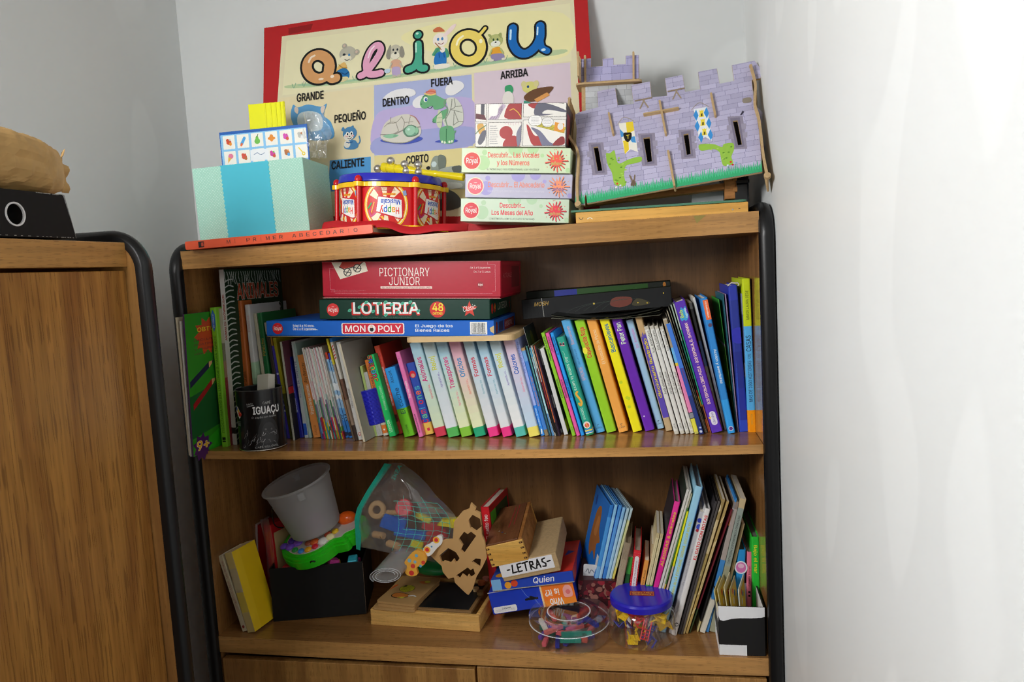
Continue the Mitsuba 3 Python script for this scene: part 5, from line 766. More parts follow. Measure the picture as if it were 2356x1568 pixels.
CASTLE = [("P",[(0.0256,0.1524),(0.0573,0.1465),(0.0653,0.06),(0.0345,0.065)],"8f889c"),("P",[(0.0236,0.13),(0.0637,0.1255),(0.0635,0.1107),(0.0236,0.115)],"9a94a8"),("P",[(0.0267,0.1071),(0.0665,0.1029),(0.0663,0.0883),(0.0267,0.0924)],"9a94a8"),("P",[(0.0313,0.1461),(0.0512,0.1443),(0.0599,0.0665),(0.0406,0.0679)],"7a7488"),("P",[(0.1295,0.152),(0.1634,0.146),(0.1648,0.0613),(0.1352,0.0658)],"8f889c"),("P",[(0.1268,0.1298),(0.1679,0.1254),(0.1673,0.111),(0.1263,0.1152)],"9a94a8"),("P",[(0.129,0.1073),(0.1687,0.1034),(0.1681,0.0891),(0.1286,0.0928)],"9a94a8"),("P",[(0.1348,0.1458),(0.1574,0.1438),(0.1598,0.0677),(0.1411,0.0685)],"7a7488"),("P",[(0.2099,0.1419),(0.2395,0.1368),(0.2396,0.0629),(0.2123,0.0669)],"8f889c"),("P",[(0.2065,0.1227),(0.2436,0.1191),(0.2427,0.1049),(0.2057,0.1083)],"9a94a8"),("P",[(0.2078,0.1039),(0.244,0.1006),(0.2431,0.0866),(0.207,0.0898)],"9a94a8"),("P",[(0.2149,0.1358),(0.2337,0.1347),(0.2349,0.0692),(0.2181,0.0697)],"7a7488"),("P",[(0.3062,0.1528),(0.3344,0.1472),(0.3352,0.0641),(0.3091,0.0687)],"8f889c"),("P",[(0.3031,0.1312),(0.3385,0.127),(0.3372,0.113),(0.3019,0.1171)],"9a94a8"),("P",[(0.3047,0.1091),(0.3394,0.1053),(0.3381,0.0915),(0.3036,0.0952)],"9a94a8"),("P",[(0.3108,0.1468),(0.3287,0.1451),(0.3308,0.0703),(0.3147,0.0714)],"7a7488"),("P",[(0.0905,0.1894),(0.1199,0.1873),(0.1281,0.1041),(0.1133,0.1145),(0.1016,0.1044)],"e9e6da"),("P",[(0.1055,0.1883),(0.1199,0.1873),(0.1223,0.1629),(0.1073,0.1557)],"e6cc3a"),("P",[(0.0922,0.1743),(0.1006,0.1606),(0.0989,0.1512),(0.0948,0.1506)],"4a92d0"),("P",[(0.1108,0.1467),(0.1229,0.147),(0.1248,0.1288),(0.1167,0.1323)],"4a92d0"),("P",[(0.0986,0.1399),(0.1094,0.1405),(0.11,0.1146),(0.1016,0.1044)],"e6cc3a"),("B",[(0.0998,0.1598),(0.1086,0.1603),(0.1161,0.1568),(0.1152,0.1424),(0.1085,0.1349),(0.1017,0.144)],"23211c"),("T","T",0.1047,0.1433,0.0103,0.0077,"e6cc3a"),("L",[(0.0884,0.1869),(0.102,0.2036),(0.122,0.1874)],0.0014,"9a8e7e"),("P",[(0.243,0.1883),(0.2694,0.1882),(0.273,0.0981),(0.2605,0.1117),(0.2489,0.1033)],"e4e8ea"),("P",[(0.2415,0.1727),(0.2477,0.1867),(0.2514,0.1701),(0.2467,0.1564)],"3f8fd4"),("P",[(0.2619,0.1739),(0.2681,0.1879),(0.2717,0.1713),(0.267,0.1577)],"3f8fd4"),("P",[(0.2421,0.1435),(0.2482,0.1573),(0.2519,0.141),(0.2472,0.1276)],"3f8fd4"),("P",[(0.2647,0.1458),(0.2709,0.1596),(0.2744,0.1433),(0.2697,0.1299)],"3f8fd4"),("P",[(0.2473,0.1137),(0.2534,0.1273),(0.257,0.1113),(0.2523,0.0981)],"3f8fd4"),("P",[(0.2657,0.1155),(0.2718,0.1291),(0.2753,0.1131),(0.2706,0.1)],"3f8fd4"),("P",[(0.2523,0.1647),(0.2545,0.1765),(0.253,0.1827),(0.2567,0.1805),(0.2583,0.1833),(0.26,0.1802),(0.263,0.1821),(0.261,0.1748),(0.2622,0.1641)],"e8d44a"),("P",[(0.2559,0.1657),(0.2567,0.1733),(0.2593,0.1733),(0.259,0.1662)],"4a4020"),("P",[(0.2531,0.1414),(0.2553,0.153),(0.2538,0.1591),(0.2575,0.1569),(0.2591,0.1597),(0.2608,0.1567),(0.2637,0.1585),(0.2618,0.1513),(0.263,0.1408)],"e8d44a"),("P",[(0.2567,0.1424),(0.2575,0.1499),(0.2601,0.1498),(0.2598,0.1429)],"4a4020"),("P",[(0.2545,0.1163),(0.2567,0.1278),(0.2552,0.1338),(0.2588,0.1317),(0.2604,0.1344),(0.2621,0.1315),(0.265,0.1333),(0.2631,0.1262),(0.2643,0.1158)],"e8d44a"),("P",[(0.2581,0.1173),(0.2588,0.1247),(0.2614,0.1247),(0.2612,0.1178)],"4a4020"),("L",[(0.2386,0.1872),(0.2548,0.203),(0.2729,0.1873)],0.0012,"9a8e7e"),("B",[(0.0629,0.1143),(0.0712,0.114),(0.0801,0.119),(0.0835,0.0984),(0.0895,0.0828),(0.1094,0.0894),(0.1328,0.091),(0.1341,0.0791),(0.1189,0.0763),(0.1029,0.0736),(0.0987,0.0513),(0.1011,0.0248),(0.08,0.0313),(0.0743,0.0627),(0.0659,0.0865)],"93bf4a"),("B",[(0.2484,0.0947),(0.274,0.0899),(0.2893,0.0789),(0.2943,0.0854),(0.3106,0.0836),(0.3111,0.0677),(0.3051,0.051),(0.3064,0.0344),(0.2891,0.0332),(0.2856,0.0555),(0.2839,0.068),(0.2731,0.0778),(0.2501,0.0789)],"93bf4a"),("E",0.1016,0.0332,0.00225,0.00175,"6f9f34"),("E",0.0705,0.0854,0.0023,0.0018,"6f9f34"),("E",0.094,0.0562,0.00225,0.00175,"a8cf5e"),("E",0.0767,0.0958,0.0023,0.0018,"6f9f34"),("E",0.0891,0.0973,0.0023,0.0018,"a8cf5e"),("E",0.0902,0.0466,0.00225,0.00175,"5f8f30"),("E",0.102,0.0641,0.00225,0.0018,"a8cf5e"),("E",0.0851,0.0402,0.00225,0.00175,"6f9f34"),("E",0.08,0.039,0.00225,0.00175,"a8cf5e"),("E",0.0822,0.0422,0.00225,0.0018,"6f9f34"),("E",0.0882,0.0913,0.0023,0.0018,"6f9f34"),("E",0.0739,0.0995,0.0023,0.0018,"5f8f30"),("E",0.0853,0.0328,0.00225,0.00175,"5f8f30"),("E",0.0871,0.0326,0.00225,0.00175,"a8cf5e"),("E",0.0961,0.0507,0.00225,0.00175,"a8cf5e"),("E",0.0965,0.0802,0.00225,0.00175,"a8cf5e"),("E",0.0936,0.0724,0.00225,0.0018,"5f8f30"),("E",0.2697,0.0774,0.0021,0.0016,"a8cf5e"),("E",0.3012,0.0632,0.00205,0.0016,"5f8f30"),("E",0.2924,0.0616,0.00205,0.0016,"a8cf5e"),("E",0.2816,0.0768,0.00205,0.00165,"a8cf5e"),("E",0.2959,0.0503,0.00205,0.0016,"5f8f30"),("E",0.2916,0.0638,0.00205,0.0016,"5f8f30"),("E",0.2894,0.05,0.00205,0.00165,"a8cf5e"),("E",0.2914,0.0486,0.00205,0.0016,"6f9f34"),("E",0.307,0.0753,0.00205,0.0016,"5f8f30"),("E",0.0849,0.0327,0.00225,0.00225,"d8482a"),("E",0.0823,0.0241,0.00225,0.00225,"e8e8e8"),("E",0.0909,0.0269,0.00225,0.00225,"d8d8e8"),("E",0.303,0.039,0.00205,0.00205,"d8402a"),("E",0.3057,0.0316,0.002,0.002,"c83a2a"),("E",0.2968,0.0321,0.002,0.002,"d8e4ee"),("E",0.3127,0.0345,0.002,0.002,"8ab0c8"),("B",[(0.1114,0.0226),(0.1154,0.0354),(0.1206,0.0313),(0.1217,0.019)],"6a5a4c"),("B",[(0.1089,0.0475),(0.112,0.0469),(0.1158,0.0338),(0.1134,0.0328)],"7a6a5a"),("B",[(0.1193,0.0474),(0.1212,0.0449),(0.1196,0.0315),(0.1173,0.0335)],"7a6a5a"),("P",[(0.3296,0.1499),(0.3356,0.1605),(0.3382,0.1566),(0.333,0.1497)],"3a3648"),("B",[(0.339,0.1908),(0.3528,0.1903),(0.3529,0.179),(0.3391,0.1795)],"8d8478"),("L",[(0.1273,0.2422),(0.1604,0.2422)],0.0042,"8a7a6c"),("L",[(0.1451,0.2398),(0.136,0.2184)],0.0029,"9a8a78"),("L",[(0.1426,0.2405),(0.1527,0.2174)],0.0029,"9a8a78"),("L",[(0.1955,0.2501),(0.2279,0.25)],0.0041,"8a7a6c"),("L",[(0.2129,0.2477),(0.2036,0.2264)],0.0028,"9a8a78"),("L",[(0.2104,0.2484),(0.2198,0.2254)],0.0028,"9a8a78"),("P",[(-0.0008,0.01),(0.0008,0.0242),(0.0029,0.0101),(0.0046,0.0232),(0.0067,0.0101),(0.0084,0.0206),(0.0105,0.0102),(0.0121,0.0291),(0.0142,0.0103),(0.0159,0.0191),(0.018,0.0103),(0.0197,0.025),(0.0217,0.0104),(0.0234,0.0296),(0.0254,0.0104),(0.0272,0.0202),(0.0292,0.0105),(0.0309,0.0257),(0.0329,0.0106),(0.0347,0.0265),(0.0366,0.0106),(0.0384,0.0199),(0.0403,0.0107),(0.0421,0.0238),(0.044,0.0107),(0.0459,0.0276),(0.0478,0.0108),(0.0496,0.0248),(0.0515,0.0109),(0.0533,0.028),(0.0551,0.0109),(0.057,0.0215),(0.0588,0.011),(0.0607,0.0225),(0.0625,0.0111),(0.0644,0.021),(0.0662,0.0111),(0.0681,0.0257),(0.0699,0.0112),(0.0718,0.0305),(0.0735,0.0112),(0.0755,0.0267),(0.0772,0.0113),(0.0792,0.0289),(0.0809,0.0113),(0.0828,0.0244),(0.0845,0.0114),(0.0865,0.0287),(0.0882,0.0115),(0.09,0.0213),(0.0918,0.0115),(0.0937,0.0235),(0.0954,0.0116),(0.0975,0.028),(0.0991,0.0116),(0.1011,0.0286),(0.1027,0.0117),(0.1047,0.0252),(0.1063,0.0118),(0.1082,0.0214),(0.1099,0.0118),(0.1119,0.0235),(0.1135,0.0119),(0.1155,0.0229),(0.1171,0.0119),(0.1192,0.0238),(0.1207,0.012),(0.1229,0.0299),(0.1243,0.0121),(0.1263,0.0229),(0.1279,0.0121),(0.1302,0.0308),(0.1315,0.0122),(0.1338,0.0308),(0.1351,0.0122),(0.1371,0.0214),(0.1387,0.0123),(0.1408,0.0252),(0.1422,0.0124),(0.1444,0.0265),(0.1458,0.0124),(0.1478,0.0212),(0.1494,0.0125),(0.1515,0.0258),(0.1529,0.0125),(0.1553,0.0314),(0.1565,0.0126),(0.1585,0.0224),(0.16,0.0126),(0.1623,0.0279),(0.1635,0.0127),(0.1656,0.0226),(0.1671,0.0128),(0.1694,0.0278),(0.1706,0.0128),(0.1731,0.0315),(0.1741,0.0129),(0.1762,0.0237),(0.1776,0.0129),(0.1797,0.0215),(0.1811,0.013),(0.1832,0.0224),(0.1847,0.013),(0.187,0.0276),(0.1882,0.0131),(0.1902,0.0218),(0.1917,0.0132),(0.1938,0.0226),(0.1951,0.0132),(0.1975,0.0273),(0.1986,0.0133),(0.2013,0.0321),(0.2021,0.0133),(0.2044,0.0265),(0.2056,0.0134),(0.2079,0.0263),(0.2091,0.0134),(0.2116,0.0291),(0.2125,0.0135),(0.2147,0.023),(0.216,0.0136),(0.2185,0.0285),(0.2195,0.0136),(0.2217,0.024),(0.2229,0.0137),(0.2254,0.0289),(0.2264,0.0137),(0.2291,0.0329),(0.2298,0.0138),(0.232,0.0228),(0.2332,0.0138),(0.2358,0.0285),(0.2367,0.0139),(0.2392,0.0291),(0.2401,0.0139),(0.2424,0.024),(0.2435,0.014),(0.2459,0.0254),(0.2469,0.0141),(0.2499,0.0335),(0.2504,0.0141),(0.2533,0.0336),(0.2538,0.0142),(0.256,0.0239),(0.2572,0.0142),(0.2599,0.0304),(0.2606,0.0143),(0.2635,0.0332),(0.264,0.0143),(0.2664,0.0253),(0.2674,0.0144),(0.2701,0.0295),(0.2707,0.0144),(0.273,0.0233),(0.2741,0.0145),(0.2766,0.0269),(0.2775,0.0146),(0.2803,0.0304),(0.2809,0.0146),(0.2836,0.0295),(0.2842,0.0147),(0.2871,0.0316),(0.2876,0.0147),(0.2899,0.024),(0.291,0.0148),(0.2935,0.0269),(0.2943,0.0148),(0.2973,0.0327),(0.2977,0.0149),(0.3004,0.0296),(0.301,0.0149),(0.3037,0.0282),(0.3043,0.015),(0.307,0.0277),(0.3077,0.0151),(0.3109,0.0342),(0.311,0.0151),(0.3138,0.0297),(0.3143,0.0152),(0.3166,0.0236),(0.3177,0.0152),(0.3207,0.0323),(0.321,0.0153),(0.3236,0.0271),(0.3243,0.0153),(0.327,0.0283),(0.3276,0.0154),(0.3301,0.026),(0.3309,0.0154),(0.3336,0.0285),(0.3342,0.0155),(0.3368,0.0273),(0.3375,0.0155),(0.3399,0.0248),(0.3408,0.0156),(0.3438,0.0307),(0.3441,0.0156),(0.3465,0.025),(0.3473,0.0157),(0.3505,0.0325),(0.3506,0.0158),(0.353,0.0243),(0.3539,0.0158),(0.3571,0.0325),(0.3571,0.0159),(0.3604,0.0329),(0.3589,0.0226),(0.357,0.0036),(0.023,-0.0038),(-0.0007,-0.0015)],"4fb98a"),("P",[(0.0005,0.0033),(0.0026,0.0138),(0.006,0.0034),(0.0082,0.0157),(0.0115,0.0035),(0.0137,0.0119),(0.017,0.0036),(0.0192,0.0161),(0.0225,0.0037),(0.0247,0.0136),(0.0279,0.0038),(0.0302,0.012),(0.0334,0.0039),(0.0357,0.0183),(0.0388,0.004),(0.0411,0.0136),(0.0443,0.0041),(0.0465,0.0135),(0.0497,0.0042),(0.052,0.0177),(0.0551,0.0043),(0.0574,0.0136),(0.0605,0.0044),(0.0628,0.0162),(0.0659,0.0045),(0.0682,0.0121),(0.0713,0.0046),(0.0736,0.0179),(0.0766,0.0047),(0.0789,0.013),(0.082,0.0048),(0.0843,0.0113),(0.0873,0.0049),(0.0898,0.0192),(0.0926,0.005),(0.095,0.0125),(0.098,0.0051),(0.1004,0.0191),(0.1033,0.0052),(0.1058,0.0195),(0.1086,0.0052),(0.111,0.0164),(0.1138,0.0053),(0.1162,0.0115),(0.1191,0.0054),(0.1215,0.012),(0.1244,0.0055),(0.1268,0.0134),(0.1296,0.0056),(0.1321,0.0149),(0.1349,0.0057),(0.1374,0.0169),(0.1401,0.0058),(0.1427,0.0199),(0.1453,0.0059),(0.1478,0.0149),(0.1505,0.006),(0.1529,0.0132),(0.1557,0.0061),(0.1583,0.0168),(0.1609,0.0062),(0.1633,0.0134),(0.1661,0.0063),(0.1685,0.013),(0.1712,0.0064),(0.1738,0.017),(0.1764,0.0064),(0.179,0.0182),(0.1815,0.0065),(0.184,0.0131),(0.1867,0.0066),(0.1892,0.0164),(0.1918,0.0067),(0.1945,0.0185),(0.1969,0.0068),(0.1996,0.0191),(0.202,0.0069),(0.2046,0.016),(0.2071,0.007),(0.2099,0.0203),(0.2122,0.0071),(0.2147,0.0144),(0.2172,0.0072),(0.22,0.019),(0.2223,0.0072),(0.2251,0.0195),(0.2273,0.0073),(0.2302,0.0205),(0.2324,0.0074),(0.2351,0.0174),(0.2374,0.0075),(0.2399,0.0143),(0.2424,0.0076),(0.2449,0.014),(0.2474,0.0077),(0.2502,0.0179),(0.2524,0.0078),(0.255,0.0151),(0.2574,0.0079),(0.2602,0.0189),(0.2624,0.008),(0.2649,0.0146),(0.2673,0.008),(0.2703,0.0203),(0.2723,0.0081),(0.2749,0.0159),(0.2772,0.0082),(0.2797,0.0142),(0.2822,0.0083),(0.2848,0.0156),(0.2871,0.0084),(0.2899,0.018),(0.292,0.0085),(0.2949,0.0189),(0.2969,0.0086),(0.2997,0.0176),(0.3018,0.0087),(0.3044,0.0159),(0.3067,0.0087),(0.3095,0.0185),(0.3116,0.0088),(0.3147,0.0223),(0.3164,0.0089),(0.3193,0.0191),(0.3213,0.009),(0.3245,0.0224),(0.3261,0.0091),(0.3287,0.0152),(0.331,0.0092),(0.3342,0.023),(0.3358,0.0093),(0.339,0.0222),(0.3406,0.0093),(0.3436,0.0195),(0.3454,0.0094),(0.3484,0.0194),(0.3502,0.0095),(0.3532,0.0196),(0.355,0.0096),(0.3583,0.0227),(0.3579,0.0127),(0.357,0.0036),(0.023,-0.0038),(-0.0007,-0.0015)],"3aa872")]
CASTLE_OUT = [(-0.0013,-0.0008),(0.0192,-0.007),(0.0192,0.0173),(0.0217,0.0174),(0.023,-0.0038),(0.357,0.0036),(0.3596,0.0624),(0.3608,0.1076),(0.3592,0.1967),(0.3602,0.236),(0.377,0.2362),(0.3796,0.2623),(0.3702,0.2873),(0.3254,0.2876),(0.326,0.2437),(0.2981,0.2436),(0.2959,0.2876),(0.2579,0.2887),(0.2588,0.239),(0.2295,0.2404),(0.2269,0.2893),(0.1898,0.2898),(0.1923,0.2397),(0.1608,0.2442),(0.1592,0.2894),(0.1185,0.2907),(0.1223,0.236),(0.0898,0.2405),(0.085,0.2923),(0.045,0.2927),(0.0469,0.246),(0.008,0.2433),(-0.0041,0.2388),(0.0002,0.1971),(-0.0011,0.0983)]
CASTLE_WIN = [[(0.037,0.1382),(0.046,0.1377),(0.0544,0.0733),(0.0456,0.0737)],[(0.14,0.138),(0.1523,0.1373),(0.1548,0.0744),(0.1461,0.0742)],[(0.2197,0.1283),(0.2286,0.1283),(0.2301,0.0758),(0.2231,0.0753)],[(0.3153,0.1393),(0.3235,0.1388),(0.3265,0.0768),(0.3197,0.0769)]]
CASTLE_RIB = {"a":[(0.0713,0.2166),(0.0795,0.1592)],"b":[(0.1773,0.2227),(0.1856,0.1334)],"c":[(0.1444,0.1957),(0.213,0.1945)],"d":[(0.2797,0.2152),(0.2837,0.157)],"e":[(0.1882,0.087),(0.1957,0.0006)],"r":[(0.361,0.2644),(0.3638,-0.0144)],"l":[(-0.0135,0.2772),(0.0068,-0.009)]}
# ------------------------------------------------------------------ things on top of the bookcase
def draw(q, ops):
    for o in ops:
        if o[0] == 'P': q.poly(o[1], o[2])
        elif o[0] == 'B': q.blob(o[1], o[2], 5)
        elif o[0] == 'L': q.sh(LineString(spline(o[1], 4, False)).buffer(o[2] / 2, quad_segs=4), o[3])
        elif o[0] == 'E': q.sh(affinity.translate(affinity.scale(Point(0, 0).buffer(1, quad_segs=6), o[3], o[4]), o[1], o[2]), o[5])
        elif o[0] == 'T': q.text(o[1], o[2], o[3], o[4], o[6], wd=o[5], bold=True)
a = math.radians(14)
fp = Fr((.55, .20, 1.589), (1, 0, 0), (0, math.sin(a), math.cos(a))).roll(1.6)
k = thing('poster_board', 'large vowel poster with red border leaning on the wall behind the toys', 'poster')
bd = sbox(-.466, .0, .3435, .584)
put(k, 'board', [extr(fp, bd, .012, 'b22a26')], 'gloss')
q = Ink(fp, lift=.0004); q.ok = sbox(-.464, .004, .342, .582)
q.rect(-.466, 0, .3435, .584, 'b5262a'); q.poly([(-.40, .573), (-.335, .576), (-.34, .560), (-.40, .556)], '8f1f22')
draw(q, POSTER); ink(k, 'print', q, 'gloss')

# --- flat orange book and the polka-dot box standing on it
yo = -.020; f, w, h = frame_px((427, 575), (858, 536), (424, 556), PY((427, 575), yo), (0, 1, 0)); f.o[2] = zs('T', f.o[0]) + .0006
k = thing('picture_book', 'orange-red hardback lying flat under the polka-dot box, spine to the front', 'book')
put(k, 'cover', [bx(f.at(0, h - .0022, -.002), w, .0022, .20, 'e8502c', .0004), bx(f.at(0, 0, -.002), w, .0022, .20, 'c23a24', .0004), extr(f.at(), rrect(0, 0, w, h, .004), .003, 'f0603c')], 'gloss')
put(k, 'pages', [bx(f.at(.003, .0022, -.004), w - .006, h - .0044, .192, 'b8a890')], 'chalky')
q = Ink(f, w, h); [q.text(ch, .24 + .68 * i / 19.2, .32, .42, '401414', wd=.021 if ch != 'I' else .003, anchor='m') for i, ch in enumerate('MI PRIMER ABECEDARIO') if ch != ' ']; q.rect(.075, .14, .105, .84, '1a1012'); q.rect(.09, .25, .103, .72, 'c84a30'); ink(k, 'lettering', q)
zo = f.p(0, h)[2]
fb, w, h = frame_px((460.6, 547.7), (712.7, 524), (450, 378), PY((460.6, 547.7), .045), (-.05, 1, 0)); fb.o[2] = zo + .001
k = thing('storage_box', 'open box wrapped in mint polka-dot paper with a wide turquoise band', 'box')
dd, t = .150, .004; fb.v = nz(fb.v)
def wallp(fr, w, h): return bx(fr, w, h, t, '9fd2c0', .0006)
put(k, 'body', [wallp(fb, w, h), wallp(Fr(fb.p(w, 0, 0), -fb.n, fb.v), dd, h), wallp(Fr(fb.p(w, 0, -dd), -fb.u, fb.v), w, h), wallp(Fr(fb.p(0, 0, -dd), fb.n, fb.v), dd, h), bx(fb.at(t, 0, -t), w - 2 * t, t, dd - 2 * t, '9fd2c0')], 'paper')
def dots(q, W, H, step=.0066):
    n = 0
    for i in range(int(W / step) + 2):
        for j in range(int(H / step) * 2 + 2):
            x, y = (i + .5 * (j % 2)) * step, j * step * .5
            if .001 < x < W - .001 and .001 < y < H - .001: q._add(*tri2(affinity.translate(_dot, x, y)), 'dff0e6', z=q.z)
_dot = Point(0, 0).buffer(.00085, quad_segs=2)
q = Ink(fb); dots(q, w, h); q2 = Ink(Fr(fb.p(w, 0, 0), -fb.n, fb.v)); dots(q2, dd, h); m1, m2 = q.mesh(), q2.mesh()
put(k, 'dot_pattern', [m1, m2], 'paper')
x0, x1 = .067, .177
wv = lambda x, s: [(x + s * .0012 * math.sin(y * 700), y) for y in np.linspace(0, h, 120)]
put(k, 'band', [extr(fb.at(0, 0, .0011), Polygon(wv(x0, 1) + wv(x1, 1)[::-1]), .0008, '48b9ce')], 'paper')
# what stands in it
k = thing('picture_card', 'lotto card with rows of small pictures standing in the polka-dot box', 'card')
f, w, h = frame_px((509.6, 367), (711, 348), (513, 304), PY((509.6, 367), .125), (.0, 1, 0)); f.o = f.p(0, -.06); h += .06
put(k, 'card', [bx(f, w, h, .0025, '2a62b4', .0005)], 'gloss')
q = Ink(f, w, h); q.rect(.012, 0, .985, .945, '86c0e8')
R = random.Random(8)
def pic(q, i, x, y, s):
    cs = ['c8482a', '4aa0dc', '6cba4a', 'e08a2a', 'd04ab0', 'b8b8b0', 'e8a0b0', 'd0503c', 'dedede', 'c83a9a', 'b06a34', 'e2c83a']; c = cs[i % 12]; X, Y = x * q.w, y * q.h; r = s / q.h
    if i % 12 == 2: q.ell(x, y - r * .25, r * .55, r * .5, c); q.ell(x, y + r * .25, r * .3, r * .4, c); q.line([(x, y + r * .5), (x + r * .2 * q.h / q.w, y + r * .9)], r * .15, '3a6a2a')
    elif i % 12 == 11: q.ell(x + .02, y - r * .4, r * .34, r * .34, c); q.ell(x + .02, y - r * .4, r * .15, r * .15, 'e8e4da'); q.line([(x + .012, y - r * .2), (x - .03, y + r * .7)], r * .2, c)
    elif i % 12 == 6: q.ell(x + .008, y + r * .3, r * .5, r * .45, 'e07a9a'); q.poly([(x - .022, y + r * .2), (x + .015, y - r * .1), (x - .03, y - r * .9)], 'e0b04a')
    elif i % 12 == 3: q.ell(x, y, r * .75, r * .3, c); q.ell(x, y + r * .3, r * .35, r * .4, c); q.ell(x, y - r * .3, r * .3, r * .25, c)
    elif i % 12 == 1: q.line([(x - .018, y - r * .5), (x + .018, y + r * .5)], r * .55, c); q.line([(x - .024, y - r * .7), (x - .016, y - r * .5)], r * .4, 'e06a3a')
    else: q.ell(x, y, r * .5, r * .42, c); q.ell(x - .014, y + r * .35, r * .3, r * .3, c); q.ell(x + .016, y - r * .3, r * .28, r * .3, cs[(i + 3) % 12]); q.ell(x + .012, y + r * .4, r * .16, r * .18, cs[(i + 5) % 12])
for r_ in range(2):
    for c_ in range(6):
        x, y = .105 + .163 * c_, .80 - .29 * r_
        q.rect(x - .068, y - .125, x + .068, y + .125, 'ecebe2', r=.001)
        pic(q, r_ * 6 + c_, x, y, .0125)
q.rect(.34, .42, .55, .62, 'e8ecf0'); q.line([(.38, .53), (.42, .56), (.46, .52), (.5, .55)], .012, '7a8aa8', True); ink(k, 'print', q)
k = thing('ridged_card', 'bright yellow ridged plastic sheet standing behind the lotto card', 'plastic sheet')
f, w, h = frame_px((575, 297), (658, 290), (576, 240), PY((575, 297), .15), (0, 1, 0)); f.o = f.p(0, -.05); h += .05
ps = [bx(f, w, h, .003, 'ecec1c', .0004)]
for x in (.47, .62, .76, .88, .97): ps.append((place(trimesh.creation.cylinder(.0016, h, sections=10), Fr(f.p(x * w, h / 2, .0002), f.u, -f.n)), 'e6e418'))
put(k, 'sheet', ps[:1], 'plastic'); [put(k, 'ridge', [p], 'plastic', smooth=40) for p in ps[1:]]
k = thing('plastic_bag', 'clear crumpled plastic bag hanging over the right end of the polka-dot box', 'bag')
G = []
for i, yy in enumerate(np.linspace(362, 262, 12)):
    row = []
    for j, xx in enumerate(np.linspace(704 - 2 * i * .3, 760 - 12 * abs(i - 6) / 6, 9)):
        P = PY((xx, yy), .128); row.append(P + np.array((0, .012 * math.sin(1.9 * j + i * .8) + .01 * meshkit.noise(np.array([i * .9, j * .8, 3.])) - .0008 * i, 0)))
    G.append(row)
put(k, 'film', [sheet(np.array(G), 'd8dcdc', .0004)], 'clear_bag', smooth=True)

# --- toy drum, upside down
k = thing('toy_drum', 'red and yellow toy drum with blue rim, its labels upside down', 'drum')
tl_ = math.radians(4.0); fd = Fr((.436, .128, 1.6055), (math.cos(tl_), 0, -math.sin(tl_)), (math.sin(tl_), 0, math.cos(tl_)))
RD, HD = .1085, .097
put(k, 'shell', [lathe(fd, [(RD - .003, .004), (RD, .004), (RD, HD - .004), (RD - .003, HD - .004), (RD - .003, .004)], 'cc1c22', 72)], 'plastic', smooth=40)
put(k, 'drumhead', [lathe(fd, [(0.0005, HD + .006), (RD - .004, HD + .006), (RD - .004, HD + .001), (.0005, HD + .001)], 'e8e2d4', 60)], 'plastic', smooth=40)
put(k, 'rim', [lathe(fd, [(RD - .008, HD + .001), (RD + .004, HD + .001), (RD + .0045, HD + .004), (RD + .0015, HD + .0165), (RD - .001, HD + .018), (RD - .006, HD + .0165), (RD - .008, HD + .001)], '2a2cae', 80)], 'plastic', smooth=50)
PA = [math.radians(-90 + g) for g in (-75, -15, 45, 105, 165, 225)]
def hoop(zc, th):
    """Flat ring with a lobe at each post."""
    out = Point(0, 0).buffer(RD + .0055, quad_segs=20); lob = [Point((RD + .008) * math.cos(g), (RD + .008) * math.sin(g)).buffer(.0105, quad_segs=6) for g in PA]
    ring = unary_union([out] + lob).buffer(.004).buffer(-.004).difference(Point(0, 0).buffer(RD - .001, quad_segs=20))
    return extr(Fr(fd.p(0, zc + th, 0), fd.u, -fd.n), ring, th, 'f2c40c')
put(k, 'hoop', [hoop(HD - .010, .0095)], 'plastic'); put(k, 'hoop', [hoop(.0, .0085)], 'plastic')
for g in PA:
    b = Fr(fd.p((RD + .0085) * math.cos(g), 0, -(RD + .0085) * math.sin(g)), fd.u, fd.v)
    put(k, 'post', [lathe(b, [(.0001, -.003), (.005, -.003), (.0062, .0), (.0062, .008), (.0046, .010), (.0046, HD - .012), (.0046, HD + .001), (.0072, HD + .001), (.0078, HD + .005), (.0060, HD + .010), (.0025, HD + .0125), (.0001, HD + .0128)], 'c8161e', 16)], 'plastic', smooth=50)
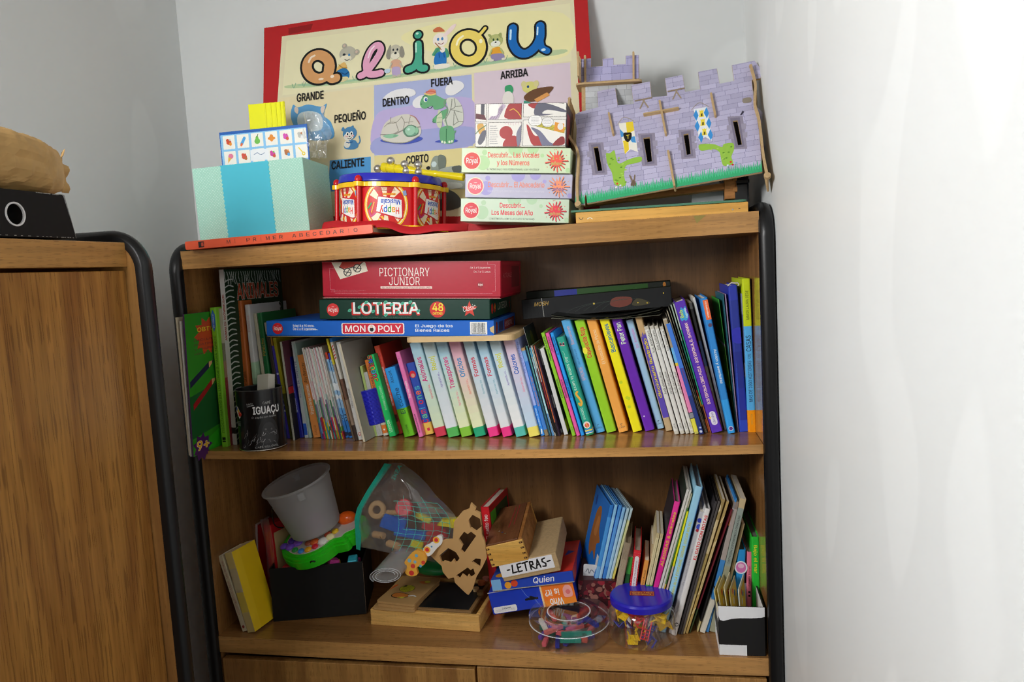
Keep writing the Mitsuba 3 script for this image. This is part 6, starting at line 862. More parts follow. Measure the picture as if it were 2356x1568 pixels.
# paper labels wrapped round the shell
def bend(m, c, f, R):
    m = trimesh.Trimesh(m.vertices, m.faces, process=False); m.vertex_attributes['c'] = c
    v, fc = m.vertices, m.faces
    for _ in range(5):
        e = np.linalg.norm(v[fc[:, [0, 1, 2]]] - v[fc[:, [1, 2, 0]]], axis=2).max(1)
        if (e > .009).sum() == 0: break
        big = e > .009; v2, f2, at = trimesh.remesh.subdivide(v, fc, face_index=np.nonzero(big)[0], vertex_attributes={'c': c}); v, fc, c = v2, f2, at['c']
    a, r = v[:, 0] / R, R + v[:, 2]
    P = f.o + np.outer(r * np.sin(a), f.u) + np.outer(v[:, 1], f.v) + np.outer(r * np.cos(a), f.n)
    return trimesh.Trimesh(P, fc, process=False), c
flat = Fr((0, 0, 0), (1, 0, 0), (0, 1, 0))
def label_art(q, cx, hw):
    hh = .041; cy = HD / 2
    q.ok = sbox(cx - hw, .009, cx + hw, HD - .011)
    E = lambda s, c: q.sh(affinity.translate(affinity.scale(Point(0, 0).buffer(1, quad_segs=14), .046 * s, .052 * s), cx, cy), c)
    E(1.0, 'f0c020'); E(.94, 'f6ead0'); E(.90, 'f0b81c'); E(.86, 'd02420')
    for t0 in (40, 85, 130, 215, 260, 310): q.poly([(cx, cy), (cx + .038 * math.cos(math.radians(t0)), cy + .044 * math.sin(math.radians(t0))), (cx + .038 * math.cos(math.radians(t0 + 22)), cy + .044 * math.sin(math.radians(t0 + 22)))], 'f2e2c0')
    q.poly([(cx - .016, cy + .020), (cx + .034, cy + .014), (cx + .036, cy - .026), (cx + .026, cy - .028), (cx - .022, cy - .014)], 'c8202a')
    q.poly([(cx - .015, cy + .018), (cx + .032, cy + .012), (cx + .033, cy - .024), (cx + .026, cy - .025), (cx - .020, cy - .012)], 'f4f2ee')
    for i, (ch, c) in enumerate(zip('Happy', ('e03028', 'f0a020', '30a040', '2a60c8', 'e03028'))): q.text(ch, cx + .028 - .0082 * i, cy - .004, .013, c, rot=180, bold=True, wd=.0078)
    q.text('Musicale', cx + .030, cy + .012, .010, '2050b8', rot=180, bold=True, wd=.040)
    q.rect(cx - .006, cy + .021, cx + .020, cy + .025, 'f0a020'); q.text('MY FIRST BAND', cx + .019, cy + .0245, .0028, '8a2010', rot=180, wd=.024)
    for i in range(4): q.rect(cx - .02 + .001 * i, cy + .030 + .0022 * i, cx + .02 - .001 * i, cy + .0308 + .0022 * i, 'a05040')
    q.line([(cx - .026, cy - .006), (cx - .034, cy - .012), (cx - .030, cy - .022), (cx - .022, cy - .016)], .0035, 'c83070', True); q.line([(cx - .030, cy + .004), (cx - .037, cy - .006)], .003, '30a050'); q.line([(cx - .024, cy + .006), (cx - .030, cy - .014)], .0025, 'f0a020')
    q.poly([(cx + .034, cy + .030), (cx + .041, cy + .032), (cx + .043, cy + .022), (cx + .036, cy + .020)], '8a9cc8'); q.line([(cx - .012, cy - .030), (cx - .004, cy - .036)], .003, 'e8e0d0')
for cx, hw in ((-.052 * 1.5, .045), (.0265, .050), (.132, .05)):
    q = Ink(flat, lift=.0005, step=.00004); label_art(q, cx, hw); m, c = q.mesh(); put(k, 'label_print', [bend(m, c, fd, RD)], 'print')
def strap(key, px, ys, wid, col):
    P = [PY(p, y) for p, y in zip(px, ys)]; P = spline(P, 8, False); G = [[p, p + np.array((0, .004, wid * .5)), p + np.array((0, .012, wid))] for p in P]
    return put(key, 'strap', [sheet(np.array(G), col, .0018)], 'paper', smooth=True)
strap(k, [(742, 527), (772, 523), (800, 527), (850, 524), (890, 524), (925, 536), (960, 538), (1000, 532), (1040, 531), (1075, 531)], [.06, .02, .005, -.004, -.008, -.010, -.006, .0, .015, .05], .014, 'b81a24')
# --- bell stick lying on it
k = thing('bell_stick', 'yellow wooden jingle stick with silver bells lying on the drum', 'rattle')
pa, pb = PY((880, 384), .115), PY((1070, 408), .085); L = np.linalg.norm(pb - pa); ax = nz(pb - pa); fr = Fr(pa, np.cross(ax, (0, 1, 0)), ax)
prof = [(.0005, 0), (.009, 0), (.0105, .003), (.0105, .012), (.0088, .014), (.0088, .016), (.0105, .018), (.0105, .032), (.0088, .034), (.0088, .036), (.0105, .038), (.0105, .056), (.0085, .060), (.0085, .064), (.0100, .066), (.0095, .072), (.0060, .082), (.0062, .12), (.0072, .125), (.0072, .130), (.0062, .134), (.0078, L - .02), (.0078, L - .003), (.0005, L)]
put(k, 'handle', [lathe(fr, prof, 'dcc818', 24)], 'plastic', smooth=35)
for i, (p, y) in enumerate((((869.5, 388), .118), ((899, 370), .105), ((931, 378), .100), ((962, 379), .098), ((935, 393), .10), ((963, 396), .096))):
    c = PY(p, y); put(k, 'bell', [ball(c, .0088, '9a9894', sub=3), lathe(Fr(c, (1, 0, 0), nz((.3, -.2, 1))), [(.0089, -.0006), (.0094, 0), (.0089, .0006)], '8a8884', 20)], 'metal', smooth=True)
    put(k, 'eyelet', [tube([c + .5 * (fr.p(0, np.dot(c - pa, ax), 0) - c) * t for t in np.linspace(.0, 2, 5)], .0012, '8a8884', 6)], 'metal', smooth=True)
q = Ink(fr.at(0, 0, .0107)); [q.ell(x, y, .0009, .0009, 'b02818') for x, y in ((.003, .006), (-.003, .007), (.003, .026), (-.002, .028), (.002, .048))]; ink(k, 'dot_print', q)

# --- three learning game boxes, slightly tilted, and the comic-paper box on them
def splash(q, x, y, r, c, txt, tc, drop):
    R = random.Random(int(x * 1000) + len(txt)); n = 17; pts = []
    for i in range(n):
        g = 2 * math.pi * i / n; l = r * R.uniform(.80, 1.18); cw = .10
        for dg, rr in ((-.17, .52), (-.06, .70), (-.055, l * .93 / r), (0, l / r), (.055, l * .93 / r), (.06, .70)): pts.append((x + r * rr * math.cos(g + dg) * q.h / q.w * 1.05, y + r * rr * math.sin(g + dg)))
    q.poly([(a + .004, b - .03) for a, b in pts], drop); q.poly(pts, c)
    for _ in range(5): g = R.uniform(0, 6.28); q.ell(x + r * 1.15 * math.cos(g) * q.h / q.w, y + r * 1.1 * math.sin(g), .018, .018, c)
    q.text(txt, x, y + .03, .13, tc, anchor='m', bold=True, wd=.085); q.text('años', x, y - .17, .13, tc, anchor='m', bold=True, wd=.098)
def desc(lines, sub, body, bub, roy, txc, spl, st, stc, drop, subc):
    def fn(q):
        for x, y, r in ((.20, .40, .30), (.215, .82, .11), (.50, .98, .30), (.66, 1.0, .24), (.745, .70, .08), (.98, .12, .1), (.86, .55, .18)):
            q.ok = sbox(0.0005, 0.0005, q.w - .0005, q.h - .0005); q.ell(x, y, r, r, bub)
        q.ok = None
        royal(q, .098, .48, .335, roy, 'e8dcc0')
        if len(lines) == 2:
            q.text(lines[0][0], .48, .62, .20, txc, anchor='m', bold=True, wd=lines[0][1]); q.text(lines[1][0], .48, .31, .20, txc, anchor='m', bold=True, wd=lines[1][1])
        else: q.text(lines[0][0], .48, .45, .22, txc, anchor='m', bold=True, wd=lines[0][1])
        q.text(sub[0], .48, .10 if len(lines) == 2 else .24, .075, subc, anchor='m', wd=sub[1])
        splash(q, .875, .50, .40, spl, st, stc, drop)
    return fn
GB = None
kb = [((1059.4, 508.8), (1308.4, 512.9), (1058.4, 455.7), .068, 'c9dcc4', 'pale green learning game box, lowest of the stack of three', desc((('Descubrir...', .235), ('Los Meses del Año', .385)), ('CONOCEMOS EL CLIMA Y LAS CUATRO ESTACIONES', .42), 'c9dcc4', 'b2d2ac', 'd62434', 'd83848', 'e23848', '3 - 6', 'b8b060', '5a2020', '3a4a3c')),
      ((1069.6, 453.7), (1315.5, 456.7), (1069.6, 399.6), .070, 'bdbad0', 'lilac learning game box, middle of the stack of three', desc((('Descubrir... El Abecedario', .53),), ('COMENZAMOS A CONOCER EL NUEVO MUNDO DE LAS LETRAS', .53), 'bdbad0', 'a49cd4', 'e86070', 'e08878', 'ee9468', '4 - 6', '6050a0', '4a3a5a', 'd8d4e0')),
      ((1061.4, 396.5), (1311.4, 398.6), (1060.4, 340), .066, 'cfe0bc', 'pale lime learning game box, top of the stack of three', desc((('Descubrir... Las Vocales', .475), ('y los Números', .30)), ('EL PRIMER PASO PARA PODER CONTAR, LEER Y ESCRIBIR', .48), 'cfe0bc', 'b4d79e', 'd83c34', 'dc5a48', 'ea5844', '3 - 5', 'a8c060', '6a2418', '2c3428'))]
prev = None
for i, (bl, br, tl, y, c, lab, fn) in enumerate(kb):
    k, f, w, h = lid_box('learning_game_box', lab, bl, br, tl, y, .19, c, fn, cat='box', mat='gloss', ch=.0008)
def comic(q):
    q.rect(0, 0, 1, 1, 'd9d6d0'); L = .006; K = '26262a'
    P = [(.0, .58, .125, 1), (.14, .63, .515, 1), (.53, .68, 1, 1), (.0, .0, .125, .55), (.145, .0, .515, .57), (.53, .02, 1, .62)]
    for x0, y0, x1, y1 in P: q.rect(x0, y0, x1, y1, K); q.rect(x0 + .004, y0 + .008, x1 - .004, y1 - .008, 'e4e1da')
    def clip(i): x0, y0, x1, y1 = P[i]; q.ok = sbox((x0 + .004) * q.w, (y0 + .008) * q.h, (x1 - .004) * q.w, (y1 - .008) * q.h)
    clip(0); q.poly([(.06, .72), (.10, .72), (.10, 1), (.06, 1)], '4a4a54'); q.poly([(0, .78), (.1, .74), (.125, .62), (.0, .66)], '5a2028')
    clip(1); q.poly([(.14, .63), (.24, .63), (.34, .95), (.3, 1), (.26, .9)], 'b9a8bc'); [q.line([(.16 + .03 * i, .63), (.3, .95 - .03 * i)], .01, '5a4a62') for i in range(4)]; q.blob([(.34, .66), (.33, .80), (.37, .98), (.44, 1.04), (.53, .99), (.53, .62)], 'a03030'); q.line([(.38, .84), (.42, .88), (.47, .80), (.51, .68)], .018, 'd8b038'); q.blob([(.155, .82), (.17, .99), (.25, .98), (.24, .74), (.17, .72)], 'ecebe6')
    clip(2); q.blob([(.58, .97), (.66, 1.0), (.75, .99), (.74, .90), (.64, .88)], 'a03030'); q.blob([(.68, .98), (.80, .98), (.98, .84), (.99, .78), (.80, .84), (.74, .76), (.86, .74), (.66, .72)], '5c5c6c'); q.line([(.90, 1), (.97, .98)], .01, K)
    clip(3); q.blob([(.02, .5), (.08, .55), (.11, .35), (.05, .3)], 'd0a04a'); q.blob([(.03, .12), (.07, .34), (.12, .38), (.11, .18), (.06, .05)], '5a5a68'); q.line([(0, .3), (.06, .42), (.12, .5)], .02, '3a6a3a')
    clip(4); [q.line([(.34 + .028 * i, .50 + .01 * abs(i - 3)), (.33 + .03 * i, .62)], .008, 'c88a9a') for i in range(7)]; q.ell(.345, .33, .16, .15, 'a83232'); q.blob([(.32, .0), (.34, .18), (.42, .26), (.48, .2), (.49, .0)], 'a83232'); q.blob([(.46, .28), (.50, .48), (.54, .5), (.52, .2), (.48, .0)], '7c7c90'); [q.line([(.165, .08 + .05 * i), (.165 + .09 - .01 * (i % 3), .08 + .05 * i)], .012, '8a8a90') for i in range(9)]
    clip(5); q.poly([(.62, .50), (.98, .30), (1, .44), (.66, .58)], 'c8b83a'); [q.line([(.64, .55 - .03 * i), (.99, .38 - .035 * i)], .008, '6a6a2a') for i in range(3)]; q.poly([(.87, .36), (.98, .32), (.98, .52), (.88, .56)], 'd8902a'); q.ell(.94, .46, .07, .08, 'dedad0'); q.blob([(.57, .5), (.60, .46), (.66, .26), (.74, .24), (.84, .02), (.66, .02), (.60, .22)], 'a83232'); q.blob([(.62, .44), (.72, .36), (.82, .12), (.9, .02), (.76, .0), (.70, .24)], '70708a'); q.blob([(.86, .04), (.94, .22), (.985, .2), (.98, .05)], '8a2a2c')
    q.ok = None
    for x, y, rx, ry in ((.665, .60, .10, .12), (.80, .56, .085, .11)): q.rect(x - rx * .75, y - ry, x + rx * .75, y + ry, K, r=.012); q.rect(x - rx * .75 + .003, y - ry + .006, x + rx * .75 - .003, y + ry - .006, 'ecebe8', r=.012); [q.line([(x - .045, y + .07 - .035 * j), (x + .045 - .01 * (j % 2), y + .07 - .035 * j)], .009, '9a9aa0') for j in range(5)]
k, f, w, h = lid_box('wrapped_box', 'small box wrapped in comic-strip paper on top of the learning game boxes', (1093, 338), (1301, 337), (1095, 239), .075, .14, 'd6d2ca', comic, mat='paper', side=lambda q: (q.rect(0, 0, 1, 1, '3c3436'), q.rect(.1, .1, .5, .8, '8a3030')))

# --- cardboard castle leaning back on the wooden frame
k = thing('toy_castle', 'lilac cardboard toy castle leaning back on top of the bookcase, right end', 'toy castle')
fc = Fr((.8551, .045, 1.6292), (.9902, -.1154, .0789), (-.0033, .545, .8384))
out = Polygon(CASTLE_OUT).buffer(0).buffer(-.0015, quad_segs=3).buffer(.0015, quad_segs=3)
for w_ in CASTLE_WIN: out = out.difference(Polygon(w_))
TH = .0035
put(k, 'front_wall', [extr(fc.at(0, 0, -.0002), out, TH, 'a8926c')], 'cardboard')
def bricks(f, poly, col, key, bh=.0127, bw=.027, tilt=0.0, art=None, holes=()):
    q = Ink(f, lift=.0003); ok = poly.buffer(-.0006); q.ok = ok
    q.sh(poly, col); R = random.Random(3); x0, y0, x1, y1 = poly.bounds; j = 0; y = y0
    while y < y1:
        x = x0 - bw * (.5 * (j % 2)) - .004
        while x < x1:
            w_ = bw * R.uniform(.82, 1.18); v = R.uniform(-9, 9)
            b = sbox(x + .0005, y + .0005, x + w_ - .0005, y + bh - .0005)
            c = ''.join('%02x' % int(min(255, max(0, int(col[t:t + 2], 16) + v * (1.6 if t == 4 else 1)))) for t in (0, 2, 4))
            if b.intersects(ok): q.z -= q.step * 1; q.sh(b, c)
            x += w_
        y += bh; j += 1
    # mortar showing between them
    if art: q.z += q.step * 3; draw(q, art)
    ink(key, 'print', q, 'gloss')
def mortar_bricks(f, poly, key, art=None, body='b4b0cc', mort='77739a', **kw):
    q = Ink(f, lift=.0003); q.ok = poly.buffer(-.0004); q.sh(poly, mort); R = random.Random(5); x0, y0, x1, y1 = poly.bounds; bh, bw = kw.get('bh', .0127), kw.get('bw', .027); y, j = y0, 0; q.z += q.step; zb = q.z
    while y < y1:
        x = x0 - bw * .5 * (j % 2) - .003
        while x < x1:
            w_ = bw * R.uniform(.8, 1.2); d = R.uniform(-10, 10)
            c = ''.join('%02x' % int(min(255, max(0, int(body[t:t + 2], 16) + d))) for t in (0, 2, 4)); q.z = zb - q.step; q.sh(sbox(x + .0003, y + .0003, x + w_ - .0003, y + bh - .0003), c); x += w_
        y += bh; j += 1
    q.z = zb + q.step
    if art: draw(q, art)
    ink(key, 'print', q, 'gloss')
mortar_bricks(fc, out, k, CASTLE)
def rib(key, a, b, wd=.0045, dep=.02, ends=True):
    g = LineString([a, b]).buffer(wd / 2, quad_segs=4)
    put(key, 'tab', [extr(fc.at(0, 0, .008), g, dep, 'a08c68')], 'cardboard')
for nm in 'abcde': rib(k, *CASTLE_RIB[nm], wd=.0042 if nm != 'c' else .0035, dep=.018)
def wave_post(key, a, b, x_off):
    P = spline([(a[0], a[1]), (a[0] + .004 * x_off, a[1] - .05), (a[0] - .002, a[1] - .10), (b[0] - .001, a[1] * .45), (b[0] - .002, b[1] + .05), (b[0], b[1])], 6, False)
    g = unary_union([LineString(P).buffer(.0024, quad_segs=3), Point(*b).buffer(.0062, quad_segs=6), Point(*a).buffer(.0032, quad_segs=5)])
    put(key, 'side_wall', [extr(fc.at(0, 0, .012), g, .006, 'a8946e'), extr(fc.at(0, 0, .004), LineString(P).buffer(.0018), .04, '9c98b8')], 'cardboard')
wave_post(k, *CASTLE_RIB['r'], 1); wave_post(k, *CASTLE_RIB['l'], -1)
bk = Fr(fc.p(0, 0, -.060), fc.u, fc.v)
put(k, 'back_wall', [extr(bk, sbox(.01, .055, .34, .20), TH, '26242c')], 'paper')  # dark board: shade inside the castle put into its colour
# flared end pieces seen past the right edge
for pts, c in (([(1742, 248), (1756, 258), (1754, 280), (1741, 292)], 'a9a6bd'), ([(1752, 318), (1772, 365), (1768, 375), (1750, 360)], '9f9cb6')):
    P = [PY(p, .10) for p in pts]; o = P[0]; f0 = Fr(o, (1, .4, 0)); put(k, 'flap', [extr(f0, Polygon([(np.dot(p - o, f0.u), np.dot(p - o, f0.v)) for p in P]).buffer(.001), .003, c)], 'gloss')
# the turret behind, left
ft, wt, ht = frame_px((1334, 190), (1470, 181), (1329, 136), PY((1334, 190), .190), (0, 1, 0))
def tur(w, h): return Polygon([(0, 0), (w, 0), (w, h), (w * .78, h), (w * .78, h * .66), (w * .58, h * .66), (w * .58, h * .95), (w * .39, h * .95), (w * .39, h * .64), (w * .2, h * .64), (w * .2, h), (0, h)])
pt = tur(wt, ht); put(k, 'turret', [extr(ft.at(0, 0, -.0004), pt, TH, 'a8926c')], 'cardboard'); mortar_bricks(ft, pt, k, body='a29fc4', mort='6f6c96', bh=.0145, bw=.022)
put(k, 'turret', [extr(Fr(ft.p(0, 0, -.01), ft.n, ft.v), tur(.07, ht), TH, '8d89a8')], 'cardboard'); put(k, 'turret', [extr(Fr(ft.p(wt, 0, -.01), -ft.n, ft.v), tur(.07, ht), TH, '8d89a8')], 'cardboard')
for x in (.08, .895): put(k, 'tab', [extr(ft.at(x * wt, -.004, .007), rrect(0, 0, .0042, ht + .010, .002), .012, 'a08c68')], 'cardboard')
put(k, 'turret_floor', [extr(Fr(ft.p(-.008, -.003, .012), ft.u, -ft.n), rrect(0, 0, wt + .014, .075, .01), .004, '9a8660')], 'cardboard')
put(k, 'turret_wall', [bx(ft.at(.006, -.15, -.012), wt - .016, .147, TH, '9e9cae'), bx(Fr(ft.p(.006, -.2, -.012), ft.n * -1, ft.v), .05, .197, TH, '8a8698'), bx(Fr(ft.p(wt - .012, -.15, -.012), ft.n * -1, ft.v), .05, .147, TH, '8a8698')], 'cardboard')
fw = ft.at(.0105, -.15, -.0115); mortar_bricks(fw, sbox(0, 0, wt - .022, .145), k, body='b9bcc0', mort='8c8f94', bh=.012, bw=.02)

# --- what the castle leans on
k = thing('pine_frame', 'yellow pine picture frame lying at the front under the castle', 'frame')
f, w, h = frame_px((1325, 510), (1722, 485.5), (1322, 485), PY((1325, 510), .018), (0, 1, 0)); f.o[2] = zs('T', f.o[0]) + .001
for o, u, L in ((f.p(0, 0, 0), f.u, w), (f.p(0, 0, -.20), f.u, w)): put(k, 'rail', [bx(Fr(o, u, f.v), L, h, .022, 'ffffff', .001)], 'wood_yellow')
for x in (0, w - .022): put(k, 'rail', [bx(Fr(f.p(x, 0, -.0225), f.u, f.v), .022, h, .177, 'ffffff', .001)], 'wood_yellow')
q = Ink(f, w, h); q.line([(.07, .35), (.085, .45), (.10, .32)], .06, 'e8e0c8', True); q.line([(.02, .5), (.032, .3), (.045, .5)], .05, '4a3a2a', True); q.rect(.945, .40, .955, .46, '3a2a1a'); q.ell(.912, .38, .07, .07, '9a9a98'); ink(k, 'mark_print', q)
top = f.p(0, h)[2]
k = thing('chalkboard', 'thin green board lying on the pine frame under the castle', 'board')
put(k, 'board', [extr(Fr(f.p(-.010, h + .0045, .002), f.u, -f.n), rrect(0, 0, .335, .19, .01), .004, '4c7a62')], 'paper')
k = thing('easel', 'small brown wooden easel frame lying under the right end of the castle', 'easel')
a_, b_ = PY((1345, 474), .095), PY((1695, 431), .085); fe = Fr(a_, b_ - a_, (0, .2, 1)); L = np.linalg.norm(b_ - a_)
put(k, 'rail', [bx(fe, L, .0125, .012, 'ffffff', .0008)], 'wood_small'); put(k, 'post', [bx(Fr(PY((1668, 458), .078), (1, 0, 0), (-.09, .12, 1)), .020, .052, .014, 'ffffff', .0008)], 'wood_small')
put(k, 'peg', [bx(Fr(PY((1686, 441), .077), (1, 0, 0), (0, .1, 1)), .009, .010, .010, 'ffffff', .0006)], 'wood_small'); put(k, 'peg', [bx(Fr(PY((1686, 415), .079), (1, 0, 0), (0, .1, 1)), .008, .010, .010, 'ffffff', .0006)], 'wood_small')
scene['wood_small'] = principled(proc(wood('x', 'b27a44', '96602f', '5c3a1c', 1.5)), roughness=0.45, specular=0.35)
k = thing('white_box', 'white carton glimpsed beneath the castle behind the easel', 'box')
put(k, 'body', [bx(Fr((1.088, .15, zs('T', 1.1) + .0006), (1, 0, 0)), .064, .058, .10, 'd2d6d8', .001)], 'paper')
k = thing('black_case', 'black plastic case tucked between the castle and the right wall', 'case')
put(k, 'body', [bx(Fr((1.155, .115, zs('T', 1.19) + .0006), (1, 0, 0)), .043, .095, .16, '101216', .004)], 'plastic'); put(k, 'lid', [bx(Fr((1.153, .112, zs('T', 1.19) + .0606), (1, 0, 0)), .046, .012, .166, '16181c', .003)], 'plastic')
k = put(None, 'green_sticker', [extr(Fr((1.081, .0036, zs('T', 1.09) - .0155), (1, 0, 0)), Polygon([(0, .0145), (.0055, 0), (.023, .0145)]), .0003, '8a7a3c')], 'print'); labels[k] = {'label': 'small torn triangular sticker on the top board edge under the pine frame', 'category': 'sticker'}

# --- on the cabinet: box file and paper bag
k = thing('box_file', 'black box file with a white-ringed finger hole lying on the cabinet', 'box file')
ff = Fr((.140, -.90, ZT_TOP + .0012), (0, 1, 0), (0, 0, 1)); sh = Polygon([(0, 0), (.441, 0.004), (.424, .068), (0, .0655)])
hole = Point(.333, .034).buffer(.0155, quad_segs=12)
put(k, 'body', [extr(ff, sh.difference(hole), .004, '0a0a0b'), extr(ff.at(0, 0, -.035), sh, .13, '0c0d0f'), extr(ff.at(0, 0, -.004), Polygon([(0, 0), (.44, .004), (.4385, .0075), (0, .0035)]), .1, '121316'), extr(ff.at(0, 0, -.004), Polygon([(0, .062), (.4242, .0645), (.424, .068), (0, .0655)]), .1, '0a0a0b')], 'paper')
put(k, 'ring', [extr(ff.at(0, 0, .0012), hole.buffer(.0012).difference(hole.buffer(-.0012)), .003, 'd4d4d4')], 'plastic')
q = Ink(ff); R = random.Random(6)
for i in range(26): x = R.uniform(.30, .44); q.sh(sbox(x, .0045 + .004 * (x / .44) * 0, x + R.uniform(.001, .004), .0052), 'a8a6a0')
for i in range(24): x = R.uniform(.37, .423); q.sh(sbox(x, .0665, x + R.uniform(.001, .004), .0676), '9a9892')
q.poly([(.424, .068), (.4395, .004), (.4408, .0042), (.4255, .067)], '5a5a58'); ink(k, 'scuff_print', q)
k = thing('paper_bag', 'crumpled brown paper bag lying on the black box file', 'bag')
# profile along y: position, bottom, top, half width
prof = [(-1.02, .002, .070, .05), (-.92, 0, .080, .064), (-.80, 0, .088, .070), (-.68, 0, .092, .072), (-.60, 0, .092, .070), (-.54, 0, .090, .067), (-.50, .0005, .087, .061), (-.47, .002, .083, .053), (-.445, .005, .079, .041), (-.425, .010, .075, .027), (-.41, .014, .072, .012), (-.402, .016, .071, .005)]
zb = ZT_TOP + .0700; G = []
for (y, b, t_, hw) in prof:
    row = []
    for g in np.linspace(0, 2 * math.pi, 45):
        c, s = math.cos(g), math.sin(g); e = .62
        row.append((.076 + hw * np.sign(c) * abs(c) ** e, y, zb + (b + t_) / 2 + (t_ - b) / 2 * np.sign(s) * abs(s) ** .8))
    G.append(row)
G = np.array(G); Gs = np.array([spline(G[:, j], 5, False) for j in range(45)]).transpose(1, 0, 2)
N_ = lambda k, sd: 1 - np.abs(2 * meshkit.noise(Gs * np.array(k) + 3 * meshkit.noise(Gs * 22, sd)[..., None], sd + 9) - 1)
ctr = np.array((.076, 0, zb + .035)); d = Gs - ctr; d[..., 1] = 0; d /= np.linalg.norm(d, axis=2, keepdims=True) + 1e-9
amp = .0045 * N_((16, 20, 18), 4) ** 2 - .003 + .0042 * (meshkit.noise(Gs * 70, 3) - .5); amp[:, -1] = amp[:, 0]; amp = np.where(Gs[..., 2] < zb + .004, np.maximum(amp, 0) * .2, amp); Gs = Gs + d * amp[..., None]; Gs[..., 2] = np.maximum(Gs[..., 2], zb + .0003)
put(k, 'bag', [sheet(Gs, 'ffffff', .0006)], 'kraft')
e = np.array([[(.076 + .004 * math.sin(i * 1.3) - .004 * j * (i > 7), -.404 + .007 * j + .010 * (i / 10) ** 2, zb + .014 + .060 * i / 10 + (.006 * j if i > 8 else 0)) for i in range(11)] for j in range(3)])
put(k, 'crimp', [sheet(e, 'ffffff', .001)], 'kraft', smooth=True)
# ------------------------------------------------------------------ the lower compartment
L4, L5, L6 = crop(480, 1040, 3.41), crop(840, 1040, 3.136), crop(1330, 1040, 3.137)
def box3(o, pu, pd, h, up=(0, 0, 1)):
    """Frame of a box from its front lower left corner, front lower right corner and right rear lower corner (points)."""
    u = pu - o; d = pd - pu; v = np.cross(d, u) * -1.0; v = nz(v); v = v if v[2] > 0 else -v
    f = Fr(o, u, v); return f, float(np.linalg.norm(u)), float(abs(np.dot(d, f.n))), h
book('cream paperback with red spine lettering leaning at the far left of the lower shelf', (559, 1456), (570, 1454), (500.5, 1279), 'c9bfa2', .08, shelf='L', y0=.030, yaw=.15, soft=True, texts=[('ESTADOS NEUROPSICOLOGICOS', .5, .22, .66, '9c4038', 'up', {'hh': .42}), ('Lola Bernabeu', .5, .70, .93, '9c4038', 'up', {'hh': .36})], marks=lambda q: q.ell(.5, .06, .02, .02, '8c3a34'))
book('thick yellow-covered paperback leaning beside the cream one at the far left', (571, 1459), (588.5, 1458), (516, 1273), 'c2ad6a', .08, shelf='L', y0=.026, yaw=.15, soft=True, bands=[(0, 'c4b076'), (.25, 'd0b850'), (.5, 'c4b48c'), (.8, 'd2be7a')], side=lambda q: (q.rect(0, 0, 1, 1, 'e0ba18'), q.rect(0, 0, .3, 1, 'e6c228'), q.line([(.85, .06), (.99, .12)], .008, 'f0e8c0'), q.line([(.86, .10), (.99, .16)], .006, 'f0e8c0')), pages='c0a888')
k = thing('gift_box', 'red box with a beige side wrapped in cellophane behind the yellow paperback', 'box')
f, w, h = frame_px((618, 1300), (634, 1299), (606, 1207), PY((618, 1300), .13), (.2, 1, 0)); t = (f.o[2] - zs('L', .1) - .0006) / f.v[2]; f.o = f.o - f.v * t; h += t
put(k, 'body', [bx(f, w, h, .09, 'b0161e', .001)], 'gloss'); q = Ink(Fr(f.p(w, 0, 0), -f.n, f.v), .09, h); q.rect(.08, .0, 1, .9, 'b59a70'); ink(k, 'side_print', q)
put(k, 'wrap', [sheet(np.array([[f.p(-.002 + (w + .004) * i / 4, h * (.25 + .82 * j / 8), .003 + .003 * math.sin(3 * i + j)) for i in range(5)] for j in range(9)]), 'ffffff')], 'clear_bag', smooth=True)
k = thing('toy_box', 'red box standing at the back left behind the yellow paperback', 'box')
f, w, h = frame_px((571, 1300), (612, 1299), (568, 1206), PY((571, 1300), .20), (0, 1, 0)); h += f.o[2] - zs('L', .08) - .0006; f.o[2] = zs('L', .08) + .0006
put(k, 'body', [bx(f, w + .03, h, .06, 'a8141c', .001)], 'gloss'); put(k, 'ribbon', [bx(f.at(w * .36, 0, .0006), .006, h + .002, .0605, 'c8b8b8')], 'gloss')

# --- black open box with toys
k = thing('open_box', 'black open cardboard box holding toys, under the white bucket', 'box')
zL = zs('L', .2) + .0006
o, pu = PZ((629.6, 1430), zL), PZ((843.6, 1411), zL); f = Fr(o, pu - o, nz((-.055, 0, 1))); w = np.linalg.norm(pu - o); h = .128; dp = .155
bk_ = 'chalky'; th = .003
put(k, 'wall', [bx(f, w, h, th, '0f0f10', .0006)], 'paper'); put(k, 'wall', [bx(Fr(f.p(w, 0, 0), -f.n, f.v), dp, h, th, '0f0f10', .0006)], 'paper')
put(k, 'wall', [bx(Fr(f.p(0, 0, -dp), f.n, f.v), dp, h, th, '0f0f10')], 'paper'); put(k, 'wall', [bx(f.at(0, 0, -dp + th), w, h, th, '0f0f10')], 'paper'); put(k, 'bottom', [bx(f.at(th, 0, -th), w - 2 * th, th, dp - 2 * th, '0f0f10')], 'paper')
q = Ink(f); q.sh(sbox(w - .0011, .002, w - .0002, h - .004), '6a5a48'); ink(k, 'worn_edge_print', q)
R = random.Random(12)
for i in range(16):
    c = ['d83a48', '40b050', '2f6ad0', 'e8c030', 'd84aa0', '38b0c8', 'e87830'][i % 7]; s = R.uniform(.018, .028)
    g = Fr(f.p(.02 + (w - .05) * (i % 6) / 5.2, h * (.80 if i % 6 < 3 else .93) - .020 * (i // 6), -.036 - .034 * (i // 6)), (math.cos(i), math.sin(i), .3 * math.sin(2 * i)), (0, .4 * math.sin(i), 1))
    kk = put(None, 'toy_block', [bx(g, s * 1.4, s * .7, s, c, .002)], 'plastic'); labels[kk] = {'label': f'small {["red", "green", "blue", "yellow", "pink", "turquoise", "orange"][i % 7]} plastic toy block in the black open box', 'category': 'toy', 'group': 'toy blocks in the black box'}
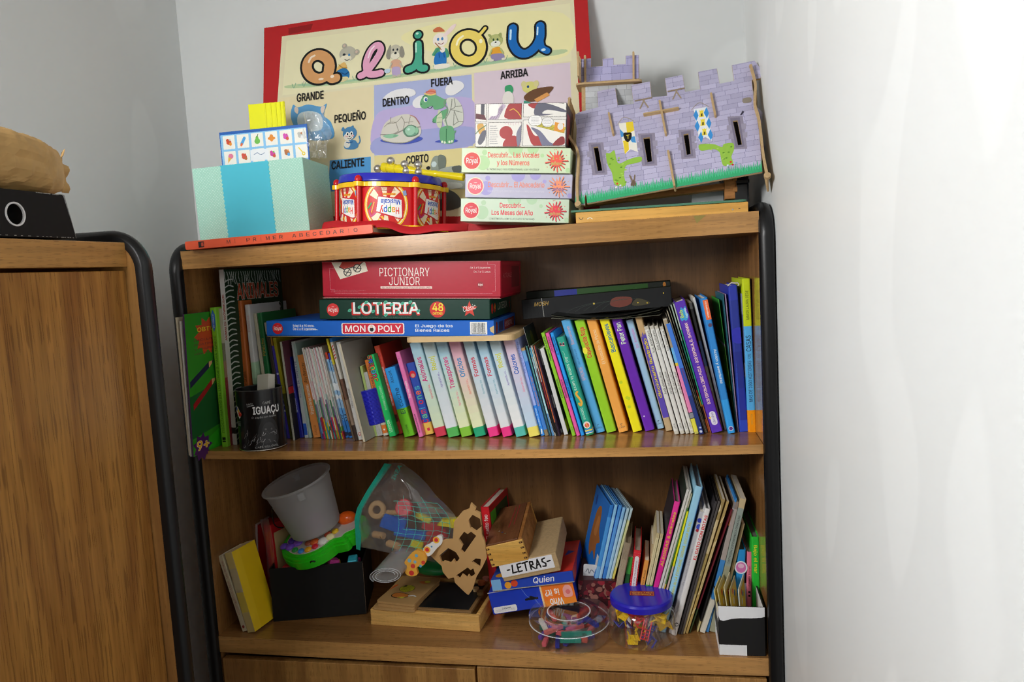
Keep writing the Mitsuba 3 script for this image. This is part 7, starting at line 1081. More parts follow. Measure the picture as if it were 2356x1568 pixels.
# --- green electronic toy
k = thing('musical_toy', 'bright green musical toy with colourful buttons lying on the black box', 'toy')
ct = PY((726, 1246), .165); fg = Fr(ct, (math.cos(.20), .05, math.sin(.20)), (.0, .93, .36)) ; up = fg.n if fg.n[2] > 0 else -fg.n
plan = unary_union([Point(0, 0).buffer(.080, quad_segs=14), Point(.095, .012).buffer(.042, quad_segs=10), sbox(0, -.045, .10, .05)]).buffer(-.012).buffer(.012)
lay = [(0.0, -.012), (.004, -.004), (.012, 0), (.026, 0), (.034, -.004), (.038, -.012)]
fpl = Fr(ct - up * .018, fg.u, fg.v)
if fpl.n @ up < 0: fpl = Fr(ct - up * .018, fg.u, -fg.v)
ms = []
for (z0, b0), (z1, b1) in zip(lay, lay[1:]):
    g = plan.buffer((b0 + b1) / 2 if b0 != b1 else b0); ms.append(extr(fpl.at(0, 0, z1), g, z1 - z0, '2cc61e'))
put(k, 'body', ms, 'plastic', smooth=40); put(k, 'panel', [extr(fpl.at(0, 0, .0395), plan.buffer(-.016), .002, 'c8c0b8')], 'plastic')
R = random.Random(2)
for i, (x, y, r, c) in enumerate(((-.066, -.022, .010, '6a4ac8'), (-.048, -.030, .011, '7a50d0'), (-.050, -.008, .010, '5a40b8'), (-.030, -.045, .008, '2a9a4a'), (-.012, -.054, .008, '3a8ae0'), (.006, -.054, .0085, 'f0b020'), (.022, -.048, .008, 'd8283a'), (.016, -.030, .011, 'f07030'), (.038, -.034, .012, 'e8e6e0'), (.054, -.024, .011, 'f2e8b0'), (.062, -.006, .009, 'e8c030'), (-.03, -.02, .012, '8a5ad8'), (.0, -.03, .009, 'b06048'), (.045, -.012, .009, 'e06848'))):
    put(k, 'button', [ball_f(fpl.at(x, y, .041), r, c, (1, 1, .55))], 'plastic', smooth=True)
put(k, 'knob', [ball_f(fpl.at(.085, .030, .046), .022, 'f0641c', (1.1, .8, .7), 3)], 'plastic', smooth=True)
put(k, 'switch', [tube([fpl.p(.012 + .012 * t, -.0815 + .004 * abs(t - .5), .022 + .005 * math.sin(math.pi * t)) for t in np.linspace(0, 1, 7)], .0016, '101010', 6)], 'plastic', smooth=True)
# --- translucent bucket
k = thing('bucket', 'translucent white plastic bucket tilted on the green toy', 'bucket')
b0, t0 = PY((729, 1214), .165), PY((685, 1100), .150); ax = nz(t0 - b0 + np.array((0, -.010, 0))); fb = Fr(b0, np.cross(ax, (0, 1, 0)) * -1, ax)
H = float(np.linalg.norm(t0 - b0)); rb, rt = .060, .0765
put(k, 'body', [lathe(fb, [(.0005, 0), (rb - .004, 0), (rb, .004), (rt, H - .014), (rt + .001, H - .003), (rt + .0065, H - .003), (rt + .0075, H), (rt + .0055, H + .0015), (rt - .0005, H + .0005)], 'd8d8d8', 72)], 'frosted', smooth=35)
for g in (math.radians(62), math.radians(242)):
    c = fb.p((rt) * math.cos(g), H - .018, (rt) * math.sin(g)); rr = fb.u * math.cos(g) + fb.n * math.sin(g); put(k, 'lug', [bx(Fr(c - .008 * np.cross(fb.v, rr) - .009 * fb.v, np.cross(fb.v, rr), fb.v).at(0, 0, .004), .016, .018, .006, 'd4d4d4', .002)], 'frosted')
cl = fb.p((rt + .003) * math.cos(math.radians(196)), H - .018, (rt + .003) * math.sin(math.radians(196)))
put(k, 'handle', [tube(spline([PY(p, y) for p, y in (((636, 1146), .085), ((627, 1158), .09), ((626, 1182), .11), ((631, 1205), .13), ((642, 1213), .15), ((656, 1212), .18))], 8, False), .0013, '16181a', 8)], 'plastic', smooth=True)
for nm, x, z, c, r in (('green_cup', -.026, .03, '58c040', .020), ('pink_cup', .016, .028, 'b860b0', .018)):
    kk = thing(nm, f'{"green" if "green" in nm else "pinkish"} toy cup showing through the wall of the white bucket', 'toy'); put(kk, 'body', [lathe(Fr(fb.p(x, .004, z), fb.u, fb.v), [(.0005, 0), (r * .8, 0), (r, .058), (r - .002, .058), (r * .8 - .002, .002), (.0005, .002)], c, 24)], 'plastic', smooth=40)

# --- wooden tray, puzzle plates
k = thing('wooden_tray', 'yellow wooden puzzle tray at the front of the lower shelf, plates stacked on it', 'tray')
f, w, h = frame_px((854, 1435), (1103, 1443), (853, 1400), PZ((854, 1435), zs('L', .33)), (.075, 1, 0)); f.o[2] = zs('L', .45) + .0006; f.u = nz((1, -.07, 0)); f = Fr(f.o, f.u); dp = .19
put(k, 'body', [bx(f, w, .009, dp, 'ffffff')], 'wood_pale'); ps = [(f, w, .010), (f.at(0, 0, -dp + .010), w, .010)]
for g, L, t in ps: put(k, 'side', [bx(g, L, h, t, 'ffffff', .0015)], 'wood_pale')
for x in (0, w - .010): put(k, 'side', [bx(f.at(x, 0, -.010), .010, h, dp - .02, 'ffffff', .0015)], 'wood_pale')
zt = f.o[2] + h
k = thing('slate', 'small black slate with a wooden rim lying in the tray', 'slate')
fs = Fr(f.p(.075, h * .86, -.014), f.u, f.v); put(k, 'frame', [bx(fs, .165, .007, .15, '8a6a42', .001)], 'paper'); put(k, 'face', [bx(fs.at(.008, .001, -.008), .149, .0072, .134, '15171a')], 'gloss')
def plate(label, pxs, z, th, marks=None):
    P = [PZ(p, z) for p in pxs]; o, u, d = P[0], P[1] - P[0], P[2] - P[1]; kk = thing('puzzle_plate', label, 'puzzle')
    f = Fr(o, u, d); w, h = np.linalg.norm(u), abs(np.dot(d, f.v))
    put(kk, 'plate', [extr(f, rrect(0, 0, w, h, .006), th, 'b58f5c')], 'paper')
    if marks: q = Ink(f, w, h); marks(q); ink(kk, 'print', q)
def corn(q):
    q.ell(.42, .52, .13, .13, '2a2418', q=10); q.ell(.42, .52, .122, .122, 'c8c02a', q=10)
    for i in range(6): q.line([(.30 + .04 * i, .42), (.33 + .04 * i, .62)], .006, '6a6418'); q.line([(.28, .44 + .035 * i), (.56, .44 + .035 * i)], .006, '6a6418')
    q.poly([(.28, .54), (.36, .60), (.30, .64)], '1c1a14')
    q.blob([(.22, .22), (.24, .32), (.40, .36), (.62, .32), (.66, .24), (.50, .17), (.32, .17)], '2a2418'); q.blob([(.235, .23), (.25, .31), (.40, .345), (.61, .31), (.64, .245), (.50, .185), (.32, .185)], 'cc7a34'); q.poly([(.40, .19), (.60, .23), (.56, .17)], 'd8d040'); q.line([(.66, .27), (.76, .30), (.84, .27)], .03, 'e8e8e6', True)
    q.blob([(.02, .40), (.06, .5), (.10, .62), (.03, .6)], 'd8602a'); q.blob([(.55, .80), (.7, .86), (.82, .8), (.7, .74)], 'c87038'); q.ell(.75, .83, .05, .04, 'd0c838')
plate('lower thin wooden puzzle plate sticking out at the left of the tray', [L5(52, 1118), L5(355, 1140), L5(560, 1010)], zt + .0055, .005)
plate('wooden puzzle plate with corn and ham pictures, upper of the two on the tray', [L5(80, 1070), L5(352, 1100), L5(640, 920)], zt + .0165, .005, corn)
plate('middle thin wooden puzzle plate under the pictured one', [L5(84, 1092), L5(350, 1122), L5(630, 945)], zt + .0108, .005)
for (x, y, c, s) in ((840, 930, 'b0643a', 22), (800, 975, 'c8a878', 18), (830, 1000, '8a6a40', 20), (870, 900, 'a86a5a', 20)):
    P = PZ(L5(x, y), zt + .012); kk = put(None, 'puzzle_piece', [extr(Fr(P, (1, 0, 0), (0, 1, 0)), Point(0, 0).buffer(s / 2400, quad_segs=4), .008, c)], 'paper'); labels[kk] = {'label': 'small round wooden puzzle piece on the right side of the tray', 'category': 'puzzle piece', 'group': 'round puzzle pieces on the tray'}
k = thing('green_bowl', 'glossy green rounded bowl behind the puzzle plates under the clear bag', 'lid'); put(k, 'shell', [ball(PY((1000, 1305), .20), .045, '15743a', (1, .7, .35), 3)], 'plastic', smooth=True)
# --- fretwork plate
k = thing('fretwork_plate', 'tan cut-out wooden plate with animal-shaped openings, leaning over the tray', 'puzzle')
FO = [(762, 365), (800, 402), (792, 422), (830, 440), (842, 600), (862, 640), (878, 760), (845, 830), (802, 900), (775, 990), (745, 1030), (720, 1010), (650, 942), (640, 902), (600, 912), (560, 862), (552, 820), (500, 772), (470, 742), (480, 702), (520, 690), (530, 652), (580, 632), (632, 630), (642, 500), (700, 430), (752, 410)]
FH = [[(745, 490), (775, 450), (830, 480), (838, 540), (800, 570), (760, 545)], [(675, 625), (715, 572), (740, 590), (765, 572), (802, 602), (712, 730), (690, 705), (705, 672)], [(535, 745), (600, 690), (655, 720), (682, 765), (655, 800), (640, 770), (615, 800), (570, 785), (555, 800)], [(768, 788), (800, 765), (835, 770), (830, 830), (805, 815)], [(655, 890), (740, 830), (762, 850), (780, 835), (795, 882), (760, 905), (745, 880), (735, 905), (700, 880), (680, 912)]]
nf = nz((.15, 1, .25)); ofr = PY(L5(680, 700), .085); ff = Fr(ofr, np.cross(nf, (0, 0, 1)), (0, 0, 1)); ff = Fr(ofr, (ff.u if ff.u[0] > 0 else -ff.u), np.cross(-nf, (ff.u if ff.u[0] > 0 else -ff.u)))
inp = lambda pts: [(np.dot(on_plane(L5(*p), ofr, nf) - ofr, ff.u), np.dot(on_plane(L5(*p), ofr, nf) - ofr, ff.v)) for p in pts]
rough = lambda pts, s: Polygon(inp(pts)).buffer(-.0014, quad_segs=4).buffer(.0028, quad_segs=4).buffer(-.0014, quad_segs=4)
g = rough(FO, 1)
for hh in FH: g = g.difference(rough(hh, 1))
put(k, 'plate', [extr(ff, g, .005, 'cda36c')], 'paper')
# --- clear zip bag with toys
k = thing('zip_bag', 'clear zip bag with a green seal and grid print, full of wooden toys', 'bag')
Lc = [(893, 1064), (872, 1095), (845, 1135), (822, 1178), (819, 1215), (830, 1258)]; Rc = [(925, 1064), (960, 1090), (1010, 1145), (1052, 1192), (1050, 1240), (1000, 1292)]
Ls, Rs = spline(Lc, 4, False), spline(Rc, 4, False); n = len(Ls)
def bagface(y0, sgn, am):
    G = []
    for i in range(n):
        row = []
        for j in range(25):
            s = j / 24; p = Ls[i] * (1 - s) + Rs[i] * s; b = math.sin(math.pi * s) * min(1, i / 6) * .9
            P = PY(p, y0 + sgn * .045 * b); w = meshkit.fbm(P * 30, 3, 4) - .5; row.append(P + np.array((.004 * w, .026 * w * b * am, .004 * w)))
        G.append(row)
    return np.array(G)
Gf = bagface(.140, -1, 1.0); Gb = bagface(.142, 1, .5)
put(k, 'film', [sheet(Gf, 'ffffff'), sheet(Gb, 'ffffff')], 'clear_bag', smooth=True)
seal = [[PY(p, .138), PY((p[0] + wd, p[1] + 3), .137)] for p, wd in zip([(885, 1065), (868, 1092), (845, 1127), (822, 1168), (816, 1192), (818, 1225), (820, 1262)], (17, 14, 12, 12, 13, 14, 9))]
put(k, 'seal', [sheet(np.array(seal), '2aa890', .0012)], 'plastic', smooth=True)
gl = []
for i in range(9): r_ = [Gf[min(n - 1, 9 + int(i * 1.2)), j] + np.array((0, -.0012, 0)) for j in range(9 + (i % 3), 23)]; gl.append(tube(r_, .0005, '5fd0c0', 4))
for j in range(10, 23, 2): gl.append(tube([Gf[i, j] + np.array((0, -.0012, 0)) for i in range(8 + (j % 3), n - 1)], .0005, '5fd0c0', 4))
put(k, 'grid_print', gl, 'plastic')
fi = Fr(PY((908, 1105), .120), nz(PY((927, 1067), .12) - PY((908, 1105), .12)), np.cross(nz(PY((927, 1067), .12) - PY((908, 1105), .12)), (0, 1, 0))); q = Ink(fi); q.text('IKEA', 0, 0, .009, '2a9a88', bold=True, wd=.040); ink(k, 'logo_print', q)
kb_ = [('wooden_ring', 'wooden ring with a handle in the clear zip bag', [lathe(Fr(PY((868, 1172), .145), (1, 0, 0), nz((.1, -.9, .3))), [(.010, -.005), (.020, -.005), (.022, 0), (.020, .005), (.010, .005), (.009, 0), (.010, -.005)], 'c09a68', 28), (place(trimesh.creation.cylinder(.006, .06, sections=14), Fr(PY((905, 1178), .15), (0, 0, 1), (0, 1, 0))), 'c09a68')], 'paper'),
      ('red_disc', 'thick red disc among the toys in the clear zip bag', [lathe(Fr(PY((931, 1168), .130), (1, 0, 0), nz((.2, -.85, .45))), [(.0005, -.010), (.018, -.010), (.0205, -.007), (.0205, .007), (.018, .010), (.0005, .010)], 'd02038', 28)], 'plastic'),
      ('blue_block', 'large blue block in the clear zip bag', [bx(Fr(PY((872, 1212), .14), (.9, .1, -.35), (.35, 0, .9)), .058, .036, .03, '1f62c8', .002)], 'plastic'),
      ('blue_block', 'long blue bar low in the clear zip bag', [bx(Fr(PY((905, 1232), .135), (.98, .05, -.18), (.18, 0, .98)), .075, .018, .02, '2566cc', .002)], 'plastic'),
      ('yellow_block', 'yellow wedge at the right side of the clear zip bag', [extr(Fr(PY((1005, 1208), .13), (1, .1, -.1)), Polygon([(0, 0), (.045, -.004), (.048, .018), (.012, .014)]), .018, 'e0d018')], 'plastic'),
      ('yellow_block', 'yellow stick beside the red disc in the clear zip bag', [bx(Fr(PY((952, 1190), .15), (.85, 0, -.4), (.4, 0, .85)), .040, .014, .014, 'd8cc30', .002)], 'plastic'),
      ('yellow_block', 'small yellow block low in the clear zip bag', [bx(Fr(PY((942, 1258), .135), (.9, .1, -.3), (.3, 0, .9)), .030, .018, .016, 'e4dc28', .002)], 'plastic'),
      ('red_block', 'red brick in the middle of the clear zip bag', [bx(Fr(PY((968, 1215), .155), (.9, 0, -.35), (.35, 0, .9)), .045, .022, .02, 'c02834', .002)], 'plastic'),
      ('red_block', 'big red brick at the lower right of the clear zip bag', [bx(Fr(PY((978, 1262), .145), (.95, 0, .2), (-.2, 0, .95)), .060, .036, .02, 'b82a34', .002)], 'plastic'),
      ('wooden_peg', 'wooden peg with a round end low in the clear zip bag', [(place(trimesh.creation.cylinder(.0085, .035, sections=16), Fr(PY((905, 1252), .13), (0, 0, 1), (.5, .8, .2))), 'c8a070')], 'paper'),
      ('wooden_peg', 'wooden peg beside the blue block in the clear zip bag', [(place(trimesh.creation.cylinder(.008, .03, sections=16), Fr(PY((872, 1230), .125), (0, 0, 1), (.3, .8, .2))), 'b89468')], 'paper')]
for nm, lab, ps, mt in kb_: kk = put(None, nm, ps, mt, smooth=35); labels[kk] = {'label': lab, 'category': 'toy'}
# --- rolled plastic sheet, lacing animals
k = thing('plastic_roll', 'rolled clear plastic bag lying left of the puzzle plates', 'bag')
c = PY(L5(150, 890), .055); e1, e2, ad = nz((1, 0, .12)), nz((-.12, 0, 1)), nz((.35, .8, .35)); G = []
for t in np.linspace(0, 2 * math.pi * 2.6, 70):
    r = .016 + .0016 * t / 2; row = []
    for s in np.linspace(0, 1, 5): row.append(c + e1 * (r * 1.35 * math.cos(t)) + e2 * (r * .62 * math.sin(t)) + ad * .07 * s)
    G.append(row)
put(k, 'film', [sheet(np.array(G), 'e8e8ea', .0005)], 'clear_bag', smooth=True); put(k, 'edge', [tube([r[0] for r in G], .0007, 'c8ccd2', 5)], 'plastic', smooth=True)
def animal(label, pts, col, dots, y):
    f = Fr(PY(L5(*pts[0]), y)); kk = thing('lacing_animal', label, 'toy'); g = Polygon(spline([(np.dot(PY(L5(*p), y) - f.o, f.u), np.dot(PY(L5(*p), y) - f.o, f.v)) for p in pts], 5)).buffer(0)
    put(kk, 'body', [extr(f, g, .009, col)], 'paper', smooth=30); q = Ink(f)
    for (x, yy, r, c) in dots: P = PY(L5(x, yy), y) - f.o; q.sh(Point(np.dot(P, f.u), np.dot(P, f.v)).buffer(r / 3100, quad_segs=5), c)
    ink(kk, 'dot_print', q)
animal('orange-yellow wooden lacing animal with red and blue dots in front of the bag', [(345, 720), (400, 712), (440, 760), (425, 812), (372, 830), (378, 880), (332, 894), (290, 872), (300, 822), (285, 790)], 'e8a840', [(345, 820, 16, 'd8483a'), (335, 870, 18, 'd03a34'), (420, 795, 14, 'd84a3a'), (320, 780, 14, '8ab8c8'), (370, 745, 12, '7ab0c8'), (400, 820, 10, '6aa8c8'), (360, 790, 11, '88b4c4')], .075)
animal('white wooden lacing animal with orange-ringed dots beside the orange one', [(512, 610), (552, 604), (556, 652), (520, 690), (470, 745), (425, 742), (422, 690), (470, 660), (495, 640)], 'e6e4de', [(513, 632, 24, 'f0b040'), (513, 632, 14, 'd83a3a'), (447, 702, 24, 'f0b040'), (447, 702, 14, 'd83a3a'), (480, 680, 6, '5a90c0')], .085)

# --- the pile in the middle
def duck(q): q.rect(0, 0, 1, 1, 'b0161e'); q.rect(.03, .04, .93, .94, '123c18'); q.rect(.03, .04, .3, .94, '4a9a2a'); q.ell(.6, .55, .18, .18, '2a3a1c'); q.rect(.72, .45, .86, .85, '8a1418'); q.rect(.74, .47, .84, .83, '3a1a14')
book('red duckling storybook with a green picture cover standing behind the game boxes', (1128, 1356), (1147, 1352), (1105, 1166), 'd8222c', .15, shelf='L', y0=.165, yaw=.10, board=.0022, texts=[('El patito feo', .5, .70, .93, 'f6e8e4', 'up', {'hh': .42, 'bold': True})], side=duck)
def whobox(q):
    q.rect(.62, 0.0, 1, 1, 'ee8a2a'); q.rect(.64, .25, 1, .9, 'f07a2a'); q.rect(.61, 0, .63, 1, 'f0d0a0'); q.text('Who', .855, .30, .30, 'f4f2ee', rot=180, bold=True, wd=.16); q.text('is it?', .83, .70, .26, 'f4f2ee', rot=180, bold=True, wd=.17)
    q.blob([(.88, .3), (.87, .6), (.90, .78), (.95, .78), (.975, .6), (.965, .3)], 'f0a8a0'); q.ell(.925, .5, .10, .10, 'e07878'); q.poly([(.415, .40), (.415, .48), (.45, .50), (.49, .58), (.53, .50), (.57, .48), (.57, .40)], '0a0c18'); q.rect(.02, .05, .30, .33, 'e8e8ea', r=.004)
    q.text('WARNING:', .23, .26, .07, '5a5a6a', rot=180, bold=True, wd=.11); [q.line([(.05, .12 + .035 * i), (.27, .12 + .035 * i)], .008, '9a9aa4') for i in range(3)]
    q.line([(.40, .95), (.44, .62), (.47, .5)], .012, '7a9ad8'); q.line([(.53, .40), (.56, .2), (.58, .02)], .012, '8ab0e8'); q.line([(0, .98), (1, .985)], .03, 'c8c4c0')
k = thing('guessing_game_box', 'blue and orange children\'s game box, its words upside down, behind the chalk tub', 'box')
f, w, h = frame_px((1135, 1414.7), (1328, 1384), (1128.6, 1362), PY((1135, 1414.7), .105), (0, 1, 0)); fw_ = f
put(k, 'body', [bx(f, w, h, .17, '1f3cb8', .002)], 'gloss'); q = Ink(f, w, h); whobox(q); ink(k, 'front_print', q)
k = thing('game_lid', 'battered blue and red game lid with torn edges under the cardboard letter box', 'box')
o, pu = PY((1134, 1360), .098), PY((1322, 1338), .098); pd = PY((1366, 1262), .285); hgt = .026
fl, w, d, h = box3(o, pu, pd, hgt); put(k, 'body', [bx(fl, w, h, d, '2a48b4', .002)], 'gloss')
q = Ink(fl, w, h); q.rect(0, 0, .12, 1, '7ab0e0'); q.ell(.2, .4, .3, .3, 'e8a030'); q.ell(.28, .5, .3, .3, 'd84a2a'); q.text('Quien', .5, .3, .5, 'e8e8f0', bold=True, sk=.2); q.rect(0, .0, 1, .07, 'b0a898'); ink(k, 'front_print', q)
q = Ink(Fr(fl.p(w, 0, 0), -fl.n, fl.v), d, h); q.rect(0, 0, 1, 1, 'b42828'); q.poly([(.2, 0), (.5, .8), (.8, 1), (1, 1), (1, 0)], '3a3a90'); ink(k, 'side_print', q)
q = Ink(Fr(fl.p(0, h, 0), fl.u, -fl.n), w, d); q.rect(0, 0, .55, .35, '2a5ac0'); q.poly([(.55, 0), (1, 0), (1, 1), (.8, 1)], 'cc3028'); q.ell(.1, .12, .06, .06, 'e8a030'); q.poly([(.85, .5), (.97, .62), (.88, .68)], '2a3a9a'); ink(k, 'top_print', q)
k = thing('letter_box', 'cardboard box with a handwritten white label reading LETRAS', 'box')
o, pu = PY((1160, 1338), .090), PY((1290, 1312), .090); pd = PY((1341, 1218), .27); f, w, d, h = box3(o, pu, pd, .043)
put(k, 'body', [bx(f, w, h, d, '9a7f5c', .0012)], 'cardboard'); put(k, 'lid', [bx(f.at(-.001, h * .18, .001), w + .002, h * .84, d + .002, '9a7f5c', .0012)], 'cardboard')
q = Ink(f.at(0, 0, .0012), w, h); q.rect(.0, .26, .93, .98, 'e6e6ea'); X = lambda s, *st: [q.line([(s + .05 * a, .40 + .42 * b) for a, b in p], .075, '121214') for p in st]
X(.12, [(0, .5), (.8, .5)]); X(.20, [(.5, 1), (.0, 0), (1.6, .05)]); X(.30, [(.2, 1), (.1, 0), (1.3, .05)], [(.15, .55), (1.2, .6)], [(.2, 1), (1.5, 1.05)]); X(.40, [(0, 1), (2, 1.1)], [(1, 1.05), (.8, 0)]); X(.52, [(.1, 0), (.2, 1), (1.2, .95), (1.2, .6), (.2, .5), (1.5, .0)]); X(.62, [(0, .0), (1, 1.1), (1.5, .05)], [(.4, .4), (1.3, .45)]); X(.73, [(1.4, 1.1), (.4, 1), (.3, .7), (1.3, .4), (1.1, .05), (.1, .1)]); X(.83, [(0, .6), (1, .65)])
ink(k, 'label_print', q)
k = thing('wooden_box', 'finger-jointed wooden box with a brown lid lying on the letter box', 'box')
o, pu = PY((1132, 1305), .083), PY((1216, 1287), .083); pd = PY((1279, 1189), .26); f, w, d, h = box3(o, pu, pd, float(np.linalg.norm(PY((1116, 1252), .083) - o)))
put(k, 'front', [bx(f, w, h * .93, .010, 'ffffff', .0008)], 'wood_yellow'); put(k, 'side', [bx(f.at(w - .008, 0, -.010), .008, h * .93, d - .02, 'ffffff', .0006)], 'wood_small'); put(k, 'side', [bx(f.at(0, 0, -.010), .008, h * .93, d - .02, 'ffffff')], 'wood_small'); put(k, 'back', [bx(f.at(0, 0, -d + .010), w, h * .93, .010, 'ffffff')], 'wood_yellow'); put(k, 'lid', [bx(f.at(0, h * .93, -.002), w - .009, h * .07, d - .002, 'ffffff', .0006)], 'wood_dark'); put(k, 'lid_rail', [bx(f.at(w - .008, h * .93, -.002), .008, h * .07, d - .002, 'ffffff', .0006)], 'wood_small'); put(k, 'bottom', [bx(f.at(.008, .0, -.01), w - .016, .005, d - .02, 'ffffff')], 'wood_small')
scene['wood_dark'] = principled(proc(wood('y', '8a5a38', '6f452a', '4a2c1a', 1.3)), roughness=0.4, specular=0.4)
q = Ink(f, w, h); [q.rect(x0, y, x0 + .085, y + .075, '4a2e18') for x0 in (.905, .01) for y in (.08, .30, .55, .78)]; [q.rect(x0 + .02, y + .02, x0 + .045, y + .055, 'c89a58') for x0 in (.905, .01) for y in (.08, .30, .55, .78)]; ink(k, 'joint_print', q)
q = Ink(Fr(f.p(0, h + .0002, -.002), f.u, -f.n), w, d); q.ok = sbox(.002, .002, w - .012, d - .004); q.line([(.55, .35), (.60, .9)], .012, '9a3030'); q.line([(.68, .4), (.70, .95)], .010, 'a03434'); q.ell(.4, .25, .012, .012, '3a4a7a'); q.ell(.3, .3, .01, .008, 'c8b8a0'); q.ell(.5, .2, .01, .006, '8a9a6a'); ink(k, 'mark_print', q)
# --- floral boxes, paper tag
def floral(q):
    q.rect(0, 0, 1, 1, '3a0c14'); R = random.Random(int(q.w * 1e5))
    
    for i in range(60):
        x, y, s_ = R.random(), R.random(), R.uniform(.10, .24); q.blob([(x + s_ * q.h / q.w * R.uniform(.5, 1) * math.cos(g), y + s_ * R.uniform(.5, 1) * math.sin(g)) for g in np.linspace(0, 5.3, 6)], R.choice(('6a1020', '7a1424', '8f2030', '4a0a14', '5a0f1c', '8a5a50', '9a7a6c', '6a1424', '2a0a10', '4a0c16', '7a2028')), 4)
for i, (bl, br, tl) in enumerate((((1333, 1424), (1398, 1421), (1333, 1377)), ((1331, 1376), (1398, 1371), (1332.5, 1333)))):
    f, w, h = frame_px(bl, br, tl, PY(bl, .135), (0, 1, 0)); f = Fr(f.o, (1, 0, 0)); w += .026
    if i == 0: t = f.o[2] - zs('L', .9) - .0006; f.o[2] -= t; h += t; zf = f.o[2] + h
    else: h += f.o[2] - zf - .0005; f.o[2] = zf + .0005
    k = thing('floral_box', ('lower', 'upper')[i] + ' dark red flower-patterned box between the chalk tub and the books', 'box'); put(k, 'body', [bx(f, w, h, .13, '3a0c14', .001)], 'gloss'); q = Ink(f, w, h); q.ok = sbox(.001, .001, w - .001, h - .001); floral(q); ink(k, 'pattern_print', q)
k = thing('paper_tag', 'small white paper tag with faint writing on the upper floral box', 'tag'); f, w, h = frame_px((1341, 1330), (1372, 1327), (1343, 1296), PY((1341, 1330), .16), (0, 1, .2)); put(k, 'card', [extr(f, rrect(0, 0, w, h, .004), .0006, 'd6d8da')], 'paper'); q = Ink(f, w, h); q.line([(.2, .5), (.35, .7), (.45, .4), (.6, .65), (.8, .5)], .05, '7a8088', True); ink(k, 'lettering', q)

# --- chalk tub
zc = zs('L', .8) + .0006; k = thing('chalk_tub', 'round clear plastic tub of coloured chalks at the shelf front', 'tub'); cc = np.array((.7965, .072, zc)); ft = Fr(cc)
RT, HT = .084, .056
put(k, 'bowl', [lathe(ft, [(.0005, .0005), (RT - .003, .0005), (RT, .004), (RT + .001, HT - .014)], 'ffffff', 64)], 'clear', smooth=35)
put(k, 'lid', [lathe(ft, [(RT + .0015, HT - .018), (RT + .003, HT - .016), (RT + .003, HT - .004), (RT, HT), (RT - .018, HT + .001), (RT - .022, HT - .004), (.050, HT - .005), (.047, HT + .001), (.043, HT + .002), (.040, HT - .006), (.0005, HT - .007)], 'ffffff', 64)], 'clear', smooth=35)
put(k, 'rim', [lathe(ft, [(RT + .001, HT - .0185), (RT + .0035, HT - .018), (RT + .001, HT - .0175)], 'd8dce0', 64), lathe(ft, [(.0445, HT + .0012), (.046, HT + .0022), (.0475, HT + .0012)], 'd8dce0', 48)], 'plastic', smooth=True)
R = random.Random(31); cols = ['1f8a78', 'd8606a', '3a2a9a', 'c8504a', '22907e', '4a2c8a', 'd0706c', '2a2f8c', 'c85a60', '1c7a6a', 'b84a3c', 'd4cfc0', '5a3aa0', 'd86a70']
for i in range(26):
    if i == 0: P, g = cc + np.array((.008, -.058, .020)), .16
    elif i == 1: P, g = cc + np.array((-.046, -.052, .012)), 1.5
    else:
        a_, r_ = i * 2.399, .012 + .046 * math.sqrt((i % 13) / 13); P, g = cc + np.array((r_ * math.cos(a_), r_ * math.sin(a_), .008 + .011 * (i // 10))), R.uniform(0, 3.1)
    fr_ = Fr(P, (math.cos(g), math.sin(g), R.uniform(-.05, .12))); L = .044 if i != 1 else .03
    kk = put(None, 'chalk', [bx(fr_.at(-L / 2, -.004, .004), L, .009, .009, cols[i % 14], .0008)], 'chalky'); labels[kk] = {'label': f'{["teal", "pink", "violet", "brick", "green", "purple", "rose", "navy", "coral", "deep teal", "rust", "white", "lilac", "salmon"][i % 14]} chalk stick in the round clear tub', 'category': 'chalk', 'group': 'chalk sticks in the clear tub'}
# --- jar of little chairs
zj = zs('L', .95) + .0006; k = thing('jar', 'clear jar with a blue screw lid full of little red and yellow plastic chairs', 'jar'); cj = np.array((.952, .078, zj)); fj = Fr(cj); RJ = .0700
ztop = PY((1468, 1368), .078)[2]; HJ = ztop - zj - .0125 + .004
put(k, 'glass', [lathe(fj, [(.0005, .0005), (RJ - .010, .0005), (RJ - .002, .005), (RJ, .012), (RJ, HJ - .028), (RJ - .003, HJ - .018), (RJ - .008, HJ - .012), (RJ - .009, HJ)], 'ffffff', 64)], 'clear', smooth=35)
put(k, 'lid', [lathe(fj, [(RJ - .006, HJ - .004), (RJ - .0045, HJ - .0045), (RJ - .004, HJ + .007), (RJ - .007, HJ + .011), (RJ - .012, HJ + .0122), (.0005, HJ + .0125)], '2a22b4', 72)], 'plastic', smooth=35)
q = Ink(Fr((cj[0] - .024, cj[1] - .012, zj + HJ + .0125), (1, .0, 0), (0, 1, 0)), .052, .022); q.rect(0, 0, 1, 1, '7a1c2c'); q.rect(.03, .06, .97, .94, 'c8682a'); q.rect(.05, .1, .95, .9, '8a1c2c'); q.text('ARMABLE LA SILLA', .08, .55, .26, 'e0a840', wd=.84, bold=True); q.text('EQUILIBRISTA', .12, .18, .26, 'e0a840', wd=.76, bold=True); ink(k, 'label_print', q)
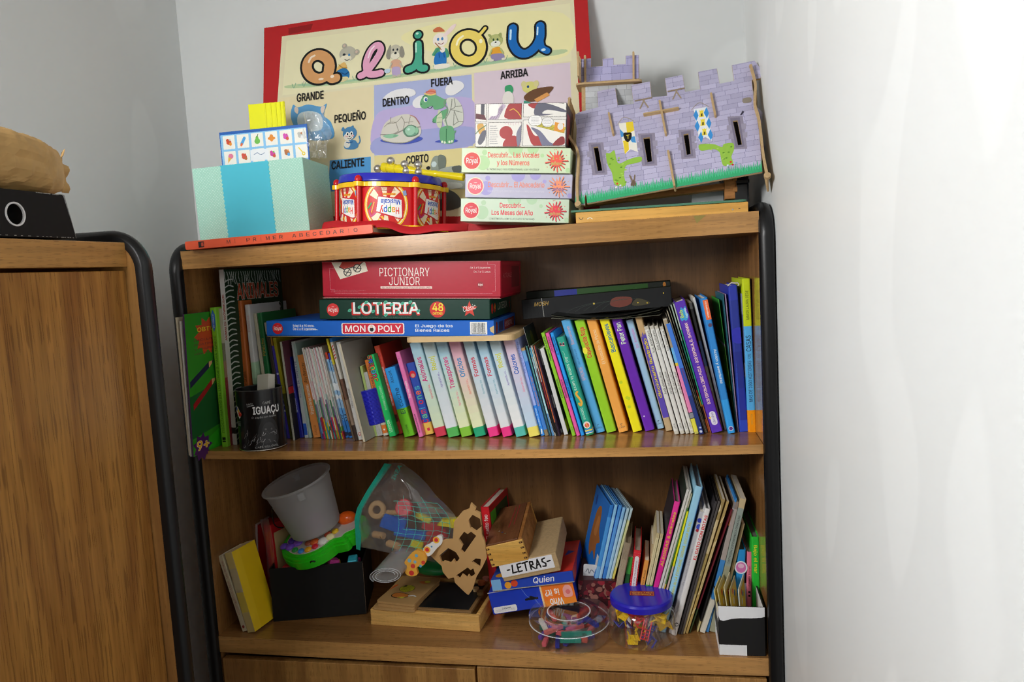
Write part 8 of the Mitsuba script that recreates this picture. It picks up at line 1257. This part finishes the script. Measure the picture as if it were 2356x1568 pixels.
def chair(P, rot, c, lab, s=.021):
    kk = thing('toy_chair', lab, 'toy chair', 'little plastic chairs in the jar'); Rm = trimesh.transformations.euler_matrix(*rot)[:3, :3]; f = Fr(P, Rm[:, 0], Rm[:, 2]); b = s * .11
    B = lambda x, y, z, w, h, d: bx(f.at(x * s - s / 2, y * s - s * .9, -z * s + s / 2), w * s, h * s, d * s, c, .0004)
    put(kk, 'seat', [B(0, .82, 0, 1, .10, 1)], 'plastic')
    for x in (0, .88):
        for z in (0, .88): put(kk, 'leg', [B(x, 0, z, .12, .82, .12)], 'plastic')
    put(kk, 'backrest', [B(0, .92, .9, .11, .95, .1), B(.89, .92, .9, .11, .95, .1), B(.11, 1.72, .9, .78, .13, .1), B(.11, 1.42, .9, .78, .11, .1), B(.11, 1.15, .9, .78, .10, .1), B(.44, .92, .9, .12, .8, .1)], 'plastic')
spots = [((.004, -.050, .040), (2.9, .45, .5), 'd8222e', 'red'), ((-.040, -.034, .062), (.3, -.5, .9), 'f0c418', 'yellow'), ((.044, -.030, .056), (1.5, .2, -.3), 'f2ca1c', 'yellow'), ((-.020, -.046, .014), (1.55, .1, .2), 'f0c81a', 'yellow'), ((.030, -.040, .072), (.5, .9, .3), 'f0c418', 'yellow'), ((-.016, -.042, .070), (1.0, 2.5, .2), 'cc1e2a', 'red'), ((.020, -.036, .018), (.9, .2, 2.2), '2a2f9c', 'blue'), ((-.042, -.010, .030), (2.2, .6, 1.2), '2a2f9c', 'blue'), ((.046, -.004, .030), (1.4, 1.2, .4), 'f0c418', 'yellow'), ((-.046, .010, .068), (.2, .4, 1.9), 'f0c418', 'yellow'), ((.0, .0, .05), (1.2, .1, .6), 'c82030', 'red'), ((.0, .01, .018), (.4, .1, 1.6), 'f0c418', 'yellow')]
for p, r, c, n in spots: chair(cj + np.array(p) * (.92, .92, 1.0), r, c, f'little {n} plastic chair in the clear jar')
# --- blue board books and the leaning row on the right
GBB = 'six alike blue board books leaning right'
lb = lambda *a, **k: book(*a, shelf='L', **k)
oct_ = lambda q: (q.rect(.02, .02, .98, .98, '1f70c8'), q.blob([(.25, .35), (.35, .75), (.6, .85), (.7, .6), (.85, .5), (.7, .42), (.75, .25), (.55, .3), (.4, .2)], 'a06434'), q.blob([(.4, .5), (.5, .72), (.62, .7), (.58, .5)], 'b87840'), q.ell(.2, .85, .04, .07, '174a9a'), q.ell(.85, .15, .03, .05, '1a58a8'), q.rect(.86, .2, .98, .36, 'd8dce0'))
for i, (x0, x1, t0, ty) in enumerate(((122, 150, 232, 378), (152, 172, 268, 376), (178, 200, 298, 380), (202, 222, 326, 396), (226, 243, 356, 402), (248, 262, 384, 404))):
    lb(('first', 'second', 'third', 'fourth', 'fifth', 'sixth')[i] + ' from the left of the six blue board books with rounded corners', L6(x0, 905 + 2 * i), L6(x1, 907 + 2 * i), L6(t0, ty), '3f9ae0', depth=.16, y0=.145, yaw=-.25, lift=.0785, board=.0014, pages='5a8ab8', name='board_book', group=GBB, bands=[(0, ('7ab4e4', 'a8d0ec', '3f86d8', '9ccbe8', 'bcd8e8', 'e8d870')[i]), (.25, ('4a9ae0', 'a0d4f0', '5a9ee4', 'a8d4ee', 'c4dce8', 'd8d8a0')[i]), (.85, ('2a78c8', '8ac4e8', '4a92d8', '88bce4', 'b0ccd8', 'b8ccd0')[i])], left=oct_ if i == 0 else None)
lb('worn tan book stack edge right of the blue board books', L6(272, 965), L6(322, 960), L6(338, 648), 'a8977a', depth=.14, y0=.12, bands=[(0, 'a08c70'), (.4, 'b0a084'), (.8, '9a8a72')], pages='8a7a64', marks=lambda q: [q.rect(.15 + .17 * i, 0, .18 + .17 * i, 1, '7a6a54') for i in range(5)])
lb('small dark green book behind the jar left of the red number book', L6(332, 950), L6(368, 948), L6(362, 752), '1f6a2c', depth=.12, y0=.13, soft=True, bands=[(0, '1c5a28'), (.75, '3a9a3a')], texts=[('RIO', .5, .15, .35, 'a8b8a0', 'up', {'hh': .4})])
lb('red dotted board book with a white label strip and grey pages', L6(374, 945), L6(428, 944), L6(404, 703), 'd82a34', depth=.15, y0=.115, board=.002, pages='a89c8c', texts=(), marks=lambda q: ([q.ell(.08 + .2 * (i % 5), .04 + .032 * (i // 5), .004, .004, 'e8808a') for i in range(150)], q.rect(.25, .0, .80, .93, 'e2dedc', r=.008), q.text('El mundo de los numeros', .62, .32, .22 * q.w / q.h, '8a4a6a', rot=90, wd=.55), q.text('Soza', .68, .20, .34 * q.w / q.h, '3a8ac8', rot=90, bold=True)))
lb('slim orange booklet right of the red number book', L6(452, 944), L6(484, 942), L6(482, 775), 'e09a48', depth=.12, y0=.12, soft=True, texts=[('El huevo de oro Azul', .5, .25, .85, '5a3a1c', 'up', {'hh': .36})])
for i, (x0, x1, t0, t1) in enumerate(((492, 516, 568, 592), (518, 541, 596, 622))): lb(('left', 'right')[i] + ' one of two cream booklets crossed by a green band', L6(x0, 945), L6(x1, 944), L6(t0, 580 + 3 * i), 'd8cc9c', depth=.15, y0=.115, soft=True, bands=[(0, 'd2c48c'), (.34, '48a83c'), (.46, 'd8cca0'), (.95, 'c4b488')], marks=lambda q: q.rect(.42, 0, .5, 1, 'b09a6a'))
lb('grey-topped tan booklet behind the two cream ones', L6(500, 945), L6(520, 944), L6(530, 660), 'a89878', depth=.12, y0=.14, soft=True)
lb('tall magenta book with yellow script leaning over the jar', L6(545, 955), L6(592, 956), L6(694, 350), 'e8329a', depth=.17, y0=.11, board=.002, pages='8a8a84', bands=[(0, 'e22a90'), (.9, 'ea3a9c')], texts=[('ALEGRIAS & animales', .5, .50, .92, 'e8c83a', 'up', {'hh': .42, 'bold': True})], left=lambda q: q.rect(0, 0, 1, 1, '2a2830'))
lb('thin white hardback right of the magenta book', L6(584, 965), L6(604, 966), L6(784, 265), 'd6d4cc', depth=.19, y0=.105, soft=True, left=lambda q: q.rect(0, 0, 1, 1, '24382e'))
lb('second thin white hardback right of the magenta book', L6(608, 968), L6(624, 969), L6(806, 270), 'cfcdc4', depth=.19, y0=.105, soft=True)
lb('thin green-spined booklet left of the yellow one', L6(620, 985), L6(628, 986), L6(818, 298), '6a9a3c', depth=.18, y0=.102, soft=True, name='booklet', cat='booklet', bands=[(0, 'c8a83a'), (.35, '4a7a34'), (.9, 'a8a888')])
lb('thin bright yellow booklet left of the long light-blue book', L6(632, 1010), L6(645, 1011), L6(786, 425), 'e8e01a', depth=.17, y0=.10, soft=True, name='booklet', cat='booklet', bands=[(0, 'b8a8b8'), (.3, 'c8b0a0'), (.55, 'ece41c')])
lb('long light-blue hardback with yellow lettering leaning right', L6(640, 1065), L6(692, 1070), L6(850, 240), '9ad0ea', depth=.18, y0=.098, board=.002, pages='7a8088', texts=[('Poesias de LA FONTAINE, GRIMM, OSCAR WILDE...', .5, .24, .78, 'cbc85a', 'up', {'hh': .36, 'bold': True})], side=lambda q: q.rect(0, 0, 1, 1, '2a5a9a'))
lb('grey-white paperback with a small blue picture on its spine, left of the white one', L6(690, 1160), L6(722, 1162), L6(880, 425), 'b4b4b8', depth=.17, y0=.094, soft=True, texts=[('El mundo de papel', .5, .40, .70, '8a8890', 'up', {'hh': .46})], marks=lambda q: (q.ell(.45, .93, .018, .018, '2a3a9c'), q.ell(.6, .88, .018, .022, '3a4ab0'), q.ell(.5, .85, .012, .012, '9c2a3a')))
lb('white hardback with bold red capitals leaning right behind the jar', L6(672, 1318), L6(712, 1320), L6(918, 402), 'e2e0de', depth=.20, y0=.086, board=.0024, pages='7c7c7c', texts=[('EL GATO CON BOTAS', .52, .60, .95, 'd0262e', 'up', {'hh': .5, 'bold': True})], marks=lambda q: (q.ell(.45, .085, .014, .014, '2a2a2a'), q.ell(.5, .085, .009, .009, 'e2e0de')))
lb('thin black hardback right of the red-lettered white book', L6(730, 1276), L6(748, 1278), L6(990, 352), '3a3638', depth=.20, y0=.092, board=.001, pages='4a4848')
lb('thin grey-edged black hardback, second right of the red-lettered white book', L6(750, 1278), L6(766, 1280), L6(1012, 352), '55504e', depth=.20, y0=.092, board=.001, pages='5a5654')
lb('torn cream and olive paperback spine right of the black hardbacks', L6(756, 1278), L6(780, 1280), L6(1040, 336), 'bfa66a', depth=.19, y0=.095, soft=True, mat='paper', bands=[(0, 'c8b27a'), (.3, 'a8935a'), (.6, 'cdb888'), (.85, 'a08a58')], marks=lambda q: [q.poly([(.0, v), (.5, v + .02), (.3, v + .05), (.0, v + .06)], 'd8c8a0') for v in (.1, .25, .42, .6, .78, .9)])
lb('second torn cream book with ragged pages beside the olive one', L6(784, 1280), L6(804, 1276), L6(1074, 352), 'c4ac72', depth=.19, y0=.096, soft=True, mat='paper', bands=[(0, 'b89c5c'), (.35, 'c8b27c'), (.7, 'b49a60')], marks=lambda q: [q.line([(.1, v), (.8, v + .05)], .005, 'e0d0a4', True) for v in (.15, .3, .5, .66, .84)])
lb('thin dark maroon booklet right of the torn books', L6(814, 1262), L6(826, 1261), L6(1106, 412), '5a1a28', depth=.18, y0=.10, soft=True, name='booklet', cat='booklet', bands=[(0, '3a4a2a'), (.2, '6a1c2a')])
lb('black booklet with a blue flap right of the maroon one', L6(880, 1222), L6(890, 1221), L6(1140, 330), '1c1a1c', depth=.18, y0=.105, soft=True, name='booklet', cat='booklet', bands=[(0, 'c8b880'), (.08, '1a1a1c'), (.8, 'c86a2a'), (.9, '3a8ad0')])
lb('thin cream book foot showing right of the maroon booklet', L6(905, 1222), L6(944, 1222), L6(960, 1060), 'd8d4c4', depth=.14, y0=.10, soft=True)
lb('greyish paperback with a blue lower half leaning at the right', L6(985, 960), L6(1022, 962), L6(1126, 356), 'b0a49c', depth=.18, y0=.105, soft=True, bands=[(0, '3f86c8'), (.56, 'a89e98'), (.95, '8a7e74')])
lb('teal-grey paperback with dark vertical lettering beside the blue-footed one', L6(1030, 940), L6(1074, 942), L6(1172, 330), '8f9c94', depth=.18, y0=.105, soft=True, bands=[(0, '9a9c84'), (.5, '93a098'), (.93, 'c8b48c')], texts=[('ANTONIO DOMINGUEZ HIDALGO', .5, .52, .88, '2c3434', 'down', {'hh': .34}), ('Antologia', .5, .20, .34, '2c3434', 'up', {'hh': .3})])
lb('tan booklet edge right of the lettered teal-grey paperback', L6(1082, 930), L6(1106, 930), L6(1182, 512), 'a8966e', depth=.16, y0=.115, soft=True, name='booklet', cat='booklet')
lb('small teal book behind the white-banded box', L6(1104, 945), L6(1137, 944), L6(1112, 852), '2a7a7c', depth=.12, y0=.13, soft=True)
lb('bright blue upright book with a pink oval behind the white-banded box', L6(1140, 946), L6(1202, 946), L6(1150, 700), '2a92d8', depth=.15, y0=.118, board=.002, pages='5a5a60', marks=lambda q: (q.ell(.5, .78, .075, .08, 'e8f0f8'), q.ell(.5, .78, .058, .065, 'd878b8'), q.ell(.5, .80, .035, .03, 'ecc0dc'), q.text('Cajas', .62, .38, .40 * q.w / q.h, 'd8ecf8', rot=90, sk=.25)))
lb('narrow pink upright book with a small black emblem', L6(1218, 944), L6(1255, 942), L6(1220, 718), 'ee7a94', depth=.15, y0=.118, texts=[('Ophelia Traver', .5, .56, .82, '4a2030', 'up', {'hh': .34})], marks=lambda q: (q.rect(.3, .43, .75, .50, '2a1418'), q.ell(.5, .465, .012, .012, 'ee7a94')), pages='8a7a70')
lb('bright green upright book with yellow title, last on the lower shelf', L6(1266, 1000), L6(1322, 1000), L6(1258, 610), '2cc43c', depth=.17, y0=.112, board=.0022, pages='6a6a64', texts=[('Bajo el mar', .5, .62, .92, 'e8e83a', 'down', {'hh': .42, 'bold': True})], dx=-.002)
# --- the open card box at the right front
k = thing('card_box', 'small open box of black paper with white taped bands, holding picture cards', 'box')
f, w, h = frame_px(L6(1022, 1478), L6(1352, 1470), L6(1010, 1128), PY(L6(1022, 1478), .012), (0, 1, 0)); f = Fr(f.o, (1, 0, .0), f.v); f.o[2] = zs('L', 1.12) + .0006; w = 1.1945 - f.o[0]; dp, t = .118, .0025
W_ = [('front', f, w, h), ('side', Fr(f.p(w, 0, 0), -f.n, f.v), dp, h), ('back', Fr(f.p(w, 0, -dp), -f.u, f.v), w, h), ('side', Fr(f.p(0, 0, -dp), f.n, f.v), dp, h)]
for nm, g, a_, b_ in W_: put(k, nm + '_wall', [bx(g, a_, b_, t, '1c1c1d', .0006)], 'paper')
put(k, 'bottom', [bx(f.at(t, 0, -t), w - 2 * t, t, dp - 2 * t, '1c1c1d')], 'paper'); put(k, 'lining', [bx(W_[2][1].at(.003, .004, -.0026), w - .006, h - .005, .0006, 'e4e4e2'), bx(W_[3][1].at(.003, .004, -.0026), dp - .006, h - .005, .0006, 'd8d8d6'), bx(W_[1][1].at(.003, .004, -.0026), dp - .006, h - .005, .0006, 'd8d8d6')], 'paper')
q = Ink(f, w, h); q.poly([(0, 1), (0, .80), (.03, .72), (.10, .70), (.3, .75), (.45, .765), (.7, .77), (.92, .785), (1, .81), (1, 1)], 'e9ebee'); q.rect(0, 0, .60, .215, 'e9ebee'); ink(k, 'tape_print', q)
q = Ink(W_[3][1], dp, h); q.rect(0, .0, 1, 1, '242426'); q.poly([(.0, 0), (.0, .12), (1, .22), (1, 0)], 'e4e6e8'); q.poly([(.55, 1), (.62, .62), (.92, .66), (1, .68), (1, 1)], 'e4e6e8'); q.poly([(0, .35), (0, .22), (.5, .12), (.9, .22)], 'dfe1e4'); ink(k, 'tape_print', q)
for i, (x, y, g, c) in enumerate(((.012, .012, -.05, 'd8cf9a'), (.020, .010, -.06, 'cdbf8a'), (.029, .012, -.02, 'e0d8ac'), (.036, .014, .0, 'b8a878'), (.048, .012, .05, 'e2e0d2'), (.094, .010, .08, 'e4d040'), (.101, .014, .10, 'd8cc9c'), (.108, .012, .08, 'e4d648'), (.115, .018, .06, 'c8bc90'))):
    if x > w - .012: continue
    o = f.p(x, .006, -y); fr_ = Fr(o, nz((.25, 1, 0)), nz((-.10 + g, 0, 1))); n_ = fr_.n
    kk = thing('picture_card', f'small {"yellow" if "4" in c[-2:] else "cream"} card standing in the black and white box, {("first", "second", "third", "fourth", "fifth", "sixth", "seventh", "eighth", "ninth")[i]} from the left', 'card')
    put(kk, 'card', [bx(fr_, .078, h + .020 + .004 * (i % 3), .0018, c, .0003)], 'print')
    q = Ink(Fr(fr_.p(0, 0, 0), fr_.u, fr_.v), .078, h + .02); q.rect(.05, .3, .95, .96, 'e8dc60' if i > 4 else 'd4b83a'); q.ell(.4, .88, .05, .05, 'c8402a'); q.ell(.6, .80, .06, .05, '3a6aa8'); q.ell(.4, .72, .06, .06, 'd8d4c8'); ink(kk, 'print', q)
